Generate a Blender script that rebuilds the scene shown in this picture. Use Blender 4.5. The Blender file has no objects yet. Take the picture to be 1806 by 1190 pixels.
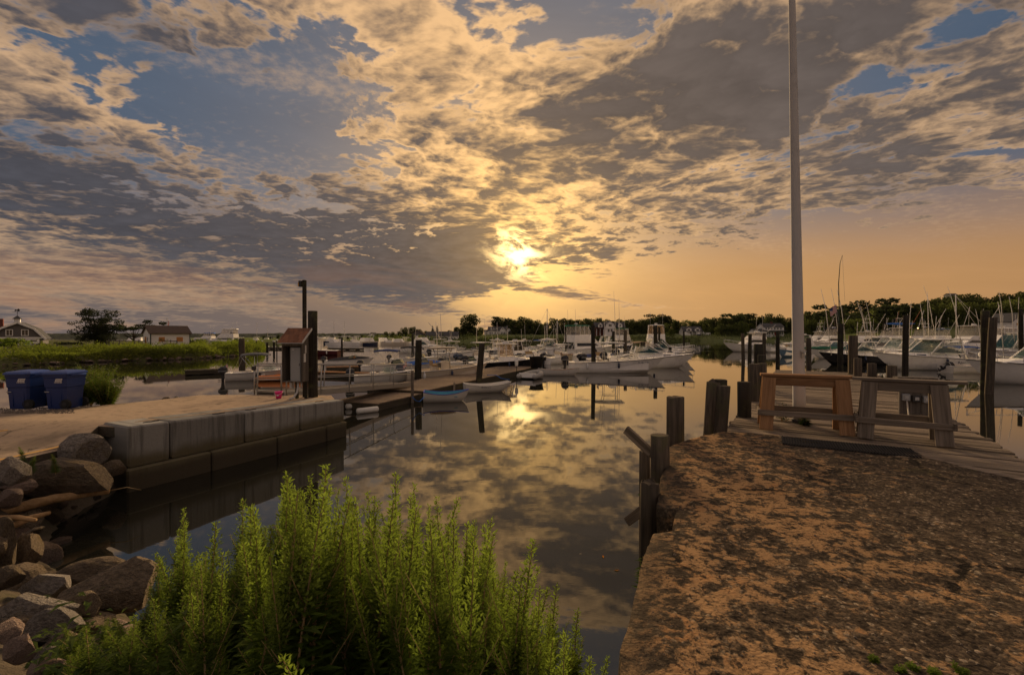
import bpy, bmesh, math, random
from mathutils import Vector, Matrix, noise as mnoise
R = math.radians
random.seed(7)
scene = bpy.context.scene
COL = scene.collection

# ------------------------------------------------------------------ camera
cam_d = bpy.data.cameras.new('camera')
cam = bpy.data.objects.new('camera', cam_d)
COL.objects.link(cam)
cam_d.lens = 16.0
cam_d.sensor_width = 36.0
cam_d.clip_start = 0.05
cam_d.clip_end = 6000
cam.location = (0, 0, 3.5)
cam.rotation_euler = (R(90 - 0.36), 0, 0)
scene.camera = cam
scene.view_settings.view_transform = 'Standard'
scene.view_settings.look = 'None'
scene.view_settings.gamma = 1.0
scene.view_settings.exposure = 0.95
scene.view_settings.use_curve_mapping = False

F, CX, HY, EYE = 803.0, 903.0, 590.0, 3.5
def ground(u, v, z=0.0):
    """point of the level z seen at photograph position u, v (survey helper)"""
    y = F * (EYE - z) / (v - HY)
    return Vector(((u - CX) / F * y, y, z))
def atd(u, y, z=0.0):
    return Vector(((u - CX) / F * y, y, z))
def zat(v, y):
    return EYE - (v - HY) * y / F

# ------------------------------------------------------------------ sun and sky
SUN_AZ, SUN_EL = math.atan(12 / F), math.atan(148 / F)
SUND = Vector((math.sin(SUN_AZ) * math.cos(SUN_EL), math.cos(SUN_AZ) * math.cos(SUN_EL), math.sin(SUN_EL)))
sl = bpy.data.lights.new('sun', 'SUN')
sun = bpy.data.objects.new('sun', sl)
COL.objects.link(sun)
sl.energy = 5.0
sl.angle = R(14)            # the sun stands behind broken cloud: soft shadows
sl.color = (1.0, 0.72, 0.42)
sun.rotation_euler = (-SUND).to_track_quat('-Z', 'Y').to_euler()
sun.visible_glossy = False  # its mirror image on the water is the bright cloud gap of the sky itself

world = bpy.data.worlds.new('World')
scene.world = world
world.use_nodes = True
wt = world.node_tree
wt.nodes.clear()

class S:
    """tiny expression layer over shader maths nodes"""
    nt = None
    def __init__(s, v): s.v = v
    @staticmethod
    def put(sock, v):
        if isinstance(v, S): v = v.v
        if hasattr(v, 'is_output'): S.nt.links.new(v, sock)
        elif isinstance(v, (tuple, list)) and len(v) == 3 and len(sock.default_value) == 4: sock.default_value = (*v, 1)
        else: sock.default_value = v
    @staticmethod
    def m(op, *a, clamp=False):
        n = S.nt.nodes.new('ShaderNodeMath'); n.operation = op; n.use_clamp = clamp
        for i, x in enumerate(a): S.put(n.inputs[i], x)
        return S(n.outputs[0])
    def __add__(s, o): return S.m('ADD', s, o)
    __radd__ = __add__
    def __sub__(s, o): return S.m('SUBTRACT', s, o)
    def __rsub__(s, o): return S.m('SUBTRACT', o, s)
    def __mul__(s, o): return S.m('MULTIPLY', s, o)
    __rmul__ = __mul__
    def __truediv__(s, o): return S.m('DIVIDE', s, o)
    def __neg__(s): return S.m('MULTIPLY', s, -1.0)
def smooth(a, b, x):
    n = S.nt.nodes.new('ShaderNodeMapRange'); n.interpolation_type = 'SMOOTHSTEP'
    S.put(n.inputs[0], x); n.inputs[1].default_value = a; n.inputs[2].default_value = b
    return S(n.outputs[0])
def mixc(f, a, b, mode='MIX'):
    n = S.nt.nodes.new('ShaderNodeMix'); n.data_type = 'RGBA'; n.blend_type = mode
    S.put(n.inputs[0], f); S.put(n.inputs[6], a); S.put(n.inputs[7], b)
    return S(n.outputs[2])
def combine(x, y, z=0.0):
    n = S.nt.nodes.new('ShaderNodeCombineXYZ')
    for i, q in enumerate((x, y, z)): S.put(n.inputs[i], q)
    return S(n.outputs[0])
def noise(vec, scale, detail=8.0, rough=0.55, dist=0.0, lac=2.0):
    n = S.nt.nodes.new('ShaderNodeTexNoise')
    S.put(n.inputs['Vector'], vec)
    n.inputs['Scale'].default_value = scale; n.inputs['Detail'].default_value = detail
    n.inputs['Roughness'].default_value = rough; n.inputs['Distortion'].default_value = dist
    n.inputs['Lacunarity'].default_value = lac
    return S(n.outputs[0])

def puffs(vec, scale, detail=2.0):
    n = S.nt.nodes.new('ShaderNodeTexVoronoi'); n.voronoi_dimensions = '2D'; n.feature = 'F1'; n.normalize = True
    S.put(n.inputs['Vector'], vec); n.inputs['Scale'].default_value = scale
    n.inputs['Detail'].default_value = detail; n.inputs['Roughness'].default_value = 0.55; n.inputs['Lacunarity'].default_value = 2.3
    return S(n.outputs['Distance'])

def build_sky():
    S.nt = wt
    tc = wt.nodes.new('ShaderNodeTexCoord')
    sep = wt.nodes.new('ShaderNodeSeparateXYZ')
    wt.links.new(tc.outputs['Generated'], sep.inputs[0])
    dx, dy, dz = (S(sep.outputs[i]) for i in range(3))
    up = S.m('MAXIMUM', dz, 0.0)
    az = S.m('ARCTAN2', dx, dy)
    el = S.m('ARCSINE', dz)
    cs = dx * SUND.x + dy * SUND.y + dz * SUND.z
    ang = S.m('ARCCOSINE', S.m('MINIMUM', cs, 0.99999))
    # cloud deck: the direction met with a level layer
    k = up + 0.10
    qx, qy = dx / k, dy / k
    # a layer drawn out along the wind
    ca, sa = math.cos(R(35)), math.sin(R(35))
    wx, wy = qx * ca + qy * sa, qy * ca - qx * sa
    warp = noise(combine(qx, qy, 3.1), 0.9, 3, 0.5)
    q1 = combine(wx * 0.75 + warp * 0.5, wy * 1.1 + warp * 0.4, 0.0)
    n1 = noise(q1, 1.5, 7, 0.60)
    q2 = combine(qx + warp * 0.6, qy * 1.15, 7.7)
    n2 = noise(q2, 6.5, 4, 0.52, 0.0)
    wob = (n2 - 0.5) * 0.22
    pf = 0.62 - puffs(combine(qx + warp * 0.6 + wob, qy * 1.05 - wob, 0.0), 5.2, 2.0) * 1.55
    q3 = combine(wx * 0.35, wy * 1.6 + warp * 0.5, 1.7)
    n3 = noise(q3, 1.6, 5, 0.6)
    n5 = noise(q2, 24.0, 3, 0.6, 0.0)
    # the same in bearing and height, for layers low over the horizon
    q4 = combine(az * 2.0, el * 11.0 + az * 0.9, 5.0)
    n4 = noise(q4, 1.7, 6, 0.6, 0.3)

    def blob(u, v, su, sv, rot=0.0):
        a = math.atan((u - CX) / F)
        e = math.atan((HY - v) / math.hypot(F, u - CX))
        su, sv = su / F, sv / F
        ddx, ddy = az - a, el - e
        c, s_ = math.cos(R(rot)), math.sin(R(rot))
        X = (ddx * c + ddy * s_) / su
        Y = (ddy * c - ddx * s_) / sv
        return S.m('EXPONENT', (X * X + Y * Y) * -0.5)
    def total(lst):
        t = None
        for amp, args in lst:
            b = blob(*args) * amp
            t = b if t is None else t + b
        return t
    # how the cover was spread that evening
    cover = total([
        (-0.85, (370, 195, 170, 72, -20)),   # blue gap upper left
        (-0.45, (540, 110, 90, 40, 20)),
        (-0.28, (620, 200, 130, 50, 0)),
        (-0.34, (1020, 40, 110, 55, 20)),
        (-0.66, (1560, 135, 130, 26, 22)),
        (-0.40, (835, 165, 30, 60, -20)),
        (0.38, (140, 200, 170, 50, -12)),
        (0.62, (200, 25, 230, 45, 0)),
        (0.44, (720, 50, 210, 60, -8)),
        (0.50, (300, 390, 520, 95, -8)),     # grey bank left
        (0.30, (1080, 170, 240, 110, 20)),
        (0.20, (650, 250, 170, 80, 0)),
        (0.22, (980, 300, 170, 70, 10)),
        
        (0.46, (1500, 250, 420, 120, 15)),
        (0.40, (1500, 30, 330, 60, 10)),
        (0.55, (800, 478, 110, 32, 4)),
        (-0.75, (1350, 470, 420, 60, 0)),    # open golden band
        (-0.40, (200, 300, 120, 22, -10)),
    ])
    dark = total([
        (0.75, (120, 350, 330, 70, -8)),
        (0.65, (620, 390, 280, 55, -8)),
        (0.50, (640, 480, 420, 60, 0)),
        (0.60, (790, 478, 120, 34, 4)),
        (0.62, (240, 40, 210, 60, 0)),
        (0.46, (1120, 150, 170, 100, 25)),
        (0.50, (1560, 40, 280, 70, 10)),
        (0.40, (1500, 240, 320, 90, 15)),
        (0.30, (1640, 330, 220, 60, 15)),
        (-0.55, (110, 455, 220, 40, -8)),
        (-0.30, (150, 200, 170, 50, -12)),
        (-0.22, (740, 50, 200, 60, -10)),
        (-0.40, (420, 350, 90, 40, -25)),
        (-0.30, (980, 330, 200, 60, 10)),
    ])
    low = smooth(0.185, 0.10, el)
    lump = (n1 - 0.5) * 1.35 + (n2 - 0.5) * 0.9 + pf * 0.85 + (n5 - 0.5) * 0.45
    lowl = (n4 - 0.5) * 2.5 + (n2 - 0.5) * 0.8
    body = lump * (1.0 - low) + lowl * low
    field = body + cover * 0.85 - 0.10
    dens = smooth(-0.02, 0.20, field + 0.0)
    # edges of the lumps glow, their middles stay grey
    thick = smooth(0.02, 1.10, field * 0.95 + pf * 0.55 + dark * 0.75 + (n3 - 0.5) * 1.0 + (n5 - 0.5) * 0.35)

    near = S.m('EXPONENT', ang * -2.4)      # wide warmth round the sun
    mid = S.m('EXPONENT', ang * -5.2)
    core = S.m('EXPONENT', ang * ang * -430.0)
    halo = S.m('EXPONENT', ang * ang * -42.0)
    right = smooth(-0.35, 0.55, az)

    sky = wt.nodes.new('ShaderNodeTexSky')
    sky.sky_type = 'NISHITA'; sky.sun_disc = False
    sky.sun_elevation = SUN_EL; sky.sun_rotation = SUN_AZ
    sky.dust_density = 3.0; sky.air_density = 1.2; sky.ozone_density = 2.0
    nish = mixc(1.0, S(sky.outputs[0]), (0.055, 0.050, 0.062), 'MULTIPLY')
    blue = mixc(0.10, (0.054, 0.098, 0.160), nish)
    hz_col = mixc(right, (0.112, 0.106, 0.118), (0.42, 0.225, 0.095))
    hz_col = mixc(near * 0.9, hz_col, (0.98, 0.48, 0.13))
    hz = smooth(0.31, 0.07, el + (n4 - 0.5) * 0.05)
    clear = mixc(hz, blue, hz_col)
    clear = mixc(mid, clear, (1.30, 0.80, 0.30))
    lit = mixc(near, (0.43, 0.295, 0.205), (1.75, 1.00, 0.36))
    # unseen deck overhead and in the east is brightened to fill camera-facing sides
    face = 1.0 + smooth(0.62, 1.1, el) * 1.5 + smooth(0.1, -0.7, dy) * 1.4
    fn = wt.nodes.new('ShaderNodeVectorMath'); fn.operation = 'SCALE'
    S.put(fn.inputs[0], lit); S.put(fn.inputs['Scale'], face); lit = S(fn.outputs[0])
    shade = mixc(near * 0.8, (0.050, 0.059, 0.082), (0.26, 0.175, 0.105))
    shade = mixc(right * 0.55, shade, mixc(near, (0.120, 0.096, 0.084), (0.30, 0.20, 0.12)))
    def gain(c, f):
        g = wt.nodes.new('ShaderNodeVectorMath'); g.operation = 'SCALE'
        S.put(g.inputs[0], c); S.put(g.inputs['Scale'], f); return S(g.outputs[0])
    shade = gain(shade, 0.42 + n2 * 0.55 + n3 * 0.40 + pf * 0.30)
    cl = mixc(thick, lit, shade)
    clear = gain(clear, 0.86 + n4 * 0.28)
    wisp = smooth(0.48, 0.72, n3 * 0.6 + n5 * 0.4)
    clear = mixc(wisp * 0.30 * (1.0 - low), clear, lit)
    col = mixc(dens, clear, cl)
    # thin veil low on the left, pinkish bars over the horizon
    veil = smooth(0.19, 0.02, el) * (1.0 - right * 0.8)
    bars = smooth(0.50, 0.64, n4)
    col = mixc(veil * 0.70, col, mixc(bars * 0.7, (0.098, 0.094, 0.106), (0.40, 0.20, 0.11)))
    n6 = noise(combine(az * 16.0, el * 34.0 + az * 6.0, 2.2), 1.0, 5, 0.62, 0.5)
    glow = halo * (1.0 - dens * thick * 0.85)
    col = mixc(S.m('MINIMUM', glow * 0.80 * (0.55 + n6 * 0.9), 1.0), col, (1.60, 0.92, 0.27))
    gap = smooth(0.42, 0.64, n6 + core * 0.13 - 0.04 + smooth(-0.03, 0.02, az) * 0.02 - S.m('MAXIMUM', 0.145 - el, 0.0) * 2.5)
    col = mixc(S.m('MINIMUM', core * gap * 1.25, 1.0), col, (4.2, 2.7, 1.0))
    bg = wt.nodes.new('ShaderNodeBackground')
    S.put(bg.inputs[0], col)
    bg.inputs[1].default_value = 0.53
    out = wt.nodes.new('ShaderNodeOutputWorld')
    wt.links.new(bg.outputs[0], out.inputs[0])
    world.cycles.sampling_method = 'MANUAL'
    world.cycles.sample_map_resolution = 1024
build_sky()

# ------------------------------------------------------------------ mesh helpers
class MB:
    def __init__(s): s.v, s.f = [], []
    def add(s, vs, fs):
        o = len(s.v); s.v += [tuple(p) for p in vs]; s.f += [tuple(i + o for i in q) for q in fs]; return s
    def box(s, c, d, rot=None, bev=0.0):
        """box with centre c and size d, edges cut back by bev"""
        hx, hy, hz = d[0] / 2, d[1] / 2, d[2] / 2
        M = rot if rot is not None else Matrix.Identity(3)
        c = Vector(c)
        if bev <= 0:
            vs = [Vector((x, y, z)) for x in (-hx, hx) for y in (-hy, hy) for z in (-hz, hz)]
            fs = [(0, 1, 3, 2), (4, 6, 7, 5), (0, 4, 5, 1), (2, 3, 7, 6), (0, 2, 6, 4), (1, 5, 7, 3)]
            return s.add([c + M @ p for p in vs], fs)
        b = min(bev, hx * .9, hy * .9, hz * .9)
        prof = [(-hx + b, -hy), (hx - b, -hy), (hx, -hy + b), (hx, hy - b), (hx - b, hy), (-hx + b, hy), (-hx, hy - b), (-hx, -hy + b)]
        k = lambda q: (q[0] * (hx - b) / hx, q[1] * (hy - b) / hy)
        vs = []
        for z, inset in ((-hz, True), (-hz + b, False), (hz - b, False), (hz, True)):
            for q in prof:
                x, y = k(q) if inset else q
                vs.append(Vector((x, y, z)))
        fs = [tuple(range(7, -1, -1)), tuple(range(24, 32))]
        for r in range(3):
            for i in range(8):
                j = (i + 1) % 8
                fs.append((r * 8 + i, r * 8 + j, r * 8 + 8 + j, r * 8 + 8 + i))
        return s.add([c + M @ p for p in vs], fs)
    def tube(s, pts, r, n=8, cap=True):
        pts = [Vector(p) for p in pts]
        rs = r if isinstance(r, (list, tuple)) else [r] * len(pts)
        rings, up = [], None
        for i, p in enumerate(pts):
            t = (pts[min(i + 1, len(pts) - 1)] - pts[max(i - 1, 0)])
            if t.length < 1e-9: t = Vector((0, 0, 1))
            t.normalize()
            if up is None: up = Vector((0, 0, 1)) if abs(t.z) < .9 else Vector((1, 0, 0))
            a = t.cross(up)
            if a.length < 1e-6: a = t.orthogonal()
            a.normalize(); b = a.cross(t); b.normalize(); up = b
            rings.append([p + (a * math.cos(2 * math.pi * k / n) + b * math.sin(2 * math.pi * k / n)) * rs[i] for k in range(n)])
        return s.loft(rings, True, cap, cap)
    def loft(s, rings, closed=True, cap0=False, cap1=False):
        n = len(rings[0]); vs = [p for r in rings for p in r]; fs = []
        for i in range(len(rings) - 1):
            for k in range(n if closed else n - 1):
                j = (k + 1) % n
                fs.append((i * n + k, i * n + j, (i + 1) * n + j, (i + 1) * n + k))
        if cap0: fs.append(tuple(range(n - 1, -1, -1)))
        if cap1: fs.append(tuple(range((len(rings) - 1) * n, len(rings) * n)))
        return s.add(vs, fs)
    def prism(s, poly, y0, y1, axis='y'):
        """2D outline pushed from y0 to y1; axis y: outline in (x, z), axis z: in (x, y), axis x: in (y, z)"""
        def P(a, b, d):
            return (a, d, b) if axis == 'y' else ((a, b, d) if axis == 'z' else (d, a, b))
        n = len(poly)
        vs = [P(a, b, y0) for a, b in poly] + [P(a, b, y1) for a, b in poly]
        fs = [tuple(range(n - 1, -1, -1)), tuple(range(n, 2 * n))]
        for i in range(n):
            j = (i + 1) % n
            fs.append((i, j, n + j, n + i))
        return s.add(vs, fs)
    def sphere(s, c, r, nu=10, nv=6):
        rx, ry, rz = r if isinstance(r, (tuple, list)) else (r, r, r)
        rings = []
        for i in range(nv + 1):
            a = math.pi * (i + .001) / (nv + .002) - math.pi / 2
            rings.append([(c[0] + rx * math.cos(a) * math.cos(2 * math.pi * k / nu), c[1] + ry * math.cos(a) * math.sin(2 * math.pi * k / nu), c[2] + rz * math.sin(a)) for k in range(nu)])
        return s.loft(rings, True, True, True)
    def mesh(s, name, mat=None, smooth=False):
        me = bpy.data.meshes.new(name)
        me.from_pydata(s.v, [], s.f)
        bm = bmesh.new(); bm.from_mesh(me); bmesh.ops.recalc_face_normals(bm, faces=bm.faces); bm.to_mesh(me); bm.free()
        if mat: me.materials.append(mat)
        if smooth:
            me.polygons.foreach_set('use_smooth', [True] * len(me.polygons))
        return me
    def build(s, name, mat=None, parent=None, smooth=False, loc=None, rot=None):
        return link(name, s.mesh(name, mat, smooth), parent, loc, rot)

def link(name, me, parent=None, loc=None, rot=None, scale=None):
    o = bpy.data.objects.new(name, me); COL.objects.link(o)
    if parent is not None: o.parent = parent
    if loc is not None: o.location = loc
    if rot is not None: o.rotation_euler = rot if isinstance(rot, (tuple, list)) else (0, 0, rot)
    if scale is not None: o.scale = scale if isinstance(scale, (tuple, list)) else (scale,) * 3
    return o
def tag(o, label, cat, group=None):
    o['label'] = label; o['category'] = cat
    if group: o['group'] = group
    return o
def thing(name, label, cat, loc=(0, 0, 0), rz=0.0, group=None):
    o = bpy.data.objects.new(name, None); COL.objects.link(o)
    o.empty_display_size = .2
    o.location = loc; o.rotation_euler = (0, 0, rz)
    return tag(o, label, cat, group)
def kind(o, k): o['kind'] = k; return o
def rotz(a): return Matrix.Rotation(a, 3, 'Z')
def roty(a): return Matrix.Rotation(a, 3, 'Y')
def rotx(a): return Matrix.Rotation(a, 3, 'X')
def copy_thing(o, loc=None, rz=None, scale=None, label=None, group=None, rot=None):
    c = o.copy(); COL.objects.link(c)
    if loc is not None: c.location = loc
    if rz is not None: c.rotation_euler = (0, 0, rz)
    if rot is not None: c.rotation_euler = rot
    if scale is not None: c.scale = scale if isinstance(scale, (tuple, list)) else (scale,) * 3
    if label: c['label'] = label
    if group: c['group'] = group
    for ch in o.children:
        d = ch.copy(); COL.objects.link(d); d.parent = c
        for g in ch.children:
            e = g.copy(); COL.objects.link(e); e.parent = d
    return c

# ------------------------------------------------------------------ materials
MATS = {}
def begin(name):
    m = bpy.data.materials.new(name); m.use_nodes = True
    S.nt = m.node_tree
    b = S.nt.nodes['Principled BSDF']
    MATS[name] = m
    return m, b
def coords(which='Object', shuffle=False):
    tc = S.nt.nodes.new('ShaderNodeTexCoord')
    v = tc.outputs[which]
    if shuffle:
        oi = S.nt.nodes.new('ShaderNodeObjectInfo')
        va = S.nt.nodes.new('ShaderNodeVectorMath'); va.operation = 'ADD'
        S.nt.links.new(v, va.inputs[0])
        r = S(oi.outputs['Random']) * 57.0
        S.put(va.inputs[1], combine(r, r * 1.7, r * .6))
        v = va.outputs[0]
    return S(v)
def wpos():
    g = S.nt.nodes.new('ShaderNodeNewGeometry'); return S(g.outputs['Position'])
def vscale(v, x, y, z):
    n = S.nt.nodes.new('ShaderNodeVectorMath'); n.operation = 'MULTIPLY'
    S.put(n.inputs[0], v); n.inputs[1].default_value = (x, y, z); return S(n.outputs[0])
def xyz(v):
    n = S.nt.nodes.new('ShaderNodeSeparateXYZ'); S.put(n.inputs[0], v); return [S(o) for o in n.outputs]
def rnd():
    oi = S.nt.nodes.new('ShaderNodeObjectInfo'); return S(oi.outputs['Random'])
def bump(b, h, strength=.3, dist=.02):
    n = S.nt.nodes.new('ShaderNodeBump'); n.inputs['Strength'].default_value = strength; n.inputs['Distance'].default_value = dist
    S.put(n.inputs['Height'], h); S.nt.links.new(n.outputs[0], b.inputs['Normal'])
def voro(vec, scale, feature='F1', out=0, rand=1.0):
    n = S.nt.nodes.new('ShaderNodeTexVoronoi'); n.feature = feature
    S.put(n.inputs['Vector'], vec); n.inputs['Scale'].default_value = scale; n.inputs['Randomness'].default_value = rand
    return S(n.outputs[out])
def mulc(c, k): return tuple(x * k for x in c)
def darken(col, f):
    """colour times a number"""
    n = S.nt.nodes.new('ShaderNodeVectorMath'); n.operation = 'SCALE'
    S.put(n.inputs[0], col); S.put(n.inputs['Scale'], f); return S(n.outputs[0])

def plain(name, base, rough=.5, var=.12, scale=6.0, metal=0.0, bmp=.08, bscale=60., rn=.06, dirt=.25, spec=.4):
    if name in MATS: return MATS[name]
    m, b = begin(name)
    p = coords('Object', True)
    n = noise(p, scale, 5, .6)
    c = mixc(n, mulc(base, 1 - var), mulc(base, 1 + var))
    d = smooth(.55, .75, noise(p, scale * .45, 6, .65))
    c = mixc(d * dirt, c, mulc(base, .45))
    c = darken(c, 1.0 - rn + rnd() * 2 * rn)
    S.put(b.inputs['Base Color'], c)
    S.put(b.inputs['Roughness'], rough + (n - .5) * .25)
    b.inputs['Metallic'].default_value = metal
    b.inputs['Specular IOR Level'].default_value = spec
    if bmp: bump(b, noise(p, bscale, 4, .6), bmp, .01)
    return m

def wood(name, base, dark, axis=0, grain=22., rn=.28, rough=.75, moss=None, spec=.25):
    """weathered boards; the grain runs along the local axis given"""
    m, b = begin(name)
    p = coords('Object', True)
    k = [grain] * 3; k[axis] = grain * .045
    st = vscale(p, *k)
    g = noise(st, 1.0, 6, .65, .6)
    k2 = [grain * 3.2] * 3; k2[axis] = grain * .05
    cr = noise(vscale(p, *k2), 1.0, 3, .6, .3)
    big = noise(p, 1.3, 4, .6)
    c = mixc(smooth(.30, .70, g), dark, base)
    c = mixc(smooth(.60, .72, cr) * .75, c, mulc(dark, .35))
    c = mixc(smooth(.45, .7, big) * .45, c, mulc(base, .55))
    if moss:
        c = mixc(smooth(.50, .66, noise(p, 2.6, 5, .7)) * .8, c, moss)
    c = darken(c, 1 - rn + rnd() * 2 * rn)
    S.put(b.inputs['Base Color'], c)
    b.inputs['Roughness'].default_value = rough
    b.inputs['Specular IOR Level'].default_value = spec
    bump(b, g * .6 + cr * -.7, .7, .008)
    return m

def leafmat(name, a, bcol, tip=None, trans=.35, zlo=0., zhi=1.):
    m, b = begin(name)
    p = coords('Object', False)
    n = noise(p, 3.0, 3, .6)
    oi = rnd()
    c = mixc(smooth(.3, .7, n), a, bcol)
    c = mixc(smooth(.42, .62, noise(p, .35, 3, .6)) * .55, c, mulc(a, .45))
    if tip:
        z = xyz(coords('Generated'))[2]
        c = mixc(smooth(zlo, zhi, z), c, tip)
    c = darken(c, .72 + oi * .56)
    S.put(b.inputs['Base Color'], c)
    b.inputs['Roughness'].default_value = .6
    b.inputs['Specular IOR Level'].default_value = .2
    t = S.nt.nodes.new('ShaderNodeBsdfTranslucent')
    S.put(t.inputs[0], mixc(.5, c, (.14, .20, .02)) if trans > .3 else c)
    mx = S.nt.nodes.new('ShaderNodeMixShader'); mx.inputs[0].default_value = trans
    S.nt.links.new(b.outputs[0], mx.inputs[1]); S.nt.links.new(t.outputs[0], mx.inputs[2])
    out = [q for q in S.nt.nodes if q.type == 'OUTPUT_MATERIAL'][0]
    S.nt.links.new(mx.outputs[0], out.inputs[0])
    return m

def make_materials():
    # calm harbour water
    m, b = begin('water')
    p = wpos()
    x, y, z = xyz(p)
    patch = smooth(.42, .62, noise(vscale(p, .020, .045, 0), 1.0, 4, .6))
    far = smooth(22, 75, y)
    w1 = noise(vscale(p, .55, 1.9, 0), 1.0, 5, .6, .4)
    w2 = noise(vscale(p, 2.6, 6.0, 0), 1.0, 3, .5, .2)
    h = w1 * (.014 + patch * .12 * far) + w2 * (.0008 + patch * .03 * far)
    fl = smooth(.757, .775, noise(vscale(p, 6, 9, 0), 1.0, 2, .5)) * smooth(14, 4, y)
    bump(b, h, .55, .09)
    S.put(b.inputs['Base Color'], mixc(fl * .6, (.012, .012, .009), (.16, .12, .07)))
    S.put(b.inputs['Roughness'], .012 + fl * .5)
    b.inputs['IOR'].default_value = 1.95
    b.inputs['Specular Tint'].default_value = (1, .97, .92, 1)

    # old harbour concrete: worn film over dark aggregate
    m, b = begin('pier_concrete')
    p = coords('Object')
    x, y, z = xyz(p)
    peb = voro(p, 52., 'F1', 0)
    pr, pg, pb = xyz(voro(p, 52., 'F1', 1))
    fine = noise(p, 75, 5, .7)
    sm = noise(p, 24, 5, .7)
    mid = noise(p, 6.0, 8, .74, .3)
    big = noise(p, .75, 4, .6)
    big2 = noise(vscale(p, .6, 1.0, 1), 1.1, 4, .6, .6)
    agg = mixc(pr, (.030, .023, .016), (.125, .092, .062))
    agg = mixc(smooth(.88, .97, pg), agg, (.30, .235, .165))
    dark = mixc(smooth(.35, .65, sm), (.014, .011, .008), (.055, .041, .028))
    base = mixc(smooth(.40, .58, mid * .7 + sm * .3), dark, agg)
    sand = mixc(fine * .5 + sm * .5, (.145, .088, .044), (.330, .200, .102))
    sand = mixc(smooth(.52, .68, noise(p, 2.4, 5, .7)) * .4, sand, (.250, .108, .038))
    # the film has held mostly along the water side
    q = x - y * .34
    side = smooth(2.9, .7, q)
    f = smooth(.50, .555, mid * .50 + big * .22 + sm * .16 + side * .085 + .002)
    c = mixc(f * smooth(3.4, 2.2, q), base, sand)
    pale = smooth(.55, .63, big2 * .7 + mid * .3) * smooth(1.9, 3.0, q)
    c = mixc(pale * .8, c, mixc(fine * .5 + sm * .5, (.13, .095, .062), (.33, .245, .165)))
    moss = smooth(.56, .66, noise(p, 1.5, 6, .7)) * smooth(1.2, 2.6, q)
    c = mixc(moss * .7, c, mixc(sm, (.024, .022, .008), (.075, .066, .026)))
    ck = voro(vscale(p, 1, 1, .2), .62, 'DISTANCE_TO_EDGE')
    ckn = ck + (noise(p, 6, 5, .7) - .5) * .14
    crack = smooth(.016, .003, S.m('ABSOLUTE', ckn)) * smooth(.46, .56, big)
    c = mixc(crack * .9, c, (.008, .007, .005))
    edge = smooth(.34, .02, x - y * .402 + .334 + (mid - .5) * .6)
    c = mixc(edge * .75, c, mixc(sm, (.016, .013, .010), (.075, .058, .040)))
    spots = smooth(.555, .60, noise(p, 9, 7, .8) * .65 + big * .35)
    c = mixc(spots * .9, c, mixc(sm, (.012, .010, .008), (.045, .035, .026)))
    sp2 = smooth(.585, .63, noise(p, 42, 4, .7))
    c = mixc(sp2 * .75, c, (.020, .016, .012))
    S.put(b.inputs['Base Color'], c)
    b.inputs['Roughness'].default_value = .92
    b.inputs['Specular IOR Level'].default_value = .15
    bump(b, (1.0 - peb) * .45 + mid * .5 + sm * .5 + fine * .2 - crack * 1.4 + f * .25, .55, .012)

    # sandy wharf surface
    m, b = begin('wharf_pavement')
    p = coords('Object')
    fine = noise(p, 70, 5, .7); mid = noise(p, 5, 6, .65); big = noise(vscale(p, 1, .4, 1), .9, 5, .6)
    c = mixc(fine, (.230, .170, .115), (.370, .280, .198))
    c = mixc(smooth(.48, .66, mid) * .5, c, (.15, .112, .078))
    c = mixc(smooth(.52, .64, big) * .55, c, (.115, .090, .066))
    ck = voro(p, .45, 'DISTANCE_TO_EDGE') + (noise(p, 4, 5, .7) - .5) * .10
    crack = smooth(.010, .002, S.m('ABSOLUTE', ck)) * smooth(.45, .55, mid)
    c = mixc(crack * .7, c, (.05, .04, .03))
    c = mixc(smooth(.70, .73, noise(p, 1.1, 3, .5)), c, (.06, .048, .038))
    S.put(b.inputs['Base Color'], c); b.inputs['Roughness'].default_value = .9
    b.inputs['Specular IOR Level'].default_value = .25
    bump(b, fine + mid * .5 - crack, .4, .01)

    # cast blocks with rain streaks and a tide mark
    m, b = begin('block_concrete')
    p = wpos(); x, y, z = xyz(p)
    along = x * .444 + y * .896
    st = noise(combine(along * 9.0, z * .35, rnd() * 9.), 1.0, 5, .7)
    st2 = noise(combine(along * 2.2, z * .25, rnd() * 5.), 1.0, 4, .6)
    fine = noise(p, 30, 5, .65); bl = noise(p, 1.5, 4, .6)
    c = mixc(fine, (.155, .150, .136), (.27, .262, .24))
    c = mixc(smooth(.45, .66, st) * .62, c, (.060, .056, .048))
    c = mixc(smooth(.55, .7, st2) * .5, c, (.30, .29, .265))
    c = darken(c, .75 + rnd() * .5)
    tide = smooth(.90, .60, z + (bl - .5) * .35 + (st - .5) * .12)
    c = mixc(tide * .9, c, mixc(fine, (.052, .044, .018), (.105, .082, .034)))
    low = smooth(.50, .30, z + (bl - .5) * .2)
    c = mixc(low * .85, c, mixc(fine, (.020, .016, .010), (.060, .044, .022)))
    S.put(b.inputs['Base Color'], c); b.inputs['Roughness'].default_value = .85
    bump(b, fine + st * .4, .35, .01)

    # boulders
    def stone(name, a, bcol, lich):
        m, b = begin(name)
        p = coords('Object', True)
        f = noise(p, 9, 7, .72); g = noise(p, 1.6, 5, .6); sp = voro(p, 26.)
        c = mixc(smooth(.3, .7, f), a, bcol)
        c = mixc(smooth(.52, .68, g) * .6, c, lich)
        c = mixc(smooth(.16, .05, sp) * .35, c, mulc(bcol, 1.5))
        wz = xyz(wpos())[2]
        wet = smooth(.42, .10, wz + (f - .5) * .25)
        c = mixc(wet * .8, c, mulc(a, .22))
        c = darken(c, .7 + rnd() * .6)
        S.put(b.inputs['Base Color'], c); S.put(b.inputs['Roughness'], .88 - wet * .45)
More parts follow.
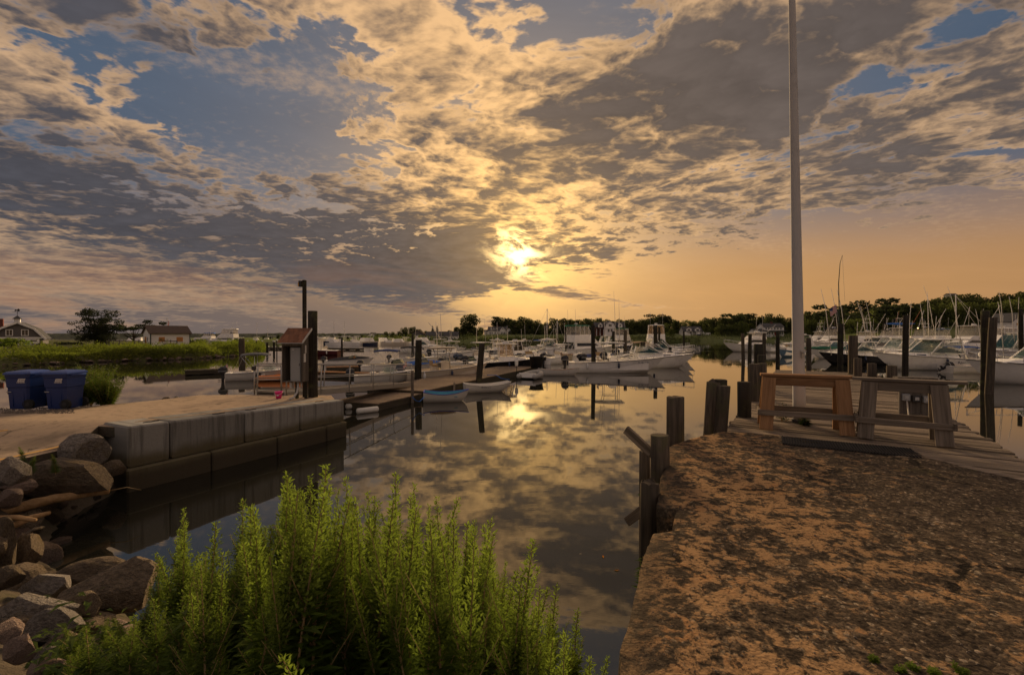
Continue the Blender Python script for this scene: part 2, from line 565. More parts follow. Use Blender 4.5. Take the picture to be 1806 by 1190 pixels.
        b.inputs['Specular IOR Level'].default_value = .3
        fr = voro(vscale(p, 1, 1, 1.6), 2.3, 'DISTANCE_TO_EDGE') + (f - .5) * .3
        c2 = smooth(.05, .0, S.m('ABSOLUTE', fr))
        S.put(b.inputs['Base Color'], mixc(c2 * .18, c, mulc(a, .3)))
        bump(b, f * 1.3 + sp * .4 - c2 * .25, 1.0, .05)
    stone('stone_brown', (.095, .072, .050), (.24, .185, .125), (.14, .10, .045))
    stone('stone_grey', (.105, .092, .080), (.27, .235, .20), (.16, .13, .08))
    stone('stone_pink', (.17, .120, .095), (.37, .275, .225), (.25, .16, .10))

    m, b = begin('bank_earth')
    p = coords('Object'); f = noise(p, 14, 7, .7); g = noise(p, 2, 5, .6)
    c = mixc(f, (.030, .024, .016), (.105, .082, .055)); c = mixc(smooth(.5, .65, g) * .5, c, (.045, .048, .018))
    S.put(b.inputs['Base Color'], c); b.inputs['Roughness'].default_value = .9; bump(b, f, .8, .05)
    m, b = begin('marsh_ground')
    p = coords('Object'); f = noise(p, 1.2, 7, .7); g = noise(p, .12, 4, .6)
    c = mixc(f, (.035, .040, .010), (.105, .105, .024)); c = mixc(smooth(.45, .6, g) * .6, c, (.085, .090, .020))
    S.put(b.inputs['Base Color'], c); b.inputs['Roughness'].default_value = .9; bump(b, f, .8, .3)
    m, b = begin('lawn')
    p = coords('Object'); f = noise(p, .5, 7, .7); g = noise(p, .035, 4, .6)
    c = mixc(f, (.060, .080, .016), (.120, .145, .030)); c = mixc(smooth(.48, .62, g) * .5, c, (.07, .065, .024))
    S.put(b.inputs['Base Color'], c); b.inputs['Roughness'].default_value = .9; bump(b, f, .8, .4)
    m, b = begin('far_wood')
    p = coords('Object'); f = noise(p, .16, 8, .72); g = noise(p, .02, 4, .6)
    c = mixc(smooth(.3, .7, f), (.014, .019, .012), (.050, .056, .030)); c = mixc(g * .5, c, (.03, .035, .022))
    S.put(b.inputs['Base Color'], c); b.inputs['Roughness'].default_value = .95; bump(b, f, 1.0, 3.0)

    # timber
    wood('deck_wood', (.235, .185, .135), (.070, .053, .038), 0, 26, .40)
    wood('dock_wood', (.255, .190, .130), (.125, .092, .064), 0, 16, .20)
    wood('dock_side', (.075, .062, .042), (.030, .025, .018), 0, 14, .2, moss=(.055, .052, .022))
    wood('piling_wood', (.105, .082, .060), (.026, .021, .016), 2, 20, .25, moss=(.060, .056, .028))
    wood('piling_dark', (.034, .028, .020), (.010, .008, .006), 2, 16, .25, moss=(.050, .052, .022))
    wood('saw_new', (.33, .190, .095), (.185, .095, .044), 0, 18, .12)
    wood('saw_old', (.20, .165, .130), (.085, .068, .052), 0, 20, .15)
    wood('driftwood', (.42, .27, .135), (.26, .155, .070), 0, 10, .1)
    wood('grey_board', (.155, .135, .115), (.060, .050, .042), 2, 14, .2)
    wood('orange_board', (.30, .155, .070), (.17, .085, .038), 0, 14, .2)
    # paints, metals, plastics
    plain('gel_white', (.80, .77, .72), .28, .05, 2, bmp=0, dirt=.15, spec=.5)
    plain('gel_cream', (.56, .49, .39), .32, .06, 2, bmp=0, dirt=.15, spec=.5)
    plain('gel_grey', (.33, .33, .33), .32, .06, 2, bmp=0, dirt=.15)
    plain('gel_blue', (.12, .20, .30), .3, .06, 2, bmp=0, dirt=.1)
    plain('gel_black', (.012, .012, .014), .22, .05, 2, bmp=0, dirt=0)
    plain('gel_navy', (.018, .026, .060), .25, .05, 2, bmp=0, dirt=0)
    plain('gel_red', (.10, .020, .022), .3, .08, 2, bmp=0, dirt=.1)
    plain('non_skid', (.40, .38, .34), .7, .08, 8, dirt=.3)
    plain('cushion_tan', (.34, .235, .12), .6, .08, 4)
    plain('canvas_blue', (.018, .035, .12), .8, .15, 3)
    plain('canvas_bright', (.02, .10, .36), .7, .15, 3)
    plain('canvas_black', (.014, .014, .016), .8, .2, 3)
    plain('canvas_green', (.014, .13, .075), .7, .15, 3)
    plain('canvas_grey', (.11, .11, .11), .8, .15, 3)
    plain('canvas_tan', (.36, .25, .14), .8, .12, 3)
    plain('engine_black', (.016, .017, .022), .25, .05, 3, bmp=0, dirt=.05)
    plain('engine_navy', (.030, .045, .075), .3, .05, 3, bmp=0, dirt=.05)
    plain('engine_white', (.60, .58, .55), .25, .04, 3, bmp=0, dirt=.05)
    plain('engine_cover', (.075, .085, .11), .8, .2, 5)
    plain('stainless', (.55, .55, .55), .22, .05, 8, metal=1.0, bmp=0, dirt=0)
    plain('aluminium', (.36, .35, .33), .45, .10, 8, metal=.75, bmp=.03)
    plain('outrigger', (.66, .61, .55), .35, .05, 5, bmp=0)
    plain('outrigger_red', (.34, .12, .06), .4, .05, 5, bmp=0)
    plain('rubber_orange', (.62, .20, .05), .5, .08, 3, bmp=0)
    plain('rubber_grey', (.30, .29, .27), .5, .08, 3, bmp=0)
    plain('rubber_dark', (.045, .045, .048), .55, .1, 3, bmp=0)
    plain('bin_blue', (.008, .024, .115), .42, .10, 5, bmp=.05, dirt=.35)
    plain('bin_lid', (.026, .055, .20), .40, .10, 5, bmp=.05, dirt=.3)
    plain('sticker_white', (.58, .55, .52), .5, .05, 6, bmp=0, dirt=.1)
    plain('ink_dark', (.03, .03, .05), .6, .05, 6, bmp=0, dirt=0)
    plain('ink_red', (.32, .03, .03), .6, .05, 6, bmp=0, dirt=0)
    plain('tyre', (.012, .012, .012), .8, .1, 9)
    plain('bucket_pink', (.80, .035, .30), .35, .05, 5, bmp=0, dirt=.08)
    plain('box_grey', (.26, .27, .275), .45, .06, 5, bmp=.03, dirt=.2)
    plain('pvc_grey', (.38, .38, .38), .45, .05, 5, bmp=0, dirt=.2)
    plain('pvc_white', (.58, .57, .54), .4, .05, 5, bmp=0, dirt=.3)
    plain('shingle', (.17, .075, .040), .9, .25, 14, bmp=.5, rn=.25)
    plain('pole_white', (.40, .385, .37), .55, .10, 5, bmp=.12, bscale=25, dirt=.35)
    plain('rope_blue', (.02, .10, .35), .8, .1, 9)
    plain('rope_white', (.42, .37, .30), .8, .1, 9)
    plain('mat_black', (.012, .011, .011), .85, .2, 8, bmp=.2)
    plain('paint_yellow', (.50, .27, .045), .8, .25, 12, dirt=.6)
    plain('skiff_white', (.55, .52, .47), .4, .06, 3, bmp=.03, dirt=.25)
    plain('skiff_blue_inside', (.06, .27, .36), .5, .1, 3, dirt=.2)
    plain('skiff_blue_rim', (.05, .07, .36), .5, .1, 3, dirt=.2)
    plain('steel_dark', (.05, .05, .052), .5, .15, 9, metal=.6)
    plain('iron_black', (.012, .012, .012), .55, .1, 9)
    plain('lamp_amber', (.45, .26, .07), .3, .05, 5, bmp=0)
    plain('house_white', (.74, .71, .66), .7, .05, .4, bmp=0, dirt=.15)
    plain('house_cream', (.64, .57, .45), .7, .05, .4, bmp=0, dirt=.15)
    plain('house_grey', (.115, .105, .100), .8, .12, .7, bmp=0, dirt=.2)
    plain('roof_brown', (.085, .060, .045), .9, .25, 1.2, bmp=.3, bscale=3)
    plain('roof_grey', (.065, .064, .066), .9, .2, 1.2, bmp=.3, bscale=3)
    plain('brick_red', (.13, .045, .032), .9, .2, 2)
    plain('plywood', (.46, .20, .055), .7, .12, 3)
    plain('trim_white', (.76, .74, .70), .6, .04, 2, bmp=0, dirt=.1)
    plain('trim_green', (.03, .05, .04), .6, .04, 2, bmp=0)
    plain('bark', (.045, .036, .028), .95, .3, 2, bmp=.6, bscale=8)
    plain('gravel', (.17, .14, .115), .95, .5, 30, bmp=.6, bscale=60, rn=.4)
    plain('dry_stalk', (.30, .21, .10), .8, .2, 9)
    # glass: dark tinted and mirror-like, with a green tone for windscreens
    for nm, c, r in (('glass_dark', (.012, .014, .016), .06), ('glass_green', (.018, .050, .040), .06), ('glass_pane', (.03, .032, .035), .1)):
        m, b = begin(nm)
        b.inputs['Base Color'].default_value = (*c, 1); b.inputs['Roughness'].default_value = r
        b.inputs['IOR'].default_value = 1.6
        if nm == 'glass_green': b.inputs['Alpha'].default_value = .78
    for nm, c in (('vinyl', (.52, .47, .40)), ('vinyl_warm', (.50, .33, .18))):
        m, b = begin(nm)      # clear soft curtains, cloudy with age
        n = noise(coords('Object', True), 3, 4, .6)
        S.put(b.inputs['Base Color'], mixc(n, mulc(c, .7), c)); b.inputs['Roughness'].default_value = .22
        b.inputs['Alpha'].default_value = .42
    m, b = begin('windscreen')
    b.inputs['Base Color'].default_value = (.20, .26, .23, 1); b.inputs['Roughness'].default_value = .05
    b.inputs['Alpha'].default_value = .22
    m, b = begin('deck_light')
    b.inputs['Emission Color'].default_value = (1.0, .62, .22, 1); b.inputs['Emission Strength'].default_value = 3.0
    m, b = begin('flag_cloth')    # stripes and canton
    p = coords('Generated'); x, y, z = xyz(p)
    stripe = smooth(.45, .55, S.m('FRACT', z * 6.5))
    c = mixc(stripe, (.40, .03, .035), (.62, .58, .55))
    cant = smooth(.44, .40, x) * smooth(.44, .48, z)
    c = mixc(cant, c, (.02, .03, .12))
    S.put(b.inputs['Base Color'], c); b.inputs['Roughness'].default_value = .8
    # leaves
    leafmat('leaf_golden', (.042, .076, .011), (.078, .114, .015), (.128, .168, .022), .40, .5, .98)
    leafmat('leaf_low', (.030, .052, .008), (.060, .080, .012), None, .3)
    leafmat('leaf_bush', (.070, .120, .014), (.140, .185, .022), None, .38)
    leafmat('leaf_marsh', (.055, .074, .010), (.165, .165, .020), None, .35)
    leafmat('leaf_far', (.034, .044, .014), (.075, .086, .026), None, .28)
    leafmat('leaf_dark', (.020, .027, .011), (.042, .052, .018), None, .25)
    leafmat('leaf_light', (.060, .080, .020), (.115, .130, .034), None, .3)
    plain('petal_white', (.55, .52, .50), .7, .05, 9, bmp=0)
    leafmat('leaf_autumn', (.30, .10, .015), (.42, .17, .02), None, .35)
make_materials()
M_ = MATS

# ------------------------------------------------------------------ setting: water, pier, wharf, banks
def sheet(name, poly, z, mat, kd='structure'):
    """level or sloping sheet; z is a number or a function of x, y"""
    zf = z if callable(z) else (lambda x, y: z)
    me = bpy.data.meshes.new(name)
    me.from_pydata([(x, y, zf(x, y)) for x, y in poly], [], [tuple(range(len(poly)))])
    me.materials.append(mat)
    return kind(link(name, me), kd)

kind(MB().add([(-2500, -60, 0), (2500, -60, 0), (2500, 4000, 0), (-2500, 4000, 0)], [(0, 1, 2, 3)]).build('water', M_['water']), 'structure')

DECK_O = Vector((3.28, 7.08, 0)); DD = Vector((.545, .838, 0)).normalized(); DN = Vector((DD.y, -DD.x, 0))
DECK_Z = 1.965
def deck_pt(s, t, z=DECK_Z): p = DECK_O + DD * s + DN * t; return Vector((p.x, p.y, z))

def concrete_pier():
    nr, nc = 150, 80
    rp = [(8.5, -3.0), (6.9, 1.5), (6.2, 3.2), (5.42, 4.60), (5.08, 5.30), (5.02, 5.52), (5.23, 6.02)]
    lens = [0]
    for a, b in zip(rp, rp[1:]): lens.append(lens[-1] + math.dist(a, b))
    def right(s):
        d = s * lens[-1]
        for i in range(len(rp) - 1):
            if d <= lens[i + 1] + 1e-9:
                k = (d - lens[i]) / (lens[i + 1] - lens[i])
                return Vector((rp[i][0] + (rp[i + 1][0] - rp[i][0]) * k, rp[i][1] + (rp[i + 1][1] - rp[i][1]) * k))
        return Vector(rp[-1])
    def left(s):
        y = -3.0 + 9.18 * s
        x = .47 + .402 * (y - 2.0)
        x += .035 * mnoise.noise(Vector((y * 2.3, 1.5, 0))) + .018 * mnoise.noise(Vector((y * 9, 4.5, 0)))
        if 3.52 < y < 3.98: x += .16
        return Vector((x, y))
    vs, fs = [], []
    for i in range(nr + 1):
        s = i / nr
        s2 = 1 - (1 - s) ** 1.5
        a, b = left(s2), right(s2)
        for j in range(nc + 1):
            t = j / nc
            p = a.lerp(b, t)
            bl = (t / .37 if t < .37 else (1 - t) / .63)
            p.y += .95 * bl * s2 ** 26
            q = Vector((p.x, p.y, 0))
            z = 2.0 + .020 * mnoise.noise(q * 1.1) + .008 * mnoise.noise(q * 5) + .004 * mnoise.noise(q * 17)
            edge = min(t * 12, 1.0) if s2 > .2 else 1
            z -= .03 * (1 - edge) ** 2
            vs.append((p.x, p.y, z))
    w = nc + 1
    for i in range(nr):
        for j in range(nc):
            fs.append((i * w + j, i * w + j + 1, (i + 1) * w + j + 1, (i + 1) * w + j))
    rim = [i * w for i in range(nr + 1)] + [nr * w + j for j in range(1, w)] + [i * w + nc for i in range(nr - 1, -1, -1)]
    prev = rim
    for dz, out in ((-.12, .012), (-.5, .0), (-1.2, -.01), (-2.8, .02)):
        ring = []
        for n_, r in enumerate(rim):
            x, y, z = vs[r]
            ring.append(len(vs))
            wob = .03 * mnoise.noise(Vector((x * 3, y * 3, dz * 3)))
            zz = (z + dz) if dz > -.2 else 2.0 + dz
            # the right-hand side rests on the planks: keep it shallow there
            if n_ > nr + 25: zz = max(zz, 1.93)
            vs.append((x - out + wob, y + wob * .5, zz))
        for k in range(len(rim) - 1):
            fs.append((prev[k], prev[k + 1], ring[k + 1], ring[k]))
        prev = ring
    me = bpy.data.meshes.new('concrete_pier')
    me.from_pydata(vs, [], fs)
    bm = bmesh.new(); bm.from_mesh(me); bmesh.ops.recalc_face_normals(bm, faces=bm.faces); bm.to_mesh(me); bm.free()
    me.polygons.foreach_set('use_smooth', [True] * len(me.polygons))
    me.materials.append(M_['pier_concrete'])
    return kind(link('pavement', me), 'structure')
PIER = concrete_pier()

# loose chips of stone lying on the slab
def pebbles():
    b = MB()
    r = random.Random(3)
    for i in range(1500):
        y = r.uniform(1.9, 6.6); x = .47 + .402 * (y - 2) + .08 + abs(r.gauss(0, 1)) * 2.0
        if x > 5.0 - max(0, 5 - y) * .0 or (y > 6.0 and (x < 2.6 or x > 3.9)): continue
        s = r.uniform(.003, .0075) * (1 + (r.random() < .04) * 1.0)
        c = Vector((x, y, 2.0 + .020 * mnoise.noise(Vector((x, y, 0)) * 1.1) + s * .2))
        vs = [c + Vector((r.uniform(.6, 1.2) * s * dx, r.uniform(.6, 1.2) * s * dy, r.uniform(.5, .9) * s * dz)) for dx, dy, dz in ((1, 0, 0), (-1, 0, 0), (0, 1, 0), (0, -1, 0), (0, 0, 1), (0, 0, -1))]
        b.add(vs, [(0, 2, 4), (2, 1, 4), (1, 3, 4), (3, 0, 4), (2, 0, 5), (1, 2, 5), (3, 1, 5), (0, 3, 5)])
    o = b.build('pebbles', M_['gravel'])
    tag(kind(o, 'stuff'), 'small loose stone chips scattered over the rusty concrete slab', 'pebbles')
pebbles()

# plank pier
def plank_pier():
    t = thing('plank_pier', 'weathered grey plank pier carrying the flagpole and sawhorses', 'pier', (0, 0, 0))
    r = random.Random(11)
    ang = math.atan2(DN.y, DN.x)
    meshes = []
    for k in range(7):
        b = MB(); w, L, h = .138, 3.36, .045
        n = 9; rings = []
        for i in range(n + 1):
            x = L * i / n
            wob = .004 * mnoise.noise(Vector((x * 2, k * 7.3, 0))); zz = .006 * mnoise.noise(Vector((x * 1.3, k * 3.1, 5)))
            e = .006
            prof = [(-w / 2 + e, h / 2), (w / 2 - e, h / 2), (w / 2, h / 2 - e), (w / 2, -h / 2), (-w / 2, -h / 2), (-w / 2, h / 2 - e)]
            rings.append([(x, p + wob, q + zz) for p, q in prof])
        b.loft(rings, True, True, True)
        meshes.append(b.mesh('plank', M_['deck_wood']))
    s = -3.0; i = 0
    while s < 15.2:
        j = r.uniform(-.05, .04)
        p = deck_pt(s, j - .02, DECK_Z - .0225 + r.uniform(-.007, .005))
        o = link('plank', meshes[i % 7], t, p, (r.uniform(-.02, .02), r.uniform(-.0015, .0015), ang + r.uniform(-.004, .004)))
        s += .150 + r.uniform(-.002, .006); i += 1
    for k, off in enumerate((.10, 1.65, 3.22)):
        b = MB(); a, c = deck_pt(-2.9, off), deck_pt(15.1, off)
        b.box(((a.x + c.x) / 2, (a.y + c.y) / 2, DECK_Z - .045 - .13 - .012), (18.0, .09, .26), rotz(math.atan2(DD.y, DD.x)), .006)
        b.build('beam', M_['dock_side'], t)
    for s in (1.5, 6.0, 10.5, 14.6):
        for off in (.25, 3.05):
            p = deck_pt(s, off)
            MB().tube([(p.x, p.y, -1.5), (p.x, p.y, DECK_Z - .32)], .13, 10).build('support_pile', M_['piling_dark'], t, True)
    # the pale board along the slab's corner
    a, c = ground(1640, 811, 1.985), ground(1830, 852, 1.985)
    b = MB(); m = (a + c) / 2; d = c - a
    b.box((m.x, m.y, 1.985), (d.length + .6, .15, .035), rotz(math.atan2(d.y, d.x)), .004)
    b.build('edge_board', M_['deck_wood'], t)
plank_pier()

def piling(base, top, r, mat='piling_wood', label='', group=None, seed=0, n=22, taper=.92, part=None, broken=0.0, name='piling'):
    """round timber from base to top with an uneven weathered outline"""
    base, top = Vector(base), Vector(top)
    b = MB(); rings = []
    m = 9
    for i in range(m + 1):
        k = i / m
        c = base.lerp(top, k) - base
        rr = r * (1.04 - (1.04 - taper) * k)
        ring = []
        for a in range(n):
            th = 2 * math.pi * a / n
            w = 1 + .13 * mnoise.noise(Vector((math.cos(th) * 2.6 + seed, math.sin(th) * 2.6, k * 1.4))) + .06 * mnoise.noise(Vector((math.cos(th) * 5, math.sin(th) * 5 + seed, k * 14)))
            z = c.z
            if i == m: z += broken * mnoise.noise(Vector((math.cos(th) * 1.5, math.sin(th) * 1.5, seed * 3.3)))
            ring.append((c.x + math.cos(th) * rr * w, c.y + math.sin(th) * rr * w, z))
        rings.append(ring)
    top_c = top - base
    rings.append([(top_c.x + (p[0] - top_c.x) * .9, top_c.y + (p[1] - top_c.y) * .9, p[2] + r * .06) for p in rings[-1]])
    b.loft(rings, True, True, True)
    o = b.build(name, M_[mat], part, True, base)
    me = o.data
    for p in me.polygons:
        if len(p.vertices) > 4: p.use_smooth = False
    if part is None: tag(o, label, 'piling', group)
    return o
def pile_at(u, y, vtop, r, mat='piling_dark', label='', group=None, lean=0.0, leany=0.0, z0=-1.2, seed=0, broken=0.0, ztop=None):
    p = atd(u, y); zt = zat(vtop, y) if ztop is None else ztop
    return piling((p.x - lean * (zt - z0), p.y - leany, z0), (p.x, p.y, zt), r, mat, label, group, seed or int(u), broken=broken)

pile_at(1147, 4.4, 853, .100, 'piling_wood', 'short rotten piling touching the concrete edge, lowest of the row', broken=.05)
pile_at(1164, 5.3, 768, .116, 'piling_wood', 'tall split piling at the concrete edge with moss on it')
pile_at(1139, 5.75, 796, .085, 'piling_wood', 'thin brown piling tucked behind the tall split piling')
pile_at(1191, 6.7, 701, .135, 'piling_wood', 'stout fluted piling standing alone off the slab corner', broken=.02)
pile_at(1259, 7.35, 676, .115, 'piling_wood', 'leaning split piling, outermost of three beside the planks', lean=.06, broken=.10)
pile_at(1277, 7.2, 681, .105, 'piling_wood', 'leaning round-topped piling pressed against the first planks', lean=.07)
pile_at(1270, 8.0, 670, .13, 'piling_dark', 'dark flat-topped piling behind the two leaning ones')
pile_at(1313, 8.5, 674, .125, 'piling_dark', 'short dark piling standing through the plank edge')
pile_at(1331, 10.5, 642, .125, 'piling_wood', 'weathered piling of a close pair on the plank edge, nearer the open water')
pile_at(1345, 10.9, 641, .105, 'piling_wood', 'capped piling of a close pair on the plank edge, nearer the boards')
pile_at(1344, 12.4, 626, .11, 'piling_dark', 'low dark piling before the tall one at the pier edge')
pile_at(1339, 13.2, 607, .135, 'piling_dark', 'tall dark rounded piling at the far pier edge')
for u, y, v, r in ((1513, 15.5, 632, .125), (1538, 14.2, 641, .13), (1574, 13.2, 645, .135)):
    pile_at(u, y, v, r, 'piling_wood', 'short mossy stub piling along the boat side of the plank pier', 'stub pilings along the boat side')
pile_at(1505, 17.6, 592, .165, 'piling_wood', 'tall greenish piling at the far boat-side corner of the plank pier')
# broken boards hung on the old piles
for (u0, v0, u1, v1, lab) in ((1104, 757, 1150, 800, 'broken grey board slanting up over the water from the old piles'), (1106, 921, 1150, 888, 'dark broken board jutting low from the old piles')):
    a, c = atd(u0, 5.6, zat(v0, 5.6)), atd(u1, 5.35, zat(v1, 5.35))
    d = c - a
    b = MB().box((0, 0, 0), (d.length, .04, .11), None, .006)
    o = b.build('broken_board', M_['deck_wood'], None, False, (a + c) / 2)
    o.rotation_euler = d.to_track_quat('X', 'Z').to_euler()
    tag(o, lab, 'board')

# sawhorses
def sawhorse(p0, p1, h, mat, label, top_over=.1, beam_mat=None, leg_w=.19):
    p0, p1 = Vector(p0), Vector(p1)
    d = p1 - p0; L = d.length; ang = math.atan2(d.y, d.x)
    t = thing('sawhorse', label, 'sawhorse', ((p0.x + p1.x) / 2, (p0.y + p1.y) / 2, p0.z), ang)
    m = M_[mat]
    MB().box((top_over * .3, 0, h - .02), (L + top_over * 2, .20, .04), None, .005).build('top_board', m, t)
    MB().box((0, -.045, h - .04 - .07 - .003), (L - .05, .04, .14), None, .004).build('beam', M_[beam_mat or mat], t)
    for sx in (-1, 1):
        for sy in (-1, 1):
            x = sx * (L / 2 - leg_w / 2)
            spl = .30 if sy > 0 else .10
            top = Vector((x - sx * .02, sy * .075, h - .05)); bot = Vector((x + sx * .035, sy * .075 + sy * spl, .0))
            dd = bot - top
            tilt = math.atan2(dd.y, -dd.z)
            M = rotx(tilt) @ roty(-math.atan2(dd.x, -dd.z))
            # long axis of the board is its local X for the grain
            b = MB().box((0, 0, 0), (dd.length - .02, leg_w, .042), None, .005)
            o = b.build('leg', m, t, False, (top + bot) / 2)
            X = dd.normalized(); Z = Vector((0, -1 if sy < 0 else 1, 0)); Z = (Z - X * Z.dot(X)).normalized(); Y = Z.cross(X)
            o.rotation_euler = Matrix((X, Y, Z)).transposed().to_euler()
    for sy, zz in ((-1, .28), (1, .30)):
        k = (h - .05 - zz) / (h - .05)
        y = sy * (.075 + (.30 if sy > 0 else .10) * k + .035)
        MB().box((0, y, zz), (L + .12, .035, .085), None, .004).build('stretcher', M_['saw_old'], t)
    for sx in (-1, 1):
        MB().box((sx * (L / 2 + .035), .09, .29), (.035, .62, .085), None, .004).build('end_brace', M_['saw_old'], t)
    return t
s1 = ground(1350, 757, DECK_Z); s1b = ground(1512, 770, DECK_Z)
sawhorse((s1.x, s1.y + .12, DECK_Z), (s1b.x, s1b.y + .14, DECK_Z), .90, 'saw_new', 'sawhorse of warm brown boards standing before the flagpole', .02)
s2 = ground(1528, 773, DECK_Z); s2b = ground(1690, 790, DECK_Z)
sawhorse((s2.x, s2.y + .12, DECK_Z), (s2b.x, s2b.y + .12, DECK_Z), .895, 'saw_old', 'sawhorse of silver grey boards with an overhanging top', .13)

# flagpole
def flagpole():
    p = ground(1411, 745, DECK_Z)
    t = thing('flagpole', 'tall white painted pole standing on the plank pier', 'pole', (p.x, p.y, DECK_Z))
    H = 9.6; lean = Vector((-.022, -.0, 1)); n = 22
    b = MB()
    pts = [(lean.x * H * i / n, 0, H * i / n) for i in range(n + 1)]
    rs = [.100 - .062 * (i / n) ** 1.0 for i in range(n + 1)]
    b.tube(pts, rs, 20)
    b.build('shaft', M_['pole_white'], t, True)
    MB().tube([(0, 0, -.01), (0, 0, .05)], [.125, .12], 16).build('collar', M_['steel_dark'], t)
    MB().sphere((lean.x * H, 0, H + .09), .09, 14, 8).build('finial', M_['pole_white'], t, True)
    b = MB().box((lean.x * 1.2, -.11, 1.2), (.04, .03, .13), None, .004); b.tube([(lean.x * 1.2 - .05, -.13, 1.25), (lean.x * 1.2, -.135, 1.22), (lean.x * 1.2 + .05, -.13, 1.25)], .012, 6)
    b.build('cleat', M_['aluminium'], t)
flagpole()

# ribbed rubber mat on the slab
def rubber_mat():
    a, bq, c, d = ground(1380, 768, 2.02), ground(1605, 789, 2.02), ground(1622, 803, 2.02), ground(1384, 787, 2.02)
    cen = (a + bq + c + d) / 4
    ang = math.atan2((bq - a).y, (bq - a).x)
    L, W = (bq - a).length + .02, .52
    t = thing('rubber_mat', 'black ribbed rubber mat lying on the concrete before the sawhorses', 'mat', (cen.x, cen.y, 1.997 + .020 * mnoise.noise(Vector((cen.x, cen.y, 0)) * 1.1)), ang)
    b = MB(); n = 16
    for i in range(n):
        x0, x1 = -L / 2 + L * i / n, -L / 2 + L * (i + 1) / n
        z = lambda x: .010 * mnoise.noise(Vector((x * 1.7, 3, 0)))
        b.add([(x0, -W / 2, z(x0)), (x1, -W / 2, z(x1)), (x1, W / 2, z(x1)), (x0, W / 2, z(x0)), (x0, -W / 2, z(x0) + .010), (x1, -W / 2, z(x1) + .010), (x1, W / 2, z(x1) + .010), (x0, W / 2, z(x0) + .010)],
              [(0, 3, 2, 1), (4, 5, 6, 7), (0, 1, 5, 4), (2, 3, 7, 6)])
    b.build('backing', M_['mat_black'], t)
    rib = MB().box((0, 0, 0), (.014, W - .01, .016), None, .003).mesh('rib', M_['mat_black'])
    nr = 46
    for i in range(nr):
        x = -L / 2 + L * (i + .5) / nr
        link('rib', rib, t, (x, 0, .010 * mnoise.noise(Vector((x * 1.7, 3, 0))) + .015))
rubber_mat()

# socket post at the deck edge with its cables
def power_post():
    p = deck_pt(4.1, 3.05)
    p = Vector((7.75, 8.75, DECK_Z))
    t = thing('power_post', 'low timber power post with grey socket boxes at the deck edge', 'power post', p, math.atan2(DN.y, DN.x) + .25)
    for k, (x, w) in enumerate(((-.17, .16), (0, .17), (.17, .16))):
        MB().box((x, 0, .34), (w, .045, .68), None, .005).build('board', M_['grey_board'], t)
    MB().box((0, 0, .70), (.62, .22, .035), None, .005).build('cap', M_['grey_board'], t)
    for x, z, s in ((-.16, .33, .12), (.0, .31, .13), (.15, .30, .09)):
        o = MB().box((x, -.055, z), (s, .06, .13), None, .008).build('socket_box', M_['box_grey' if x else 'steel_dark'], t)
        MB().box((x, -.090, z), (s * .5, .012, .06), None, .004).build('cover', M_['pvc_grey'], o)
    q = p + Vector((.05, -.35, 0))
    pts = [(-.16, -.09, .26), (-.20, -.25, .06), (-.30, -.50, .014), (-.22, -.75, .014), (-.42, -.95, .014), (-.60, -.90, .014)]
    MB().tube(pts, .012, 6).build('cable', M_['rope_white'], t, True)
power_post()

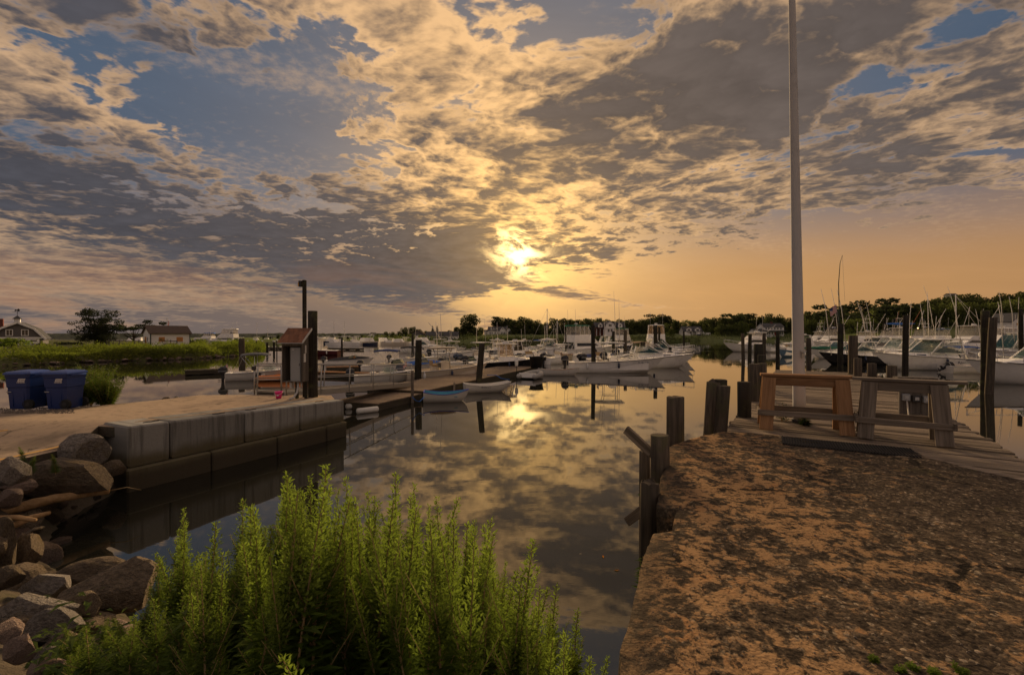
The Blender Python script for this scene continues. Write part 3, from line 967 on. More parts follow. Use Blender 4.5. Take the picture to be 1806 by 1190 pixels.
# ------------------------------------------------------------------ left wharf
WA, WB = Vector((-8.6, 10.15, 0)), Vector((-5.8, 15.8, 0))
def wharf_z(x, y):
    k = max(0.0, min(1.0, (11.2 - y) / 2.4)) if x < -8.9 or y < 10.0 else 0.0
    return 1.44 - .037 * (max(y, 10.0) - 10.15) - .25 * k * k * (3 - 2 * k)
def wharf():
    wd = (WB - WA).normalized(); wn = Vector((wd.y, -wd.x, 0))     # out over the water
    inn = -wn
    def P(q): return (q.x, q.y)
    a = WA + inn * .55 + wd * .02; b = WB + inn * .45 - wd * .05
    poly = [P(a), P(b), (-6.9, 17.35), (-9.0, 17.6), (-12.0, 17.5), (-12.25, 15.6), (-12.6, 14.5), (-13.3, 13.2), (-14.6, 12.6), (-30, 13.0), (-60, 6), (-60, -30), (-9, -30), (-8.0, 0.0), (-9.5, 5.0), (-9.6, 7.0), (-9.2, 8.2), (-9.03, 8.5), (-8.94, 9.05), (-9.16, 9.77), (-9.55, 10.5)]
    bm = bmesh.new()
    bm.faces.new([bm.verts.new((x, y, 0)) for x, y in poly])
    for k in range(26):
        bmesh.ops.bisect_plane(bm, geom=bm.verts[:] + bm.edges[:] + bm.faces[:], plane_co=(0, 8.4 + k * .12, 0), plane_no=(0, 1, 0))
    for k in range(5):
        bmesh.ops.bisect_plane(bm, geom=bm.verts[:] + bm.edges[:] + bm.faces[:], plane_co=(-8.9 - k * .6, 0, 0), plane_no=(1, 0, 0))
    for v_ in bm.verts: v_.co.z = wharf_z(v_.co.x, v_.co.y) + .012
    me = bpy.data.meshes.new('pavement'); bm.to_mesh(me); bm.free(); me.materials.append(M_['wharf_pavement'])
    kind(link('pavement', me), 'structure')
    sk = MB(); ring = poly[12:] + poly[:1]
    sk.loft([[(x, y, wharf_z(x, y) + .012) for x, y in ring], [(x, y, wharf_z(x, y) - .22) for x, y in ring]], False)
    kind(sk.build('pavement_edge', M_['bank_earth']), 'structure')
    # ground edge below the surface, behind the blocks
    fill = MB()
    pts = poly[:8]
    ring0 = [(x, y, wharf_z(x, y) - .004) for x, y in pts]; ring1 = [(x, y, -1.0) for x, y in pts]
    fill.loft([ring0, ring1], False)
    kind(fill.build('wharf_edge', M_['block_concrete']), 'structure')
    t = thing('concrete_block_wall', 'retaining wall of stacked cast concrete blocks along the water', 'wall', (0, 0, 0))
    ang = math.atan2(wd.y, wd.x)
    L = (WB - WA).length
    r = random.Random(5)
    for k, (t0, t1) in enumerate(((0, .139), (.139, .433), (.433, .716), (.716, 1.0))):
        g = .028
        x0, x1 = t0 * L + g / 2, t1 * L - g / 2
        cz = [wharf_z(*(WA + wd * x)[:2]) for x in (x0, x1)]
        bx = MB(); dep = 1.12
        o = 0.0
        zt0, zt1 = cz[0], cz[1]; zb = .52
        e = .035
        for_rings = []
        for x, zt in ((x0, zt0), (x0 + e, zt0), (x1 - e, zt1), (x1, zt1)):
            edge = x in (x0, x1)
            s = e if edge else 0
            for_rings.append([(x, -o - s * .0 + (s), zb + s), (x, 0 + s * 1.0, zt - e - s * .3), (x, e + s * .6, zt - s), (x, dep - e, zt - s), (x, dep - s, zt - e), (x, dep - s, zb + s)])
        bx.loft(for_rings, True, True, True)
        ob = bx.build('block', M_['block_concrete'], t, False, (WA.x, WA.y, 0), ang)
        ob.location = WA + inn * (r.uniform(-.02, .02)); ob.rotation_euler = (0, 0, ang)
    for k, (x0, x1) in enumerate(((-.05, 1.75), (1.78, 3.62), (3.65, 5.40), (5.43, 6.28))):
        b = MB().box(((x0 + x1) / 2, .50, -.04), (x1 - x0, 1.1, 1.08), None, .035)
        b.build('footing_block', M_['block_concrete'], t, False, WA + wn * .07, ang)
    # yellow lines
    def line(u0, v0, u1, v1, w):
        q0, q1 = [ground(u, v, 1.20 if v > 770 else 1.38) for u, v in ((u0, v0), (u1, v1))]
        d = (q1 - q0).normalized(); n = Vector((-d.y, d.x, 0)) * w / 2
        pp = [q0 - n, q1 - n, q1 + n, q0 + n]
        sheet('painted_line', [(p.x, p.y) for p in pp], lambda x, y: wharf_z(x, y) + .018, M_['paint_yellow'])
    line(-120, 838, 124, 787, .07); line(-60, 762, 12, 757, .07)
    # old iron lifting eyes let into the block tops
    for i, x in enumerate((.62, 2.2, 3.1, 5.5)):
        p = WA + wd * x + inn * .33
        b = MB().tube([(-.16, 0, .012), (-.08, .03, .016), (0, -.02, .014), (.09, .02, .016), (.17, 0, .012)], .012, 6)
        o = b.build('iron_loop', M_['iron_black'], None, True, (p.x, p.y, wharf_z(p.x, p.y)), ang)
        tag(o, 'rusted iron lifting loop lying flat on a block top', 'iron loop', 'iron loops on the block tops')
    # dark patch of newer asphalt
wharf()

def rock_mesh(seed, name='rock', mat='stone_brown', sub=4, amp=.26, flat=.0):
    bm = bmesh.new(); bmesh.ops.create_icosphere(bm, subdivisions=sub, radius=1)
    r = random.Random(seed)
    off = Vector((seed * 3.7, seed * 1.3, 0))
    for v in bm.verts:
        n = v.co.normalized()
        v.co += n * (amp * .30 * mnoise.noise(v.co * 1.3 + off) + amp * .20 * mnoise.noise(v.co * 3.5 + off) + amp * .13 * mnoise.noise(v.co * 9 + off))
    # cut with planes for broken faces
    for k in range(15):
        n = Vector((r.gauss(0, 1), r.gauss(0, 1), r.gauss(0, .9))).normalized(); d = r.uniform(.52, .86)
        for v in bm.verts:
            e = v.co.dot(n) - d
            if e > 0: v.co -= n * e * .97
    me = bpy.data.meshes.new(name); bm.to_mesh(me); bm.free()
    me.polygons.foreach_set('use_smooth', [False] * len(me.polygons))
    me.materials.append(M_[mat])
    return me
ROCKS = {m: [rock_mesh(10 * i + k, 'rock', m) for k in range(5)] for i, m in enumerate(('stone_brown', 'stone_grey', 'stone_pink'))}

SHORE = [(-9.0, 10.6), (-8.75, 9.6), (-8.5, 8.5), (-7.8, 7.5), (-7.0, 6.8), (-6.2, 6.3), (-4.7, 5.6), (-3.0, 4.9), (-1.5, 4.2), (0, 3.6), (1.6, 3.3)]
def shore_d(x, y):
    """distance inland from the waterline, negative over the water"""
    best, sg = 1e9, 1
    for (ax, ay), (bx, by) in zip(SHORE, SHORE[1:]):
        dx, dy = bx - ax, by - ay
        t = max(0, min(1, ((x - ax) * dx + (y - ay) * dy) / (dx * dx + dy * dy)))
        px, py = ax + dx * t - x, ay + dy * t - y
        d = math.hypot(px, py)
        if d < best:
            best = d; sg = -1 if (dx * (y - ay) - dy * (x - ax)) > 0 else 1
    return best * sg
def bank_z(x, y):
    d = shore_d(x, y)
    if d < 0: return max(-.7, d * .5)
    steep = 1.15 if x < -6.8 else .62
    top = wharf_z(x, y) - .10 if x < -6.5 else 1.36 + max(0, x + 4) * .06
    return min(top, d * steep)
def bank():
    xs = [-12 + i * .28 for i in range(52)]; ys = [-4 + j * .28 for j in range(55)]
    vs = []
    for y in ys:
        for x in xs:
            z = bank_z(x, y) + .05 * mnoise.noise(Vector((x * 1.7, y * 1.7, 0)))
            vs.append((x, y, z))
    w = len(xs)
    fs = [(j * w + i, j * w + i + 1, (j + 1) * w + i + 1, (j + 1) * w + i) for j in range(len(ys) - 1) for i in range(w - 1)]
    me = bpy.data.meshes.new('ground'); me.from_pydata(vs, [], fs); me.materials.append(M_['bank_earth'])
    me.polygons.foreach_set('use_smooth', [True] * len(fs))
    kind(link('ground', me), 'structure')
bank()

def rock_at(u, v, z, wpx, hpx, mat, k, label, depth=None, dy=1.0, rz=None, group=None, name='boulder'):
    """boulder whose middle shows at u, v with a middle height z"""
    p = ground(u, v, z)
    sx = wpx / 2 / F * p.y; sz = hpx / 2 / F * p.y
    o = link(name, ROCKS[mat][k % 5], None, p, (0, 0, rz if rz is not None else k * .9), (sx * 1.15, sx * dy, sz * 1.15))
    # keep the widths as seen whatever the turn
    if rz is None: o.rotation_euler = (0, 0, (k % 3 - 1) * .25)
    tag(o, label, 'rock', group)
    return o
rock_at(155, 795, 1.15, 92, 56, 'stone_grey', 0, 'rough grey boulder leaning on the end of the block wall', dy=.8)
rock_at(128, 845, .80, 158, 66, 'stone_brown', 1, 'long rounded brown boulder lying below the grey one', dy=.62)
rock_at(200, 828, .55, 34, 30, 'stone_brown', 2, 'small dark boulder jammed against the wall corner')
rock_at(18, 838, 1.15, 62, 56, 'stone_grey', 3, 'pale grey boulder beside the green weed sprigs', dy=.8)
rock_at(34, 857, .95, 48, 24, 'stone_pink', 1, 'flat pinkish slab on top of the rock bank')
rock_at(196, 1042, .55, 150, 100, 'stone_brown', 4, 'big smooth brown boulder sitting in the water before the weeds', dy=.8)
rock_at(170, 1010, .32, 116, 40, 'stone_brown', 2, 'low dark boulder showing behind the big smooth one', dy=.6)
rock_at(82, 1036, .55, 102, 44, 'stone_grey', 1, 'flat grey boulder next to the big smooth one', dy=.7)
rock_at(58, 1085, .85, 128, 74, 'stone_grey', 4, 'large speckled grey boulder in the bank foot', dy=.8)
rock_at(92, 1112, .95, 92, 66, 'stone_grey', 2, 'speckled pale boulder overlapping the large grey one', dy=.8)
rock_at(30, 1146, 1.25, 56, 44, 'stone_pink', 3, 'pale pink angular stone among dark boulders')
rock_at(95, 1160, 1.15, 64, 36, 'stone_grey', 0, 'dark flat stone behind the pink angular ones')
rock_at(78, 1178, 1.3, 44, 40, 'stone_pink', 2, 'pink wedge shaped stone at the foot of the weeds')
rock_at(204, 1118, .80, 58, 38, 'stone_pink', 0, 'rosy stone half hidden by the weeds')
rock_at(46, 968, .50, 48, 56, 'stone_brown', 3, 'upright dark brown boulder at the waterline')
rock_at(4, 960, .75, 40, 84, 'stone_brown', 0, 'tall brown boulder at the foot of the bank')
rock_at(45, 1012, .45, 62, 30, 'stone_brown', 1, 'low brown boulder washed by the water')
rock_at(140, 1070, .7, 66, 40, 'stone_brown', 0, 'tan boulder wedged beside the speckled ones')
rock_at(14, 880, .95, 40, 30, 'stone_pink', 4, 'small reddish boulder under the pink slab')
rock_at(10, 1022, .75, 46, 40, 'stone_brown', 2, 'rusty brown boulder on the bank side')
rr = random.Random(21)
n_small = 0
for i in range(400):
    x, y = rr.uniform(-11.0, -2.6), rr.uniform(3.0, 10.0)
    d = shore_d(x, y)
    if not (-.35 < d < 1.65): continue
    if x < -7.6 and d > .95: continue
    s = rr.choice((.07, .09, .11, .13, .16, .2, .25))
    z = bank_z(x, y) + s * .1
    m = rr.choice(('stone_brown', 'stone_brown', 'stone_grey', 'stone_pink'))
    o = link('rock', ROCKS[m][i % 5], None, (x, y, z), (rr.uniform(-.5, .5), rr.uniform(-.5, .5), rr.uniform(0, 6)), (s * rr.uniform(.9, 1.5), s * rr.uniform(.8, 1.2), s * rr.uniform(.5, .9)))
    tag(o, 'small loose stone filling the gaps between the bank boulders', 'rock', 'loose stones of the rock bank')
    n_small += 1
    if n_small > 125: break

# driftwood log and sticks
def driftwood():
    a, c = ground(-20, 908, .55), ground(190, 866, .50)
    d = c - a; n = 12
    b = MB(); pts = []
    for i in range(n + 1):
        k = i / n; p = a.lerp(c, k) - a
        pts.append((p.x, p.y, p.z + .05 * math.sin(k * 3) + .02 * mnoise.noise(Vector((k * 7, 0, 0)))))
    b.tube(pts, [.085 - .022 * abs(k / n - .2) + .01 * mnoise.noise(Vector((k * 1.1, 5, 0))) for k in range(n + 1)], 12)
    t = thing('driftwood_log', 'peeled pale driftwood log lying on the rocks by the wall', 'log', a)
    b.build('trunk', M_['driftwood'], t, True)
    e = c - a
    MB().tube([(e.x, e.y, e.z), (e.x + .25, e.y + .12, e.z + .03), (e.x + .45, e.y + .22, e.z - .06)], [.012, .009, .003], 6).build('twig', M_['dry_stalk'], t, True)
driftwood()
for (u0, v0, u1, v1, z, r, lab) in ((15, 930, 85, 905, .5, .055, 'short grey driftwood branch under the pale log'), (40, 945, 75, 930, .45, .03, 'dark drift stick between bank stones'), (-5, 915, 60, 918, .6, .05, 'brown split drift branch on the bank stones')):
    a, c = ground(u0, v0, z), ground(u1, v1, z)
    o = MB().tube([(0, 0, 0), (c - a) * .5 + Vector((0, 0, .03)), (c - a)], [r, r * .9, r * .6], 8).build('driftwood_branch', M_['driftwood' if r > .04 else 'piling_wood'], None, True, a)
    tag(o, lab, 'branch')

# ------------------------------------------------------------------ plants near by
def leaf(b, p, d, up, L, w, fold=.25, droop=.0):
    """pointed leaf from p along d"""
    d = d.normalized(); s = d.cross(up)
    if s.length < 1e-4: s = d.orthogonal()
    s.normalize(); n = s.cross(d)
    m = p + d * L * .45 + n * droop * L * .0; e = p + d * L - Vector((0, 0, droop * L))
    b.add([p, m + s * w / 2 + n * fold * w, e, m - s * w / 2 + n * fold * w, m], [(0, 4, 1), (4, 2, 1), (0, 3, 4), (4, 3, 2)])

def goldenrod_mesh(seed, H=1.5):
    r = random.Random(seed)
    stem, lv = MB(), MB()
    bend = Vector((r.uniform(-.10, .10), r.uniform(-.10, .10), 0))
    def at(t): return Vector((bend.x * t * t * H, bend.y * t * t * H, H * t))
    stem.tube([at(t / 6) for t in range(7)], [.006, .0055, .005, .0045, .004, .003, .0015], 5)
    # lower stalk: long narrow leaves all round
    n = int(150 * H); ga = 2.4
    for i in range(n):
        t = .10 + .66 * i / n
        a = i * ga + r.uniform(-.3, .3)
        up = .35 + .5 * t + r.uniform(-.2, .2)
        d = Vector((math.cos(a), math.sin(a), up))
        L = (.135 - .095 * t) * r.uniform(.75, 1.25)
        leaf(lv, at(t), d, Vector((0, 0, 1)), L, L * .24, .2, .18)
    # flowering spike: short upright side shoots set with bud leaves
    m = int(62 * H)
    for i in range(m):
        t = .66 + .34 * i / m
        a = i * ga + r.uniform(-.4, .4)
        L = .085 * (1.02 - (t - .66) / .36) * r.uniform(.6, 1.3) + .012
        d = Vector((math.cos(a) * .75, math.sin(a) * .75, 1.0 + r.uniform(-.1, .3))).normalized()
        base = at(min(t, 1))
        k = max(2, int(L / .012))
        for j in range(k):
            q = base + d * L * (j + .5) / k
            a2 = j * 2.4 + i
            dd = (d + Vector((math.cos(a2), math.sin(a2), .2)) * .9).normalized()
            leaf(lv, q, dd, d, r.uniform(.016, .028), .009, .15)
    # a few side branches
    for i in range(r.randint(4, 7)):
        t = r.uniform(.40, .72); a = r.uniform(0, 6.28)
        d = Vector((math.cos(a) * .42, math.sin(a) * .42, 1)).normalized(); L = r.uniform(.16, .34)
        stem.tube([at(t), at(t) + d * L], [.003, .001], 4)
        k = int(L / .007)
        for j in range(k):
            q = at(t) + d * L * j / k
            a2 = j * 2.4
            l2 = .050 * (1 - j / k) + .016
            leaf(lv, q, Vector((math.cos(a2), math.sin(a2), .9)), Vector((0, 0, 1)), l2 * r.uniform(.7, 1.2), max(.005, l2 * .2), .2)
    return stem.mesh('stem', M_['dry_stalk']), lv.mesh('foliage', M_['leaf_golden'])
GOLD = [goldenrod_mesh(40 + k, 1.5) for k in range(9)]
PROF = [(120, 1120), (145, 1095), (180, 1098), (218, 1060), (262, 1050), (285, 985), (305, 905), (322, 960), (340, 922), (372, 960), (398, 978), (415, 900), (432, 960), (452, 880), (485, 832), (505, 870), (524, 822), (545, 850), (568, 880), (594, 868), (612, 900), (634, 858), (655, 890), (682, 848), (705, 895), (722, 868), (748, 890), (786, 884), (812, 925), (850, 928), (868, 960), (888, 990), (900, 1030), (930, 1050), (968, 1052), (985, 1085), (1006, 1110), (1018, 1150)]
def prof(u):
    for (a, va), (b, vb) in zip(PROF, PROF[1:]):
        if a <= u <= b: return va + (vb - va) * (u - a) / (b - a)
    return 1180
def weeds():
    r = random.Random(77)
    made = 0
    spots = []
    for u, v in PROF:                        # the tall ones that make the outline
        if u > 130: spots.append((u + r.uniform(-3, 3), v, r.uniform(2.9, 3.9), 1.0))
    while len(spots) < 285:
        u = r.uniform(95, 1018)
        v = prof(u) + abs(r.gauss(0, 1)) * 75 + 6
        y = r.uniform(2.0, 4.3) if u > 330 else r.uniform(2.6, 4.4)
        spots.append((u, v, y, .9))
    for i, (u, v, y, k) in enumerate(spots):
        x = (u - CX) / F * y
        zt = zat(v, y)
        zb = bank_z(x, y) - .03
        edge = .47 + .402 * (y - 2.0) - .25
        if x > edge: x = edge - r.uniform(0, .25)
        if shore_d(x, y) < -.4: zb = max(zb, -.05)
        h = zt - zb
        if h < .22: continue
        if h > 2.3: zb = zt - 2.3; h = 2.3
        s = h / 1.5
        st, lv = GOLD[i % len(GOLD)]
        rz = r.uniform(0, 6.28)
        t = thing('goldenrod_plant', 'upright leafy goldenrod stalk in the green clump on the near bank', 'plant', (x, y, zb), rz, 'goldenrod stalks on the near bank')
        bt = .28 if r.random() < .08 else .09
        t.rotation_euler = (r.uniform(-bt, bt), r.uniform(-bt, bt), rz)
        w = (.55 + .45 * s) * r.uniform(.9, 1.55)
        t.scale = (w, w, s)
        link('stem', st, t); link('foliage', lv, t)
        made += 1
    return made
weeds()

# broad dark leaves low in the clump, with a few turned orange
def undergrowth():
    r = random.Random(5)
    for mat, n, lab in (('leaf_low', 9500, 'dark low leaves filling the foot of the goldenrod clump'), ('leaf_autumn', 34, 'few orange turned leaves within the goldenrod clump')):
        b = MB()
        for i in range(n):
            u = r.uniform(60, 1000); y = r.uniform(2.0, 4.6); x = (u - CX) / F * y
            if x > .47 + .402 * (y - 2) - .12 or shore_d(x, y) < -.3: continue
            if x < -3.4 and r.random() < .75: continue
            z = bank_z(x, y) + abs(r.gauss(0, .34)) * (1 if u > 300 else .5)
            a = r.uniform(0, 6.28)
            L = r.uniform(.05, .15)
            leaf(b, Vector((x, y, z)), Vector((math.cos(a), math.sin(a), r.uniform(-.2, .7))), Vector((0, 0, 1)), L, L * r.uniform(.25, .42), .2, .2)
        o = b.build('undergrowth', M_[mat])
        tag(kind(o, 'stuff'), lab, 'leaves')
undergrowth()

def broad_plant(seed, H, n, mat, flowers=0):
    r = random.Random(seed); lv = MB(); stem = MB(); fl = MB()
    for k in range(n):
        a = r.uniform(0, 6.28); lean = r.uniform(.05, .75); h = H * r.uniform(.55, 1.05)
        end = Vector((math.cos(a) * lean * h, math.sin(a) * lean * h, h))
        b0 = Vector((math.cos(a) * .1, math.sin(a) * .1, 0)) * H
        stem.tube([b0, b0.lerp(end, .5) + Vector((0, 0, h * .08)), end], [.006, .004, .002], 4)
        nl = 26 if H < .5 else 58
        for i in range(int(nl * h / H)):
            t = .12 + .88 * i / (nl * h / H)
            p = b0.lerp(end, t); a2 = i * 2.4
            L = r.uniform(.07, .13) * (1.1 - .5 * t) * (1.45 if H > .5 else 1.0)
            leaf(lv, p, Vector((math.cos(a2), math.sin(a2), r.uniform(.0, .6))), Vector((0, 0, 1)), L, L * .36, .2, .2)
        if flowers:
            for j in range(flowers):
                p = end + Vector((r.uniform(-.09, .09), r.uniform(-.09, .09), r.uniform(-.2, .05)))
                for q in range(4):
                    a3 = q * 1.57 + r.random(); leaf(fl, p, Vector((math.cos(a3), math.sin(a3), .3)), Vector((0, 0, 1)), .022, .016)
    return stem, lv, fl
def bush_thing(p, H, n, label, seed, mat='leaf_bush', flowers=0, scale=1.0, name='leafy_bush'):
    st, lv, fl = broad_plant(seed, H, n, mat, flowers)
    t = thing(name, label, 'bush', p)
    t.scale = (scale,) * 3
    st.build('stem', M_['dry_stalk'], t); lv.build('foliage', M_[mat], t)
    if flowers: fl.build('blossom', M_['petal_white'], t)
    return t
q = ground(146, 712, 1.3)
bush_thing((q.x, q.y + .1, 1.2), 1.30, 95, 'green bush with small white flowers beside the blue bin', 3, flowers=3)
q = ground(186, 712, 1.3)
bush_thing((q.x, q.y, 1.2), 0.95, 80, 'lower green bush next to the flowering one', 4)
q = ground(68, 716, 1.35)
bush_thing((q.x, q.y + .35, 1.3), .28, 8, 'low weed growing between the two blue bins', 6)
for u, v, H, s, lab in ((40, 823, .42, 8, 'sprig of bright weed rising behind the pale boulder'), (52, 832, .30, 9, 'small bright weed in a crack of the rock bank'), (96, 832, .34, 12, 'bright weed growing beside the long brown boulder')):
    q = ground(u, v, 1.15)
    st, lv = GOLD[s % 9]
    t = thing('weed_sprig', lab, 'weed', (q.x, q.y, q.z - .05)); t.scale = (.8, .8, H / 1.5)
    link('stem', st, t); link('foliage', lv, t)
q = ground(1411, 747, DECK_Z)
bush_thing((q.x - .02, q.y - .16, DECK_Z - .02), .16, 9, 'small green weed tuft at the foot of the flagpole', 15, 'leaf_low')
bush_thing((q.x - .12, q.y + .22, DECK_Z - .02), .42, 4, 'thin tall weed growing through planks behind the flagpole', 16, 'leaf_low')
for u, v in ((1590, 1188), (1615, 1184), (1650, 1192), (1700, 1190), (1545, 1170)):
    q = ground(u, v, 2.0)
    bush_thing((q.x, q.y, 1.99), .16, 9, 'tiny moss like weed in the concrete', int(u), 'leaf_bush', name='weed_tuft', scale=.26)['group'] = 'tiny weeds in the concrete'
for (y, zz, s) in ((3.72, 1.35, .3), (4.9, 1.5, .26)):
    x = .47 + .402 * (y - 2) - .05
    bush_thing((x, y, zz), s, 5, 'green weed growing from the joint of the concrete edge', int(y * 10), 'leaf_low', name='weed_tuft')['group'] = 'weeds in the concrete joint'

# fallen leaves afloat
for i, (u, v) in enumerate(((1083, 1007), (1065, 985))):
    q = ground(u, v, .006)
    b = MB(); leaf(b, Vector((0, 0, 0)), Vector((1, .2, .02)), Vector((0, 0, 1)), .10, .035, .1)
    tag(b.build('fallen_leaf', M_['leaf_autumn'], None, False, q, i * 1.3), 'yellow fallen leaf afloat beside the old pilings', 'leaf', 'leaves afloat by the pilings')

# ------------------------------------------------------------------ wharf furniture
def wheeled_bin(p, rz, label):
    t = thing('wheeled_bin', label, 'bin', p, rz)
    H, W, D = 1.04, .66, .72
    b = MB(); rings = []
    for z, k, e in ((0.0, .80, 0), (.04, .82, 0), (.62, .90, 0), (.64, .95, 0), (.90, .985, 0), (.92, 1.02, 0), (1.0, 1.02, 0)):
        w, d = W / 2 * k, D / 2 * k; c = .05
        rings.append([(-w + c, -d, z), (w - c, -d, z), (w, -d + c, z), (w, d - c, z), (w - c, d, z), (-w + c, d, z), (-w, d - c, z), (-w, -d + c, z)])
    b.loft(rings, True, True, True)
    body = b.build('body', M_['bin_blue'], t)
    # front ribs and the lift bar pocket (front looks towards -y)
    for x in (-.12, .17): MB().box((x, -.308, .33), (.014, .03, .5), None, .004).build('rib', M_['bin_blue'], body)
    MB().box((-.21, -.305, .50), (.12, .02, .12), None, .006).build('pocket', M_['iron_black'], body)
    MB().tube([(-.28, -.325, .50), (-.15, -.325, .50)], .012, 6).build('lift_bar', M_['aluminium'], body)
    lid = MB()
    rg = []
    for z, k, b_ in ((1.0, 1.10, 0), (1.035, 1.11, 0), (1.075, .98, 0), (1.10, .6, 0)):
        w, d = W / 2 * k, D / 2 * k; c = .06 * k
        rg.append([(-w + c, -d - .02, z), (w - c, -d - .02, z), (w, -d + c, z + .004), (w, d - c, z + .012), (w - c, d, z + .016), (-w + c, d, z + .016), (-w, d - c, z + .012), (-w, -d + c, z + .004)])
    lid.loft(rg, True, True, True)
    ld = lid.build('lid', M_['bin_lid'], t)
    MB().tube([(W / 2 + .02, -.22, .97), (W / 2 + .09, -.20, .99), (W / 2 + .09, .20, .99), (W / 2 + .02, .22, .97)], .016, 8).build('handle', M_['bin_lid'], t, True)
    for sy in (-1, 1):
        w = MB().tube([(.27, sy * .25, .14), (.27, sy * .32, .14)], .14, 18).build('wheel', M_['tyre'], t)
        MB().tube([(.27, sy * .322, .14), (.27, sy * .328, .14)], .06, 12).build('hub', M_['steel_dark'], w)
    # printed sticker: slanted white panel with script, a line of figures below
    yv = -.357
    st = MB().add([(.035, yv, .80), (.225, yv - .002, .80), (.255, yv - .002, .885), (.065, yv, .885)], [(0, 1, 2, 3)]).build('sticker', M_['sticker_white'], t)
    ink = MB(); r = random.Random(4)
    x = .075
    while x < .225:
        h = r.choice((.025, .03, .045)); w = r.uniform(.006, .014)
        ink.add([(x, yv - .004, .825), (x + w, yv - .004, .825), (x + w + .012, yv - .004, .825 + h), (x + .012, yv - .004, .825 + h)], [(0, 1, 2, 3)]); x += w + .009
    ink.build('print', M_['ink_dark'], st)
    fig = MB(); x = .02
    for ch in range(14):
        if ch in (1, 5, 9): fig.add([(x, yv - .0, .774), (x + .008, yv - .0, .774), (x + .008, yv - .0, .780), (x, yv - .0, .780)], [(0, 1, 2, 3)]); x += .012; continue
        fig.add([(x, yv - .0, .760), (x + .011, yv - .0, .760), (x + .011, yv - .0, .792), (x, yv - .0, .792)], [(0, 1, 2, 3)]); x += .0165
    fig.build('print', M_['sticker_white'], t)
    MB().box((-.21, -.322, .735), (.10, .008, .04), None, .003).build('plate', M_['pvc_grey'], t)
    return t
b2 = ground(93, 721, 1.36); b1 = ground(22, 722, 1.36)
wheeled_bin((b2.x, b2.y + .35, wharf_z(0, b2.y) + .012), R(2), 'blue wheeled bin with white sticker next to the flowering bush')
wheeled_bin((b1.x - .02, b1.y + .42, wharf_z(0, b1.y) + .012), R(5), 'blue wheeled bin standing on gravel, away from the bush')

def gravel_patch():
    b = MB(); r = random.Random(9)
    for i in range(900):
        u = r.uniform(-60, 130); v = r.uniform(716, 730) - (u - 60) * .02
        q = ground(u, v, 1.38)
        if q.y < 12.25: continue
        s = r.uniform(.012, .03)
        c = Vector((q.x, q.y, wharf_z(0, q.y) + .012 + s * .3))
        vs = [c + Vector((r.uniform(.6, 1.2) * s * a, r.uniform(.6, 1.2) * s * e, r.uniform(.5, .9) * s * f)) for a, e, f in ((1, 0, 0), (-1, 0, 0), (0, 1, 0), (0, -1, 0), (0, 0, 1), (0, 0, -1))]
        b.add(vs, [(0, 2, 4), (2, 1, 4), (1, 3, 4), (3, 0, 4), (2, 0, 5), (1, 2, 5), (3, 1, 5), (0, 3, 5)])
    tag(kind(b.build('gravel', M_['gravel']), 'stuff'), 'loose gravel strip under the blue bins', 'gravel')
gravel_patch()
rr = random.Random(8)
for i in range(26):
    x = -12.35 + rr.uniform(-.35, .12) - (i % 13) * .02; y = 13.4 + i * .16
    if y > 16.2: x += .15
    s = rr.uniform(.09, .22)
    o = link('rock', ROCKS[rr.choice(('stone_brown', 'stone_pink', 'stone_grey'))][i % 5], None, (x, y, 1.12 - rr.random() * .2), (0, 0, i), (s * 1.3, s, s * .7))
    tag(o, 'rough stone edging the creek side of the sandy wharf', 'rock', 'stones edging the creek side of the wharf')

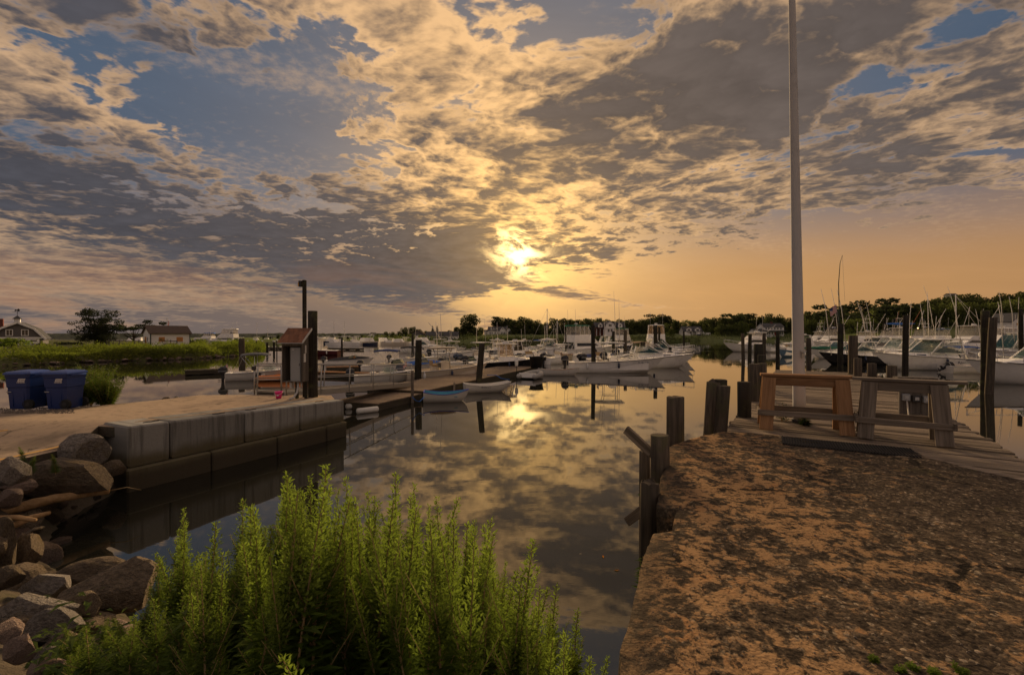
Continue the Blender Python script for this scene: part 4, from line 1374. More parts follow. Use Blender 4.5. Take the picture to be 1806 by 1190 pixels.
def meter_hutch():
    x, y = -7.62, 16.0; zg = wharf_z(x, y) + .012
    t = thing('meter_hutch', 'weathered wooden meter hutch with shingled lean-to roof', 'hutch', (x, y, zg))
    w, d, z0, z1 = .70, .52, .62, 2.0     # shelter above ground
    m = M_['grey_board']
    # side boards, back, floor
    for sx in (-1, 1):
        for k in range(3):
            y0 = -d / 2 + d * k / 3
            top = z1 + .30 * (k + .5) / 3 + .08
            sp = MB().box((sx * (w / 2 - .012), y0 + d / 6, (z0 + top) / 2), (.024, d / 3 - .006, top - z0), None, .003)
            sp.build('side_board', m, t)
    for k in range(5):
        MB().box((-w / 2 + w * (k + .5) / 5, d / 2 - .012, (z0 + z1 + .3) / 2), (w / 5 - .006, .024, z1 + .3 - z0), None, .003).build('back_board', m, t)
    MB().box((0, -d / 2 + .02, z1 - .06), (w - .06, .03, .14), None, .004).build('header', m, t)
    MB().box((0, 0, z0 + .015), (w - .05, d - .05, .03), None, .003).build('floor', m, t)
    # roof: sloping up to the back
    a0, a1 = Vector((0, -d / 2 - .13, z1 - .02)), Vector((0, d / 2 + .10, z1 + .46))
    sl_ = a1 - a0; th = math.atan2(sl_.z, sl_.y)
    rf = MB().box(((a0 + a1) / 2), (w + .16, sl_.length, .03), rotx(th), .003).build('roof', m, t)
    n = Vector((0, -math.sin(th), math.cos(th))); dirn = sl_.normalized()
    rr_ = random.Random(2)
    rows = 4
    for i in range(rows):
        cnt = 5
        for j in range(cnt + (i % 2)):
            xx = -w / 2 - .08 + (w + .16) * (j + .5 - (.5 if i % 2 else 0)) / cnt
            ww = (w + .16) / cnt - .008
            if i % 2 and j in (0, cnt): ww /= 2; xx += ww / 2 if j == 0 else -ww / 2
            c = a0 + dirn * (sl_.length * (i + .5) / rows) + n * (.026 + .005 * rr_.random())
            MB().box((xx, c.y, c.z), (ww, sl_.length / rows + .03, .014), rotx(th + .05), .002).build('shingle', M_['shingle'], rf)
    MB().box((w / 2 + .085, (a0.y + a1.y) / 2, (a0.z + a1.z) / 2 + .01), (.02, sl_.length, .07), rotx(th), .002).build('drip_edge', M_['pvc_grey'], rf)
    MB().box((0, a0.y - .004, a0.z), (w + .18, .02, .05), None, .002).build('drip_edge', M_['pvc_grey'], rf)
    cab = MB().box((.08, -.06, 1.22), (.36, .20, 1.20), None, .012).build('cabinet', M_['box_grey'], t)
    MB().box((.08, -.165, 1.22), (.33, .012, 1.16), None, .004).build('door', M_['box_grey'], cab)
    MB().box((.0, -.176, 1.74), (.07, .006, .03)).build('plate', M_['sticker_white'], cab)
    MB().box((.22, -.176, 1.22), (.02, .02, .08), None, .004).build('latch', M_['steel_dark'], cab)
    MB().tube([(.12, -.06, .62), (.12, -.06, .45), (.11, -.10, .25), (.04, -.22, .08), (-.06, -.34, .03)], .035, 10).build('conduit', M_['pvc_grey'], t, True)
    MB().tube([(.22, -.02, .62), (.22, -.02, .40)], .03, 8).build('conduit', M_['pvc_grey'], t, True)
    MB().box((-.10, -.10, .50), (.08, .08, .20), None, .008).build('junction_box', M_['pvc_grey'], t)
    for xx in (-.02, .30): MB().box((xx, .16, .31), (.09, .09, .64), None, .005).build('post', M_['piling_dark'], t)
    MB().box((w / 2 + .006, .02, 1.75), (.012, .10, .28), None, .004).build('notice', M_['sticker_white'], t)
    MB().box((w / 2 + .006, -.05, 1.45), (.010, .16, .30), None, .004).build('peeled_patch', M_['pvc_white'], t)
meter_hutch()
piling((-7.28, 16.62, -1.2), (-7.34, 16.75, 4.36), .175, 'piling_dark', 'tall thick piling behind the shingled hutch', None, 4)
def lamp_post():
    p = (-7.62, 16.72, wharf_z(0, 16.7) + .012)
    t = thing('lamp_post', 'square black lamp post with amber lamp beside the hutch piling', 'lamp post', p)
    H = 5.5 - p[2]
    MB().box((-.0, 0, H / 2), (.115, .115, H), None, .008).build('post', M_['piling_dark'], t)
    h = MB().box((-.13, -.02, H - .14), (.11, .16, .22), None, .015).build('lamp_housing', M_['iron_black'], t)
    MB().box((-.18, -.05, H - .17), (.03, .12, .14), None, .006).build('lens', M_['lamp_amber'], h)
    MB().tube([(-.02, 0, H - .06), (-.10, -.01, H - .04)], .02, 8).build('bracket', M_['iron_black'], t)
lamp_post()
def bucket():
    q = ground(491, 703, 1.23)
    t = thing('sand_bucket', 'bright pink toy bucket with white handle on the wharf', 'bucket', (q.x, q.y, wharf_z(q.x, q.y) + .012))
    b = MB(); n = 20
    prof_ = [(.0, .0), (.085, .0), (.125, .235), (.138, .24), (.138, .255), (.120, .255), (.08, .012), (.0, .012)]
    b.loft([[(r_ * math.cos(2 * math.pi * k / n), r_ * math.sin(2 * math.pi * k / n), z) for k in range(n)] for r_, z in prof_], True)
    b.build('pail', M_['bucket_pink'], t, True)
    pts = [(.135 * math.cos(a), -.0 - .13 * abs(math.sin(a)) , .235 - .10 * math.sin(a)) for a in [math.pi * i / 10 for i in range(11)]]
    MB().tube(pts, .007, 6).build('handle', M_['pvc_white'], t, True)
    MB().box((.03, -.122, .13), (.05, .006, .05), rotx(-.16), .002).build('print', M_['pvc_white'], t)
bucket()

# gangway down to the floating dock
def gangway():
    a, c = Vector((-9.3, 17.5, 1.27)), Vector((-6.55, 26.8, .66))
    d = c - a; L = d.length
    t = thing('gangway', 'aluminium railed gangway leading down to the floating dock', 'gangway', a)
    t.rotation_euler = Vector(d).to_track_quat('X', 'Z').to_euler()
    W = 1.35
    for i in range(46):
        MB().box((L * (i + .5) / 46, 0, 0), (L / 46 - .008, W - .1, .03)).build('tread', M_['grey_board'], t) if i == 0 else link('tread', t.children[0].data, t, (L * i / 46, 0, 0))
    for sy in (-1, 1):
        MB().box((L / 2, sy * W / 2, -.07), (L, .07, .24), None, .006).build('side_beam', M_['aluminium'], t)
        y = sy * (W / 2 + .02)
        MB().tube([(0, y, 1.1), (L, y, 1.1)], .026, 8).build('top_rail', M_['aluminium'], t, True)
        MB().tube([(0, y, .55), (L, y, .55)], .020, 8).build('mid_rail', M_['aluminium'], t, True)
        for k in range(6):
            x = .05 + (L - .1) * k / 5
            MB().tube([(x, y, -.15), (x, y, 1.1)], .026, 8).build('stanchion', M_['aluminium'], t, True)
    # landing rail on the wharf edge
gangway()
def wharf_rail():
    p = ground(455, 692, 1.25)
    t = thing('pipe_railing', 'short pipe railing on the wharf edge by the gangway head', 'railing', (p.x, 17.45, 1.21))
    q = Vector((-8.9 - p.x, .1, 0))
    for k in (0, 1):
        MB().tube([(q.x * k, q.y * k, 0), (q.x * k, q.y * k, 1.1)], .03, 8).build('stanchion', M_['aluminium'], t, True)
    for z in (1.1, .56): MB().tube([(0, 0, z), (q.x, q.y, z)], .024, 8).build('rail', M_['aluminium'], t, True)
    MB().box((-.02, 0, 1.0), (.14, .1, .16), None, .01).build('bracket', M_['steel_dark'], t)
wharf_rail()

# ------------------------------------------------------------------ floating docks
def float_dock(name, p0, p1, width, z, label, board='dock_wood', side='dock_side', bw=.145, fb=.45):
    """float from p0 to p1 (its right-hand edge), boards laid across"""
    p0, p1 = Vector((*p0, 0)), Vector((*p1, 0))
    d = (p1 - p0); L = d.length; ang = math.atan2(d.y, d.x)
    t = thing(name, label, 'dock', (p0.x, p0.y, 0), ang)
    r = random.Random(int(L * 100))
    bm = MB().box((0, 0, 0), (width, bw, .045), None, .004).mesh('board', M_[board])
    n = int(L / (bw + .012))
    for i in range(n):
        link('board', bm, t, ((i + .5) * L / n, width / 2, z - .0225 + r.uniform(-.006, .004)), (0, 0, math.pi / 2 + r.uniform(-.003, .003)))
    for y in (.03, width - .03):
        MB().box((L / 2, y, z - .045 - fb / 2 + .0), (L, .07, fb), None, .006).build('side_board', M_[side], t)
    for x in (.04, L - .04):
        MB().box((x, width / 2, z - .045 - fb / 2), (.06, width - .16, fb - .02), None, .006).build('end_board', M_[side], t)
    for k in range(max(2, int(L / 2.5))):
        MB().box((L * (k + .5) / max(2, int(L / 2.5)), width / 2, z - .30), (.5, width - .3, .3), None, .03).build('float_drum', M_['rubber_dark'], t)
    return t
float_dock('floating_dock', (-4.8, 24.6), (2.4, 43.3), 3.7, .46, 'long floating plank dock between the moored boats')
float_dock('floating_dock', (-6.15, 20.9), (-4.86, 24.45), 2.6, .34, 'low landing float under the foot of the gangway')
# brown finger floats between the berths
for (u0, v0, u1, v1, w, lab) in ((560, 656, 690, 660, 1.0, 'brown finger float behind the gangway railing'), (575, 648, 700, 645, .9, 'narrow orange brown finger float behind the black outboard'), (800, 657, 845, 655, .8, 'short reddish finger float beside the dark hulled boat')):
    a, c = ground(u0, v0, .35), ground(u1, v1, .35)
    float_dock('finger_float', (a.x, a.y), (c.x, c.y), w, .38, lab, 'orange_board', 'dock_side', .145, .3)
a, c = ground(326, 656, .3), ground(402, 653, .3)
float_dock('finger_float', (a.x, a.y), (c.x, c.y), 1.6, .42, 'low dark float lying in the creek', 'dock_side', 'dock_side', .145, .32)
a, c = ground(650, 612, .5), ground(400, 610, .5)
float_dock('finger_float', (a.x * .97, a.y * .94), (c.x * .97, c.y * .94), 1.2, .45, 'distant dark float with lamp posts in the outer harbour', 'dock_side', 'dock_side', .3, .35)
# pale floats hung under the landing
for k, (u, v) in enumerate(((648, 724), (628, 716))):
    p = ground(u, v, .10)
    o = MB().tube([(-.5, 0, 0), (-.46, 0, 0), (.46, 0, 0), (.5, 0, 0)], [.08, .13, .13, .08], 14).build('float_tube', M_['pvc_white'], None, True, (p.x, p.y, .12), R(40))
    tag(o, 'white float tube lying in the water beside the landing' if not k else 'white float tube wedged under the gangway', 'float')

# dock posts
def dock_post(u, v, vtop, r, mat, label, z=.46, top=None, lean=0):
    p = ground(u, v, z)
    t = piling((p.x, p.y, -.6), (p.x + lean, p.y, zat(vtop, p.y)), r, mat, label, None, int(u))
    return t
dock_post(736, 667, 600, .235, 'piling_dark', 'thick black piling on the creek side of the long dock', lean=.1)
dock_post(842, 672, 606, .20, 'piling_dark', 'leaning dark piling at the water edge of the long dock', lean=.30)
p = ground(727, 700, .3)
piling((p.x, p.y, -.3), (p.x, p.y, zat(654, p.y)), .075, 'saw_old', 'thin grey post with a blue rope tied round its foot', None, 3)
p = ground(801, 690, .3)
t = piling((p.x, p.y, .0), (p.x, p.y, zat(675, p.y)), .06, 'saw_old', 'short thin post with a black knob beside the blue rimmed rowboat', None, 3)
p = ground(911, 655, .46)
lt = thing('dock_lantern', 'small white dock lantern on a thin black stake', 'lantern', p)
MB().tube([(0, 0, -.4), (0, 0, .55)], .03, 8).build('stake', M_['iron_black'], lt)
MB().loft([[(k * math.cos(a), k * math.sin(a), z) for a in [2 * math.pi * i / 10 for i in range(10)]] for k, z in ((.10, .45), (.13, .55), (.15, .85), (.05, 1.02), (.01, 1.12))], True, True, True).build('shade', M_['pvc_white'], lt)
far_piles = [(1046, 42, 574, .20, 'tall black piling with a brown cross plank, by the side-on white boat'), (1134, 52, 603, .26, 'black capped piling before the express cruisers'),
  (1103, 62, 582, .24, 'dark piling under the green canopied cruiser'), (1082, 66, 584, .22, 'dark piling beside the gambrel house across the harbour'), (1156, 58, 574, .26, 'dark piling before the canopied cabin cruiser'),
  (1163, 70, 577, .18, 'thin dark piling behind the canopied cabin cruiser'), (1182, 54, 612, .2, 'low dark piling past the cabin cruiser'), (1206, 66, 584, .13, 'thin lone piling standing in open water'),
  (998, 58, 590, .10, 'thin black stake between the moored boats'), (1310, 60, 588, .22, 'grey piling before the outermost sportfishing boat'), (1323, 52, 589, .2, 'dark piling at the outermost berth'), (1348, 46, 587, .17, 'greenish piling beside the open bow of a fishing boat'),
  (1372, 42, 584, .17, 'dark piling before the long white house across the harbour'), (1400, 44, 586, .15, 'dark piling beside the flagpole shaft'), (1426, 36, 596, .19, 'mossy piling before the green kayak'), (1483, 33, 571, .19, 'black piling with a tall bent rod above it'),
  (1598, 25.5, 556, .155, 'tall black piling with rope band before the big white cruiser'), (1800, 48, 545, .2, 'dark piling before the small white house'),
  (426, 52, 597, .34, 'weathered piling rising behind the grey bimini boat'), (603, 75, 595, .16, 'thin dark piling in the outer harbour'), (728, 60, 590, .16, 'slim dark piling behind the thick black one'), (471, 90, 604, .2, 'short dark piling by the outer float')]
for u, y, v, r, lab in far_piles:
    pile_at(u, y, v, r, 'piling_wood' if 'grey' in lab or 'green' in lab or 'mossy' in lab or 'weathered' in lab else 'piling_dark', lab, None, lean=.012 * ((int(u) % 5) - 2))
pile_at(1738, 27.5, 548, .215, 'piling_dark', 'thick dark piling of the crossed pair beside the near bow')
pile_at(1752, 26.8, 560, .20, 'piling_wood', 'leaning split piling of the crossed pair beside the near bow', lean=.05)
p = ground(1040, 648, .5)
tag(MB().box((0, 0, 0), (1.9, .12, .36), None, .01).build('cross_plank', M_['orange_board'], None, False, (p.x + .3, 41.6, .62)), 'brown plank fixed across the tall black piling', 'plank')

# ------------------------------------------------------------------ boats
def hull(t, L, B, Fs, Fb, mat='gel_white', deck='gel_white', open_to=.62, floor_z=.28, stripe=None, bottom='gel_grey', flare=.22, cock0=.04, sole='non_skid', rake=.16):
    """planing hull: stern at x=0, bow at x=L, waterline z=0"""
    n = 16
    def st(k):
        t_ = k / n
        f = max(0.0, (t_ - .42) / .58)
        b = B / 2 * (.93 + .07 * min(1, t_ / .4)) * (1 - f ** 2.6)
        zs = Fs + (Fb - Fs) * t_ ** 1.7
        bc = b * (.90 - flare * t_ - .35 * f ** 2); zc = .04 + .42 * f ** 2.2 * Fb
        zk = -.28 + (.28 + .12 * Fb) * max(0, (t_ - .78) / .22) ** 2
        xs = t_ * L; xk = xs - rake * L * f ** 2
        return xs, xk, b, bc, zs, zc, zk
    S_ = [st(k) for k in range(n + 1)]
    b = MB(); rings = []
    for xs, xk, bb, bc, zs, zc, zk in S_:
        xc = xk + (xs - xk) * .45; xm = xk + (xs - xk) * .75
        bm_ = bc + (bb - bc) * .42
        zm = zc + (zs - zc) * .5
        rings.append([(xs, bb, zs), (xm, bm_, zm), (xc, bc, zc), (xk, 0, zk), (xc, -bc, zc), (xm, -bm_, zm), (xs, -bb, zs)])
    b.loft(rings, False); b.add(rings[0], [tuple(range(7))])
    h = b.build('hull', M_[mat], t, True)
    h.data.polygons[len(h.data.polygons) - 1].use_smooth = False
    # rub rail just under the sheer
    for sy in (-1, 1):
        MB().tube([(S[0] + (.01 if i == n else 0), sy * (S[2] + .012), S[4] - .03) for i, S in enumerate(S_)], .028, 6).build('rub_rail', M_[stripe or 'gel_grey'], h, True)
    # deck, side decks and cockpit
    g = .17 if B > 1.6 else .10
    k1 = int(round(open_to * n)); k0 = max(0, int(round(cock0 * n)))
    dk = MB()
    for i in range(n):
        a, c = S_[i], S_[i + 1]
        if k0 <= i < k1:
            for sy in (-1, 1):
                ai, ci = max(a[2] - g, .02), max(c[2] - g, .02)
                q = [(a[0], sy * a[2], a[4]), (c[0], sy * c[2], c[4]), (c[0], sy * ci, c[4] + .015), (a[0], sy * ai, a[4] + .015), (c[0], sy * (ci - .03), floor_z), (a[0], sy * (ai - .03), floor_z)]
                dk.add(q, [(0, 1, 2, 3), (3, 2, 4, 5)])
        else:
            cr = lambda S: .05 * S[2]
            q = [(a[0], a[2], a[4]), (c[0], c[2], c[4]), (c[0], 0, c[4] + cr(c)), (a[0], 0, a[4] + cr(a)), (a[0], -a[2], a[4]), (c[0], -c[2], c[4])]
            dk.add(q, [(0, 1, 2, 3), (3, 2, 5, 4)])
    for k in (k0, k1):
        S2 = S_[k]; w = max(S2[2] - g, .02)
        dk.add([(S2[0], w, S2[4] + .015), (S2[0], -w, S2[4] + .015), (S2[0], -w + .03, floor_z), (S2[0], w - .03, floor_z)], [(0, 1, 2, 3)])
    dk.build('deck', M_[deck], t, False)
    fl = MB()
    for i in range(k0, k1):
        a, c = S_[i], S_[i + 1]
        fl.add([(a[0], a[2] - g - .02, floor_z), (c[0], max(c[2] - g - .02, .0), floor_z), (c[0], -max(c[2] - g - .02, .0), floor_z), (a[0], -(a[2] - g - .02), floor_z)], [(0, 1, 2, 3)])
    fl.build('cockpit_sole', M_[sole], t)
    for_f = (.22, .5) if L > 6.2 else ()
    for q in for_f:
        i = int(q * n); S2 = S_[i]
        for sy in (-1, 1):
            MB().tube([(S2[0], sy * (S2[2] + .11), S2[4] - .62), (S2[0], sy * (S2[2] + .11), S2[4] - .58), (S2[0], sy * (S2[2] + .11), S2[4] - .2), (S2[0], sy * (S2[2] + .10), S2[4] - .14), (S2[0], sy * (S2[2] - .02), S2[4] + .02)], [.05, .10, .10, .03, .012], 8).build('fender', M_['pvc_white' if i % 2 else 'gel_navy'], t, True)
    def sheer(x):
        k = max(0, min(n, x / L * n)); i = min(n - 1, int(k)); f = k - i
        return S_[i][4] * (1 - f) + S_[i + 1][4] * f, S_[i][2] * (1 - f) + S_[i + 1][2] * f
    return sheer

def outboard(t, x, y, z, s=1.0, mat='engine_black', tilt=0.0, label=None):
    """motor hung on the transom at x (aft is -x)"""
    e = bpy.data.objects.new('outboard', None); 
    b = MB()
    prof_ = [(-.62, .58), (-.58, .82), (-.42, .98), (-.12, 1.0), (.05, .88), (.08, .62), (-.02, .52), (-.5, .48)]
    rings = []
    for yy, k in ((-.21, .72), (-.19, .9), (-.1, 1.0), (.1, 1.0), (.19, .9), (.21, .72)):
        rings.append([((p + .27) * (k * .12 + .88) - .27, yy, (q - .72) * k + .72) for p, q in prof_])
    b.loft(rings, True, True, True)
    M = Matrix.Translation((x, y, z)) @ Matrix.Rotation(tilt, 4, 'Y') @ Matrix.Scale(s, 4)
    b.v = [tuple(M @ Vector(p)) for p in b.v]
    o = b.build('outboard', M_[mat], t, True)
    c = MB().box((-.30, 0, .44), (.34, .22, .18), None, .03)
    c.prism([(-.42, .40), (-.16, .40), (-.18, -.10), (-.22, -.55), (-.36, -.55), (-.38, -.10)], -.06, .06)
    c.prism([(-.62, -.12), (-.18, -.12), (-.18, -.15), (-.62, -.15)], -.14, .14)
    c.tube([(-.55, 0, -.48), (-.15, 0, -.48)], [.05, .055], 10)
    c.prism([(-.36, -.5), (-.22, -.5), (-.30, -.75), (-.36, -.75)], -.015, .015)
    c.box((-.02, 0, .30), (.14, .20, .40), None, .02)
    c.v = [tuple(M @ Vector(p)) for p in c.v]
    c.build('leg', M_['engine_black' if mat != 'engine_white' else 'engine_white'], o)
    st_ = MB().box((-.30, 0, .60), (.62, .428, .05), None, .01); st_.v = [tuple(M @ Vector(p)) for p in st_.v]
    st_.build('trim_band', M_['engine_navy' if mat == 'engine_white' else 'pvc_grey'], o)
    return o

def tubes(t, name, mat, r, *paths):
    for p in paths: MB().tube(p, r, 6).build(name, M_[mat], t, True)

def bow_rail(t, sh, L, x0, h=.45, r=.018, n=7, both=True):
    top = {1: [], -1: []}
    for i in range(n + 1):
        x = x0 + (L * .985 - x0) * i / n
        z, w = sh(x)
        for sy in (-1, 1):
            top[sy].append((x + .05, sy * max(w - .07, .02), z + h * (.75 + .25 * i / n)))
            if i % 2 == 0 or i == n: tubes(t, 'rail_post', 'stainless', r * .8, [(x, sy * max(w - .05, .02), z), top[sy][-1]])
    pts = [(x0 - .25, top[1][0][1], sh(x0)[0])] + top[1] + list(reversed(top[-1])) + [(x0 - .25, top[-1][0][1], sh(x0)[0])]
    tubes(t, 'bow_rail', 'stainless', r, pts)

def console(t, x, w=.75, d=.7, h=1.15, z=.28, mat='gel_white', wind=True):
    b = MB().prism([(x - d / 2, z), (x - d / 2 + .05, z + h * .92), (x - d / 2 + .25, z + h), (x + d / 2 - .10, z + h * .95), (x + d / 2 + .10, z + h * .35), (x + d / 2 + .12, z)], -w / 2, w / 2)
    c = b.build('console', M_[mat], t)
    MB().box((x - d / 2 - .004, 0, z + h * .72), (.012, w * .72, h * .28), roty(-.06), .004).build('dash', M_['engine_black'], c)
    if wind:
        MB().prism([(x + d / 2 - .12, z + h * .95), (x - .02, z + h + .42), (x - .0, z + h + .42), (x + d / 2 - .08, z + h * .95)], -w / 2 + .02, w / 2 - .02).build('windscreen', M_['windscreen'], c)
    MB().tube([(x - d / 2 - .12, .16 * math.cos(a), z + h * .75 + .16 * math.sin(a)) for a in [2 * math.pi * i / 12 for i in range(13)]], .012, 5).build('wheel', M_['stainless'], c, True)
    return c
def leaning_post(t, x, w=.9, z=.28, mat='gel_white', cush='gel_cream'):
    s = MB().box((x, 0, z + .42), (.45, w * .8, .75), None, .03).build('leaning_post', M_[mat], t)
    MB().box((x, 0, z + .86), (.46, w, .13), None, .04).build('cushion', M_[cush], s)
    MB().box((x - .2, 0, z + 1.08), (.10, w, .28), None, .03).build('cushion', M_[cush], s)
def ttop(t, x0, x1, w, z, mat='gel_white', base_z=.4, leg_x=None, under=None, leg_mat='stainless', leg_w=.42, thick=.06):
    b = MB(); rings = []
    for x, k in ((x0, .86), (x0 + .12, .96), ((x0 + x1) / 2, 1.0), (x1 - .2, .96), (x1, .80)):
        ww = w / 2 * k; dz = .03 * (1 - abs((x - (x0 + x1) / 2) / (x1 - x0)) * 2)
        rings.append([(x, -ww, z + dz), (x, -ww * .5, z + dz + .03), (x, ww * .5, z + dz + .03), (x, ww, z + dz), (x, ww * .94, z - thick + dz), (x, -ww * .94, z - thick + dz)])
    b.loft(rings, True, True, True)
    rf = b.build('hardtop', M_[mat], t, True)
    if under: MB().box(((x0 + x1) / 2, 0, z - thick - .02), ((x1 - x0) * .86, w * .84, .03)).build('canvas', M_[under], rf)
    a, c = (leg_x or (x0 + .35, x1 - .35))
    for sy in (-1, 1):
        tubes(rf, 'leg', leg_mat, .03, [(a, sy * leg_w, base_z), (a - .05, sy * leg_w, z - .5), (a - .15, sy * w * .40, z - .05)])
        tubes(rf, 'leg', leg_mat, .03, [(c + .1, sy * leg_w, base_z), (c, sy * leg_w, z - .5), (c + .1, sy * w * .40, z - .05)])
        tubes(rf, 'brace', leg_mat, .02, [(a - .03, sy * leg_w, z - .62), (c, sy * leg_w, z - .62)])
    return rf
def radar(t, x, z, s=.3):
    r = MB().loft([[(x + k * s * math.cos(a), k * s * math.sin(a), z + q) for a in [2 * math.pi * i / 14 for i in range(14)]] for k, q in ((.7, 0), (1, .06), (1, .16), (.7, .22), (.1, .24))], True, True, True)
    r.box((x, 0, z - .06), (.2, .2, .12), None, .01)
    return r.build('radome', M_['engine_white'], t, True)
def raft_box(t, x, z): return MB().box((x, 0, z), (.62, .42, .24), None, .05).build('raft_case', M_['engine_white'], t)
def antenna(t, x, y, z, h, lean=0.0, r=.018): tubes(t, 'antenna', 'outrigger', r, [(x, y, z), (x + lean * h * .5, y, z + h * .5), (x + lean * h, y, z + h)])
def rods(t, x, z, n=4, w=1.6, h=2.0):
    for i in range(n):
        y = -w / 2 + w * i / max(1, n - 1); tubes(t, 'fishing_rod', 'iron_black', .010, [(x, y, z), (x - .25, y * 1.05, z + h)])
def outriggers(t, x, y, z, h, back=1.6, out=1.0, mat='outrigger'):
    for sy in (-1, 1): tubes(t, 'outrigger', mat, .034, [(x, sy * y, z), (x - back, sy * (y + out), z + h)])
def bimini(t, x0, x1, w, z, base, mat='canvas_blue', frame='stainless'):
    b = MB(); n = 8; rings = []
    for i in range(n + 1):
        k = i / n; x = x0 + (x1 - x0) * k; dz = .16 * math.sin(math.pi * (.12 + .76 * k))
        rings.append([(x, w / 2 * math.cos(a), z - .14 + dz + .14 * math.sin(a) ** .8 if math.sin(a) > 0 else z - .14 + dz) for a in [math.pi * j / 8 for j in range(9)]])
    lo = [[(p[0], p[1] * .985, p[2] - .03) for p in r] for r in rings]
    b.loft(rings, False); b.loft(lo, False)
    for r0, r1 in ((rings[0], lo[0]), (rings[-1], lo[-1])): b.loft([r0, r1], False)
    c = b.build('bimini', M_[mat], t, True)
    xm = (x0 + x1) / 2
    for sy in (-1, 1):
        for xx in (x0 + .05, xm, x1 - .05):
            tubes(c, 'bow_frame', frame, .016, [(xm, sy * w / 2 * .98, base), (xx, sy * w / 2 * .98, z - .12)])
        tubes(c, 'strap', 'rope_white', .008, [(x1, sy * w / 2, z - .12), (x1 + .8, sy * w / 2 * .9, base)], [(x0, sy * w / 2, z - .12), (x0 - .5, sy * w / 2 * .9, base)])
    return c
def house(t, prof_, w0, w1, mat='gel_white', name='cabin', top=None):
    """deckhouse from a side outline, narrowing from w0 at its foot to w1 at its head"""
    zs = [p[1] for p in prof_]; z0, z1 = min(zs), max(zs)
    b = MB(); n = len(prof_)
    def W(z): return (w0 + (w1 - w0) * (z - z0) / max(.01, z1 - z0)) / 2
    vs = [(x, -W(z), z) for x, z in prof_] + [(x, W(z), z) for x, z in prof_]
    fs = [tuple(range(n - 1, -1, -1)), tuple(range(n, 2 * n))] + [(i, (i + 1) % n, n + (i + 1) % n, n + i) for i in range(n)]
    b.add(vs, fs)
    c = b.build(name, M_[mat], t)
    c['w'] = 0
    return c, W
def side_window(c, W, poly, mat='glass_dark', thick=.012, name='window'):
    for sy in (-1, 1):
        b = MB(); n = len(poly)
        vs = [(x, sy * (W(z) - .006), z) for x, z in poly] + [(x, sy * (W(z) + thick), z) for x, z in poly]
        fs = [tuple(range(n)), tuple(range(2 * n - 1, n - 1, -1))] + [(i, (i + 1) % n, n + (i + 1) % n, n + i) for i in range(n)]
        b.add(vs, fs); b.build(name, M_[mat], c)
def front_window(c, a, e, w, mat='glass_dark', n=2, gap=.06, name='windscreen', off=.012):
    """panes on the sloping front or back between points a and e (x, z)"""
    d = Vector((e[0] - a[0], 0, e[1] - a[1])); nn = Vector((d.z, 0, -d.x)).normalized()
    for i in range(n):
        y0 = -w / 2 + w * i / n + gap / 2; y1 = -w / 2 + w * (i + 1) / n - gap / 2
        p = [Vector((a[0], y0, a[1])), Vector((a[0], y1, a[1])), Vector((e[0], y1 * .94, e[1])), Vector((e[0], y0 * .94, e[1]))]
        b = MB().add([q - nn * .01 for q in p] + [q + nn * off for q in p], [(0, 1, 2, 3), (7, 6, 5, 4), (0, 1, 5, 4), (1, 2, 6, 5), (2, 3, 7, 6), (3, 0, 4, 7)])
        b.build(name, M_[mat], c)
def flag(t, x, y, z, s=.5, pole=.9):
    st_ = MB().tube([(x, y, z), (x - .18, y, z + pole)], .012, 6).build('flag_staff', M_['stainless'], t)
    b = MB(); n = 6
    vs = []
    for i in range(n + 1):
        k = i / n
        px = x - .16 - k * s * .55; pz = z + pole - .02 - k * s * .38; dy = .05 * math.sin(k * 6)
        vs += [(px, y + dy, pz), (px + .06, y + dy * .6, pz - s * .62)]
    b.add(vs, [(2 * i, 2 * i + 2, 2 * i + 3, 2 * i + 1) for i in range(n)])
    b.build('flag', M_['flag_cloth'], st_)
def text_part(t, body, size, loc, rot, mat='ink_dark', shear=0.0):
    cu = bpy.data.curves.new('lettering', 'FONT'); cu.body = body; cu.size = size; cu.shear = shear; cu.align_x = 'CENTER'; cu.align_y = 'CENTER'; cu.extrude = .002
    ob = bpy.data.objects.new('lettering', cu); COL.objects.link(ob)
    dg = bpy.context.evaluated_depsgraph_get()
    me = bpy.data.meshes.new_from_object(ob.evaluated_get(dg))
    bpy.data.objects.remove(ob); me.materials.clear(); me.materials.append(M_[mat])
    o = link('lettering', me, t, loc, rot)
    return o

def boat(label, u, v, rz, name='motor_boat', y=None, group=None):
    """empty at the stern of a boat lying at photograph place u, v of the water"""
    p = ground(u, v) if y is None else atd(u, y)
    return thing(name, label, 'boat', (p.x, p.y, 0.0), R(rz), group)

